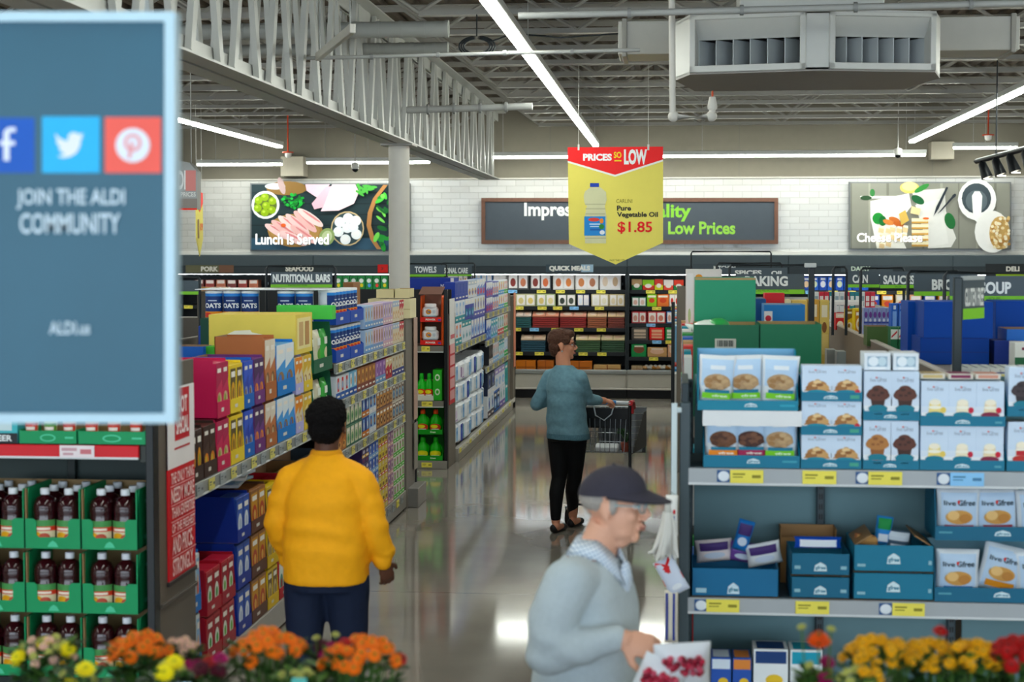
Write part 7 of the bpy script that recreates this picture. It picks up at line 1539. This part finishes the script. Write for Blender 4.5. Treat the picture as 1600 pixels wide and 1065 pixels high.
# ------------------------------------------------------------------ the man in the cap, close by
OX, OY = P(920, 900, 5.2).x, 5.2
t = thing('person', 'person in a dark cap, glasses and pale blue sweater holding berry packs', 'person', (OX, OY, 0))
SKO = '#d6a68f|r0.5|n0.08'
Mh = Matrix.Translation((.078, -.02, 1.462)) @ Matrix.Rotation(math.radians(-100), 4, 'Z') @ Matrix.Rotation(-.06, 4, 'X')
yaw = math.radians(-108)
armR = [(-.055, -.165, 1.235), (-.115, -.20, 1.03), (.115, -.235, 1.085)]; armL = [(.03, .17, 1.24), (-.02, .24, 1.0), (.18, .22, .92)]
legR = [(-.02, -.09, .80), (-.03, -.10, .44), (-.10, -.10, .09)]; legL = [(.02, .09, .80), (.12, .10, .45), (.14, .10, .09)]
mb = MB(); head_shape(mb, Mh, nose=1.0, jaw=1.1); mb.tube([(.005, 0, 1.24), (.03, -.005, 1.32), (.06, -.015, 1.40)], [.066, .060, .058], 'X', 16)
mb.ell((.10, -.03, 1.36), (.035, .03, .035), 'X')
rings(mb, [(0, 0, .78, .165, .13), (0, 0, .92, .165, .135), (0, 0, 1.08, .165, .125), (0, 0, 1.18, .16, .115), (0, 0, 1.25, .13, .095), (.01, 0, 1.31, .07, .065)], yaw)
for a, s in ((armR, 1), (armL, -1)):
    limb(mb, a, [.052, .042, .032])
hand(mb, armR[2], (.9, -.1, -.22), (-.15, -.75, .6), 1, 1.05, 1.06); hand(mb, armL[2], (.9, .0, -.4), (0, .8, .5), -1, .7, 1.05)
for l in (legL, legR): limb(mb, l, [.092, .062, .042]); limb(mb, [(l[2][0]-.03, l[2][1], .05), (l[2][0]+.13, l[2][1]-.02, .035)], [.04, .032])
put(fuse(mb, .005, 4, 'body', SKO), 'body', t)
face_parts(Mh, t, eye='#5a6a74', brow='#a8a098', lip='#b87f72', glasses='#8fb0b4|r0.25|m0.5', org=(0, 0, 0))
mb = MB()
for s in (-1, 1): mb.ell((s*.033, .100, .004), (.022, .002, .015), '#dfeef2|r0.05|a0.25', 14, 8, Mh)
mb.build('lenses', t)
SW = '#b3bec3|r0.9|n0.08|s60|b0.15'
mb = MB(); rings(mb, [(-.01, 0, .80, .195, .165), (-.005, 0, .90, .198, .168), (0, 0, 1.0, .195, .160), (0, 0, 1.10, .192, .148), (0, 0, 1.19, .180, .135), (.0, 0, 1.25, .148, .112), (.008, 0, 1.295, .098, .088)], yaw)
limb(mb, [(-.03, -.11, 1.235), armR[0], Vector(armR[0]).lerp(Vector(armR[1]), .5)+Vector((-.012, -.012, 0)), armR[1], Vector(armR[1]).lerp(Vector(armR[2]), .5), Vector(armR[2])+Vector((-.025, .003, -.003))], [.078, .080, .077, .068, .058, .045])
limb(mb, [(.02, .11, 1.235), armL[0], armL[1], Vector(armL[2])+Vector((-.03, 0, .01))], [.078, .080, .066, .045])
put(fuse(mb, .007, 5, 'sweater', SW, None, lambda c: .008*vec_noise((c.x, c.y, c.z*1.3), 7)+.005*math.sin(38*(c.z+c.x*.8)+5*vec_noise(c, 5))*max(0, 1-abs(c.z-1.08)/.16)), 'sweater', t)
# checked shirt collar
def plaid():
    m = bpy.data.materials.new('checked_shirt'); m.use_nodes = True; nt = m.node_tree; b = nt.nodes['Principled BSDF']; tc = nt.nodes.new('ShaderNodeTexCoord'); br = nt.nodes.new('ShaderNodeTexBrick')
    mp = nt.nodes.new('ShaderNodeMapping'); mp.inputs['Rotation'].default_value = (PI/2, .3, .4)
    br.offset = 0; br.inputs['Scale'].default_value = 1; br.inputs['Brick Width'].default_value = .011; br.inputs['Row Height'].default_value = .011; br.inputs['Mortar Size'].default_value = .0011
    br.inputs['Color1'].default_value = lin('#dfe6ee')+[1]; br.inputs['Color2'].default_value = lin('#d4dfea')+[1]; br.inputs['Mortar'].default_value = lin('#7f9cba')+[1]
    nt.links.new(tc.outputs['Object'], mp.inputs['Vector']); nt.links.new(mp.outputs['Vector'], br.inputs['Vector']); nt.links.new(br.outputs['Color'], b.inputs['Base Color']); b.inputs['Roughness'].default_value = .8; return m
_mats['PLAID'] = plaid()
mb = MB(); n = 30; c0 = Vector((.028, -.006, 0)); fr = math.radians(-20)
top, bot_, inn = [], [], []
for k in range(n+1):
    a = fr+math.radians(16)+(2*PI-math.radians(32))*k/n; e = min(k, n-k)/n*2; f = max(0, 1-e*3.2)
    d = Vector((math.cos(a), math.sin(a)*.95, 0))
    top.append(c0+d*.068+Vector((0, 0, 1.352-.05*f))); bot_.append(c0+d*(.098+.012*f)+Vector((0, 0, 1.298-.085*f))); inn.append(c0+d*.064+Vector((0, 0, 1.30-.05*f)))
vs = inn+top+bot_; m_ = n+1
mb.add(vs, [(k, k+1, m_+k+1, m_+k) for k in range(n)]+[(m_+k, m_+k+1, 2*m_+k+1, 2*m_+k) for k in range(n)], 'PLAID', True)
d = Vector((math.cos(fr), math.sin(fr), 0)); s_ = Vector((-d.y, d.x, 0)); q = c0+Vector((0, 0, 1.235))+d*.125
mb.ell(q-d*.03, (.022, .016, .05), 'PLAID', 14, 9, None, Matrix((s_, d, Vector((0, 0, 1)))).transposed())
o = mb.build('shirt_collar', t); sm = o.modifiers.new('cloth', 'SOLIDIFY'); sm.thickness = .003
mb = MB(); rings(mb, [(0, 0, .74, .17, .14), (0, 0, .86, .175, .145), (0, 0, .90, .165, .14)], yaw)
for l in (legL, legR): limb(mb, [l[0], Vector(l[0]).lerp(Vector(l[1]), .5), l[1], Vector(l[1]).lerp(Vector(l[2]), .6), l[2]], [.105, .092, .078, .068, .062])
put(fuse(mb, .009, 4, 'trousers', '#3a3d44|r0.85'), 'trousers', t)
for l in (legL, legR):
    mb = MB(); limb(mb, [(l[2][0]-.035, l[2][1], .046), (l[2][0]+.05, l[2][1]-.01, .04), (l[2][0]+.14, l[2][1]-.02, .034)], [.045, .042, .034]); put(fuse(mb, .008, 3, 'shoe', '#2c2622|r0.5'), 'shoe', t)
mb = MB(); mb.ell((0, -.030, .016), (.0765, .080, .052), 'X', 24, 14, Mh); mb.ell((-.072, .012, .005), (.010, .018, .03), 'X', 10, 8, Mh); mb.ell((.072, .012, .005), (.010, .018, .03), 'X', 10, 8, Mh)
hairmass(mb, 'hair', '#a09a94|r0.8|n0.25|s120', t, .003, 60, .005, 1)
NAVY = '#34323c|r0.85|n0.12|s60'
mb = MB(); prof = []
for k in range(9):
    a = k/8*PI/2; prof.append((math.cos(a), math.sin(a)))
rg_ = []
for cx_, sx_ in prof:
    rg_.append([(max(.004, cx_)*.090*math.cos(q), -.006+max(.004, cx_)*.108*math.sin(q), .034+sx_*.088+.012*math.sin(q)*(cx_)) for q in [2*PI*k/30 for k in range(30)]])
mb.rings(rg_, NAVY, True, True, Mh); mb.ell((0, -.006, .123), (.008, .008, .005), NAVY, 10, 6, Mh)
c = mb.build('cap', t)
mb = MB(); vs = []; nr, na = 5, 18
for lay in (0, 1):
    for i in range(nr+1):
        for j in range(na+1):
            a = PI*j/na; r = i/nr; ex = .088+.0*r; x = math.cos(a)*(.088+.002*r); y0 = -.006+.106*math.sin(a)*.98; y = y0+r*.085*math.sin(a)**.7; vs.append((x, y, .044+.010*math.sin(a)-r*.028*math.sin(a)-.012*(math.cos(a)**2)*r-.005*lay))
N = (nr+1)*(na+1); fs = []
for lay in (0, 1):
    for i in range(nr):
        for j in range(na): q = [lay*N+i*(na+1)+j, lay*N+i*(na+1)+j+1, lay*N+(i+1)*(na+1)+j+1, lay*N+(i+1)*(na+1)+j]; fs.append(q[::-1] if lay == 0 else q)
for j in range(na): a = nr*(na+1)+j; fs.append((a, a+1, N+a+1, N+a))
mb.add(vs, fs, NAVY, True, Mh); mb.build('brim', c)
# the packs he carries
rg = random.Random(9)
def berry_pack(label, loc, rot, w, h):
    q = thing('berry_pack', label, 'fruit pack', loc); q.rotation_euler = rot
    mb = pouch(w, h, .06, '#dfe3e8|r0.2', [('r', .1, .1, .9, .42, '#c9d2d6'), ('e', .4, .25, .2, .1, '#d8d4c4'), ('r', .55, .12, .8, .35, '#8fa4b0')]); mb.build('wrapper', q)
    mb = MB()
    for k in range(42): mb.ell((rg.uniform(-.34, .34)*w, .030-.034+rg.uniform(-.006, .004), h*rg.uniform(.60, .86)), (.010, .008, .010), rg.choice(['#9c2338', '#b8324a', '#7d1a2e', '#c85a70'])+'|r0.35', 8, 6)
    mb.build('berries', q, label='dark red raspberries')['kind'] = 'stuff'
berry_pack('white pack of raspberries held upright, nearer the end shelf', (OX+.30, OY-.27, .885), (.35, -.06, .1), .17, .215)
berry_pack('white pack of raspberries hanging tilted from the hand, against the pale sweater', (OX+.17, OY-.30, .86), (.25, .42, 0), .14, .20)
# ================================================================== FLOWERS IN FRONT
YFL = 4.0
def table(label, px0, px1):
    a, b = P(px0, 1000, YFL).x, P(px1, 1000, YFL).x; t = thing('flower_table', label, 'table', ((a+b)/2, YFL, 0)); w = (b-a)/2
    mb = MB(); mb.box(-w, -.35, .94, w, .32, .97, '#5c4a38|r0.6'); mb.build('tabletop', t)
    for sx in (-1, 1):
        for y in (-.30, .27): mb = MB(); mb.box(sx*(w-.05)-.025, y-.025, 0, sx*(w-.05)+.025, y+.025, .94, '#4a3c2e|r0.6'); mb.build('leg', t)
table('brown wooden flower table in front of the juice display', -60, 670); table('brown wooden flower table in front of the end shelf', 1225, 1720)
rg = random.Random(31)
def bloom(c, r, n, layers, centre=None, cup=.25):
    mb = MB()
    for L in range(layers):
        rr_ = r*(1-.26*L); zz = .30*r*L
        for k in range(n):
            a = 2*PI*(k+.5*(L % 2))/n; ca, sa = math.cos(a), math.sin(a); w = rr_*PI/n*.95
            def pt(d, s, z): return (ca*d-sa*s, sa*d+ca*s, z+zz)
            mb.add([pt(r*.08, 0, 0), pt(rr_*.6, -w, cup*rr_*.35), pt(rr_, 0, cup*rr_*(.6+.3*L)), pt(rr_*.6, w, cup*rr_*.35), pt(rr_*.6, 0, cup*rr_*.22)], [(0, 1, 4), (0, 4, 3), (1, 2, 4), (4, 2, 3)], c, True)
    mb.ell((0, 0, .12*r+.26*r*(layers-1)), (r*.22, r*.22, r*.14), centre or c, 10, 6)
    mb.lathe([(r*.14, -.30*r), (r*.3, -.04*r), (r*.1, .02*r)], '#3f5c2c', n=8)
    return mb.mesh('flower')
BL = {'orange': bloom('#e8781a|r0.6|n0.2|s60', .020, 11, 3, '#7a6a1c'), 'yellow': bloom('#e0a81c|r0.6|n0.2|s60', .017, 12, 3, '#8c6a14'), 'lemon': bloom('#e8d82a|r0.6', .027, 13, 2, '#b8b01c'), 'red': bloom('#a81c1a|r0.6|n0.2|s60', .021, 12, 3, '#5a1210'), 'magenta': bloom('#a01a5c|r0.6', .022, 12, 3, '#6a1040', .5),
      'pink': bloom('#d8b0a0|r0.6', .014, 10, 2, '#b8a86c'), 'palegreen': bloom('#a8a864|r0.6', .013, 10, 2, '#8c9a3c'), 'burgundy': bloom('#4a1020|r0.6', .024, 12, 3, '#2a0810'), 'bigorange': bloom('#e0601a|r0.6', .032, 14, 4, '#7a4a14', .5)}
def plant(px, top, rad, kinds, n, label, Y=YFL, leafc='#2c4a22', tall=(), tagc=None):
    c = P(px, top, Y); z0 = .971; H = c.z-z0; R_ = rad/650.0
    t = thing('potted_flower', label, 'flower', (c.x, Y, z0), 0, 'potted flowers')
    mb = MB(); mb.lathe([(.05, 0), (.066, .11), (.072, .115), (.072, .13), (.062, .13), (.06, .11)], '#3a3430|r0.6', n=18); mb.build('pot', t)
    mb = MB(); Hf = H-.02
    for k in range(150):
        a = rg.uniform(0, 2*PI); q = rg.random()**.5; z = .12+(Hf-.14)*rg.random(); e = R_*q*(.35+.65*min(1, (z-.1)/max(.05, Hf*.55)))*(1.0 if z < Hf*.85 else .85)
        b = Vector((e*math.cos(a), e*math.sin(a), z)); d = Vector((math.cos(a+rg.uniform(-.6, .6)), math.sin(a+rg.uniform(-.6, .6)), rg.uniform(-.2, .9))).normalized(); s = d.cross(Vector((0, 0, 1))).normalized(); L = rg.uniform(.03, .055); u = s.cross(d)
        mb.add([b, b+d*L*.5+s*L*.3+u*.004, b+d*L, b+d*L*.5-s*L*.3+u*.004, b+d*L*.5-u*.003], [(0, 1, 4), (0, 4, 3), (1, 2, 4), (4, 2, 3)], rg.choice([leafc, '#38592a', '#1f3a1c', '#4a6a34'])+'|r0.5', True)
    pos = []
    for k in range(n):
        f = (k+.5)/n; a = k*2.39996+rg.uniform(-.25, .25); q = math.sqrt(f); pos.append((R_*q*math.cos(a)*.95, R_*q*math.sin(a)*.8, H-.012-.55*R_*q*q+rg.uniform(-.012, .008), kinds[k % len(kinds)], q))
    for (dx, dy, k) in tall: pos.append((dx/650.0, -.02, H-dy/650.0, k, .1))
    for x, y, z, k, q in pos: mb.tube([(x*.15, y*.15, .12), (x*.7, y*.7, z*.6), (x, y, z-.006)], .0022, '#4a6a34', 5)
    mb.build('foliage', t)
    for x, y, z, k, q in pos:
        o = put(BL[k], 'flower', t, (x, y, z)); th = .35+.7*q; a = math.atan2(y-.06, x); o.rotation_euler = Vector((0, 0, 1)).rotation_difference(Vector((math.cos(a)*math.sin(th), math.sin(a)*math.sin(th), math.cos(th)))).to_euler()
    if tagc: mb = MB(); mb.box(tagc[0]/650.0-.018, -.10, H+tagc[1]/650.0-.05, tagc[0]/650.0+.018, -.096, H+tagc[1]/650.0, tagc[2]+'|r0.4', .002); mb.tube([(tagc[0]/650.0, -.098, H+tagc[1]/650.0-.04), (tagc[0]/650.0*.4, -.04, .12)], .002, '#d8dcd8', 5); mb.build('plant_tag', t)
    return t
plant(70, 990, 55, ['pink', 'palegreen', 'pink', 'palegreen', 'pink', 'palegreen', 'lemon'], 24, 'potted flower with pale pink and green tips below the juice trays', 4.12)
plant(118, 1036, 48, ['lemon', 'palegreen'], 4, 'potted flower with a few lemon yellow daisies, nearest the frame corner', 3.78)
plant(214, 986, 56, ['orange'], 24, 'potted orange flower below the dark upright of the juice display', 4.10)
plant(284, 992, 30, ['pink', 'pink', 'pink', 'palegreen'], 12, 'potted flower with cream pink buds beside the orange one', 4.20)
plant(262, 1030, 30, ['lemon', 'palegreen'], 4, 'potted flower with one large lemon daisy in front of the cream pink buds', 3.80)
plant(318, 1026, 34, ['red', 'magenta', 'burgundy'], 7, 'potted red and magenta flower with a pale tag', 3.86, '#33522a', ((30, 2, 'magenta'),), (-12, -24, '#a8c4d4'))
plant(418, 980, 60, ['orange'], 30, 'large potted orange flower in front of the person in yellow', 4.0)
plant(470, 1034, 32, ['palegreen'], 5, 'low leafy potted plant with a teal tag between the large orange flowers', 3.82, '#4a6a2c', (), (12, -8, '#5fb0a8'))
plant(510, 1000, 26, ['magenta', 'burgundy'], 4, 'potted magenta flower between the two large orange flowers', 4.15, '#38552c', ((18, -12, 'palegreen'), (-14, -6, 'palegreen')))
plant(563, 990, 68, ['orange', 'orange', 'orange', 'orange', 'red'], 30, 'large potted orange flower with a red bloom at the end of the table', 3.98)
plant(1280, 1030, 34, ['magenta', 'palegreen'], 4, 'potted flower with one tall orange bloom and green buds by the end shelf', 3.95, '#5a7a34', ((-2, -28, 'bigorange'), (-28, -52, 'palegreen'), (16, -50, 'palegreen')))
plant(1372, 988, 56, ['yellow'], 40, 'potted golden yellow flower next to the tall orange bloom', 4.0, '#33522a')
plant(1450, 994, 58, ['yellow'], 38, 'potted golden yellow flower with one red bloom on top', 4.05, '#2c4a26', ((16, -10, 'red'),))
plant(1522, 996, 52, ['yellow'], 36, 'potted golden yellow flower beside the dark red flower', 4.0, '#2c4a26')
plant(1592, 994, 44, ['red'], 30, 'potted dark red flower at the frame edge', 3.98)
plant(1345, 1036, 34, ['palegreen', 'palegreen', 'yellow'], 12, 'low potted flower with pale yellow buds under the golden flowers', 3.76)
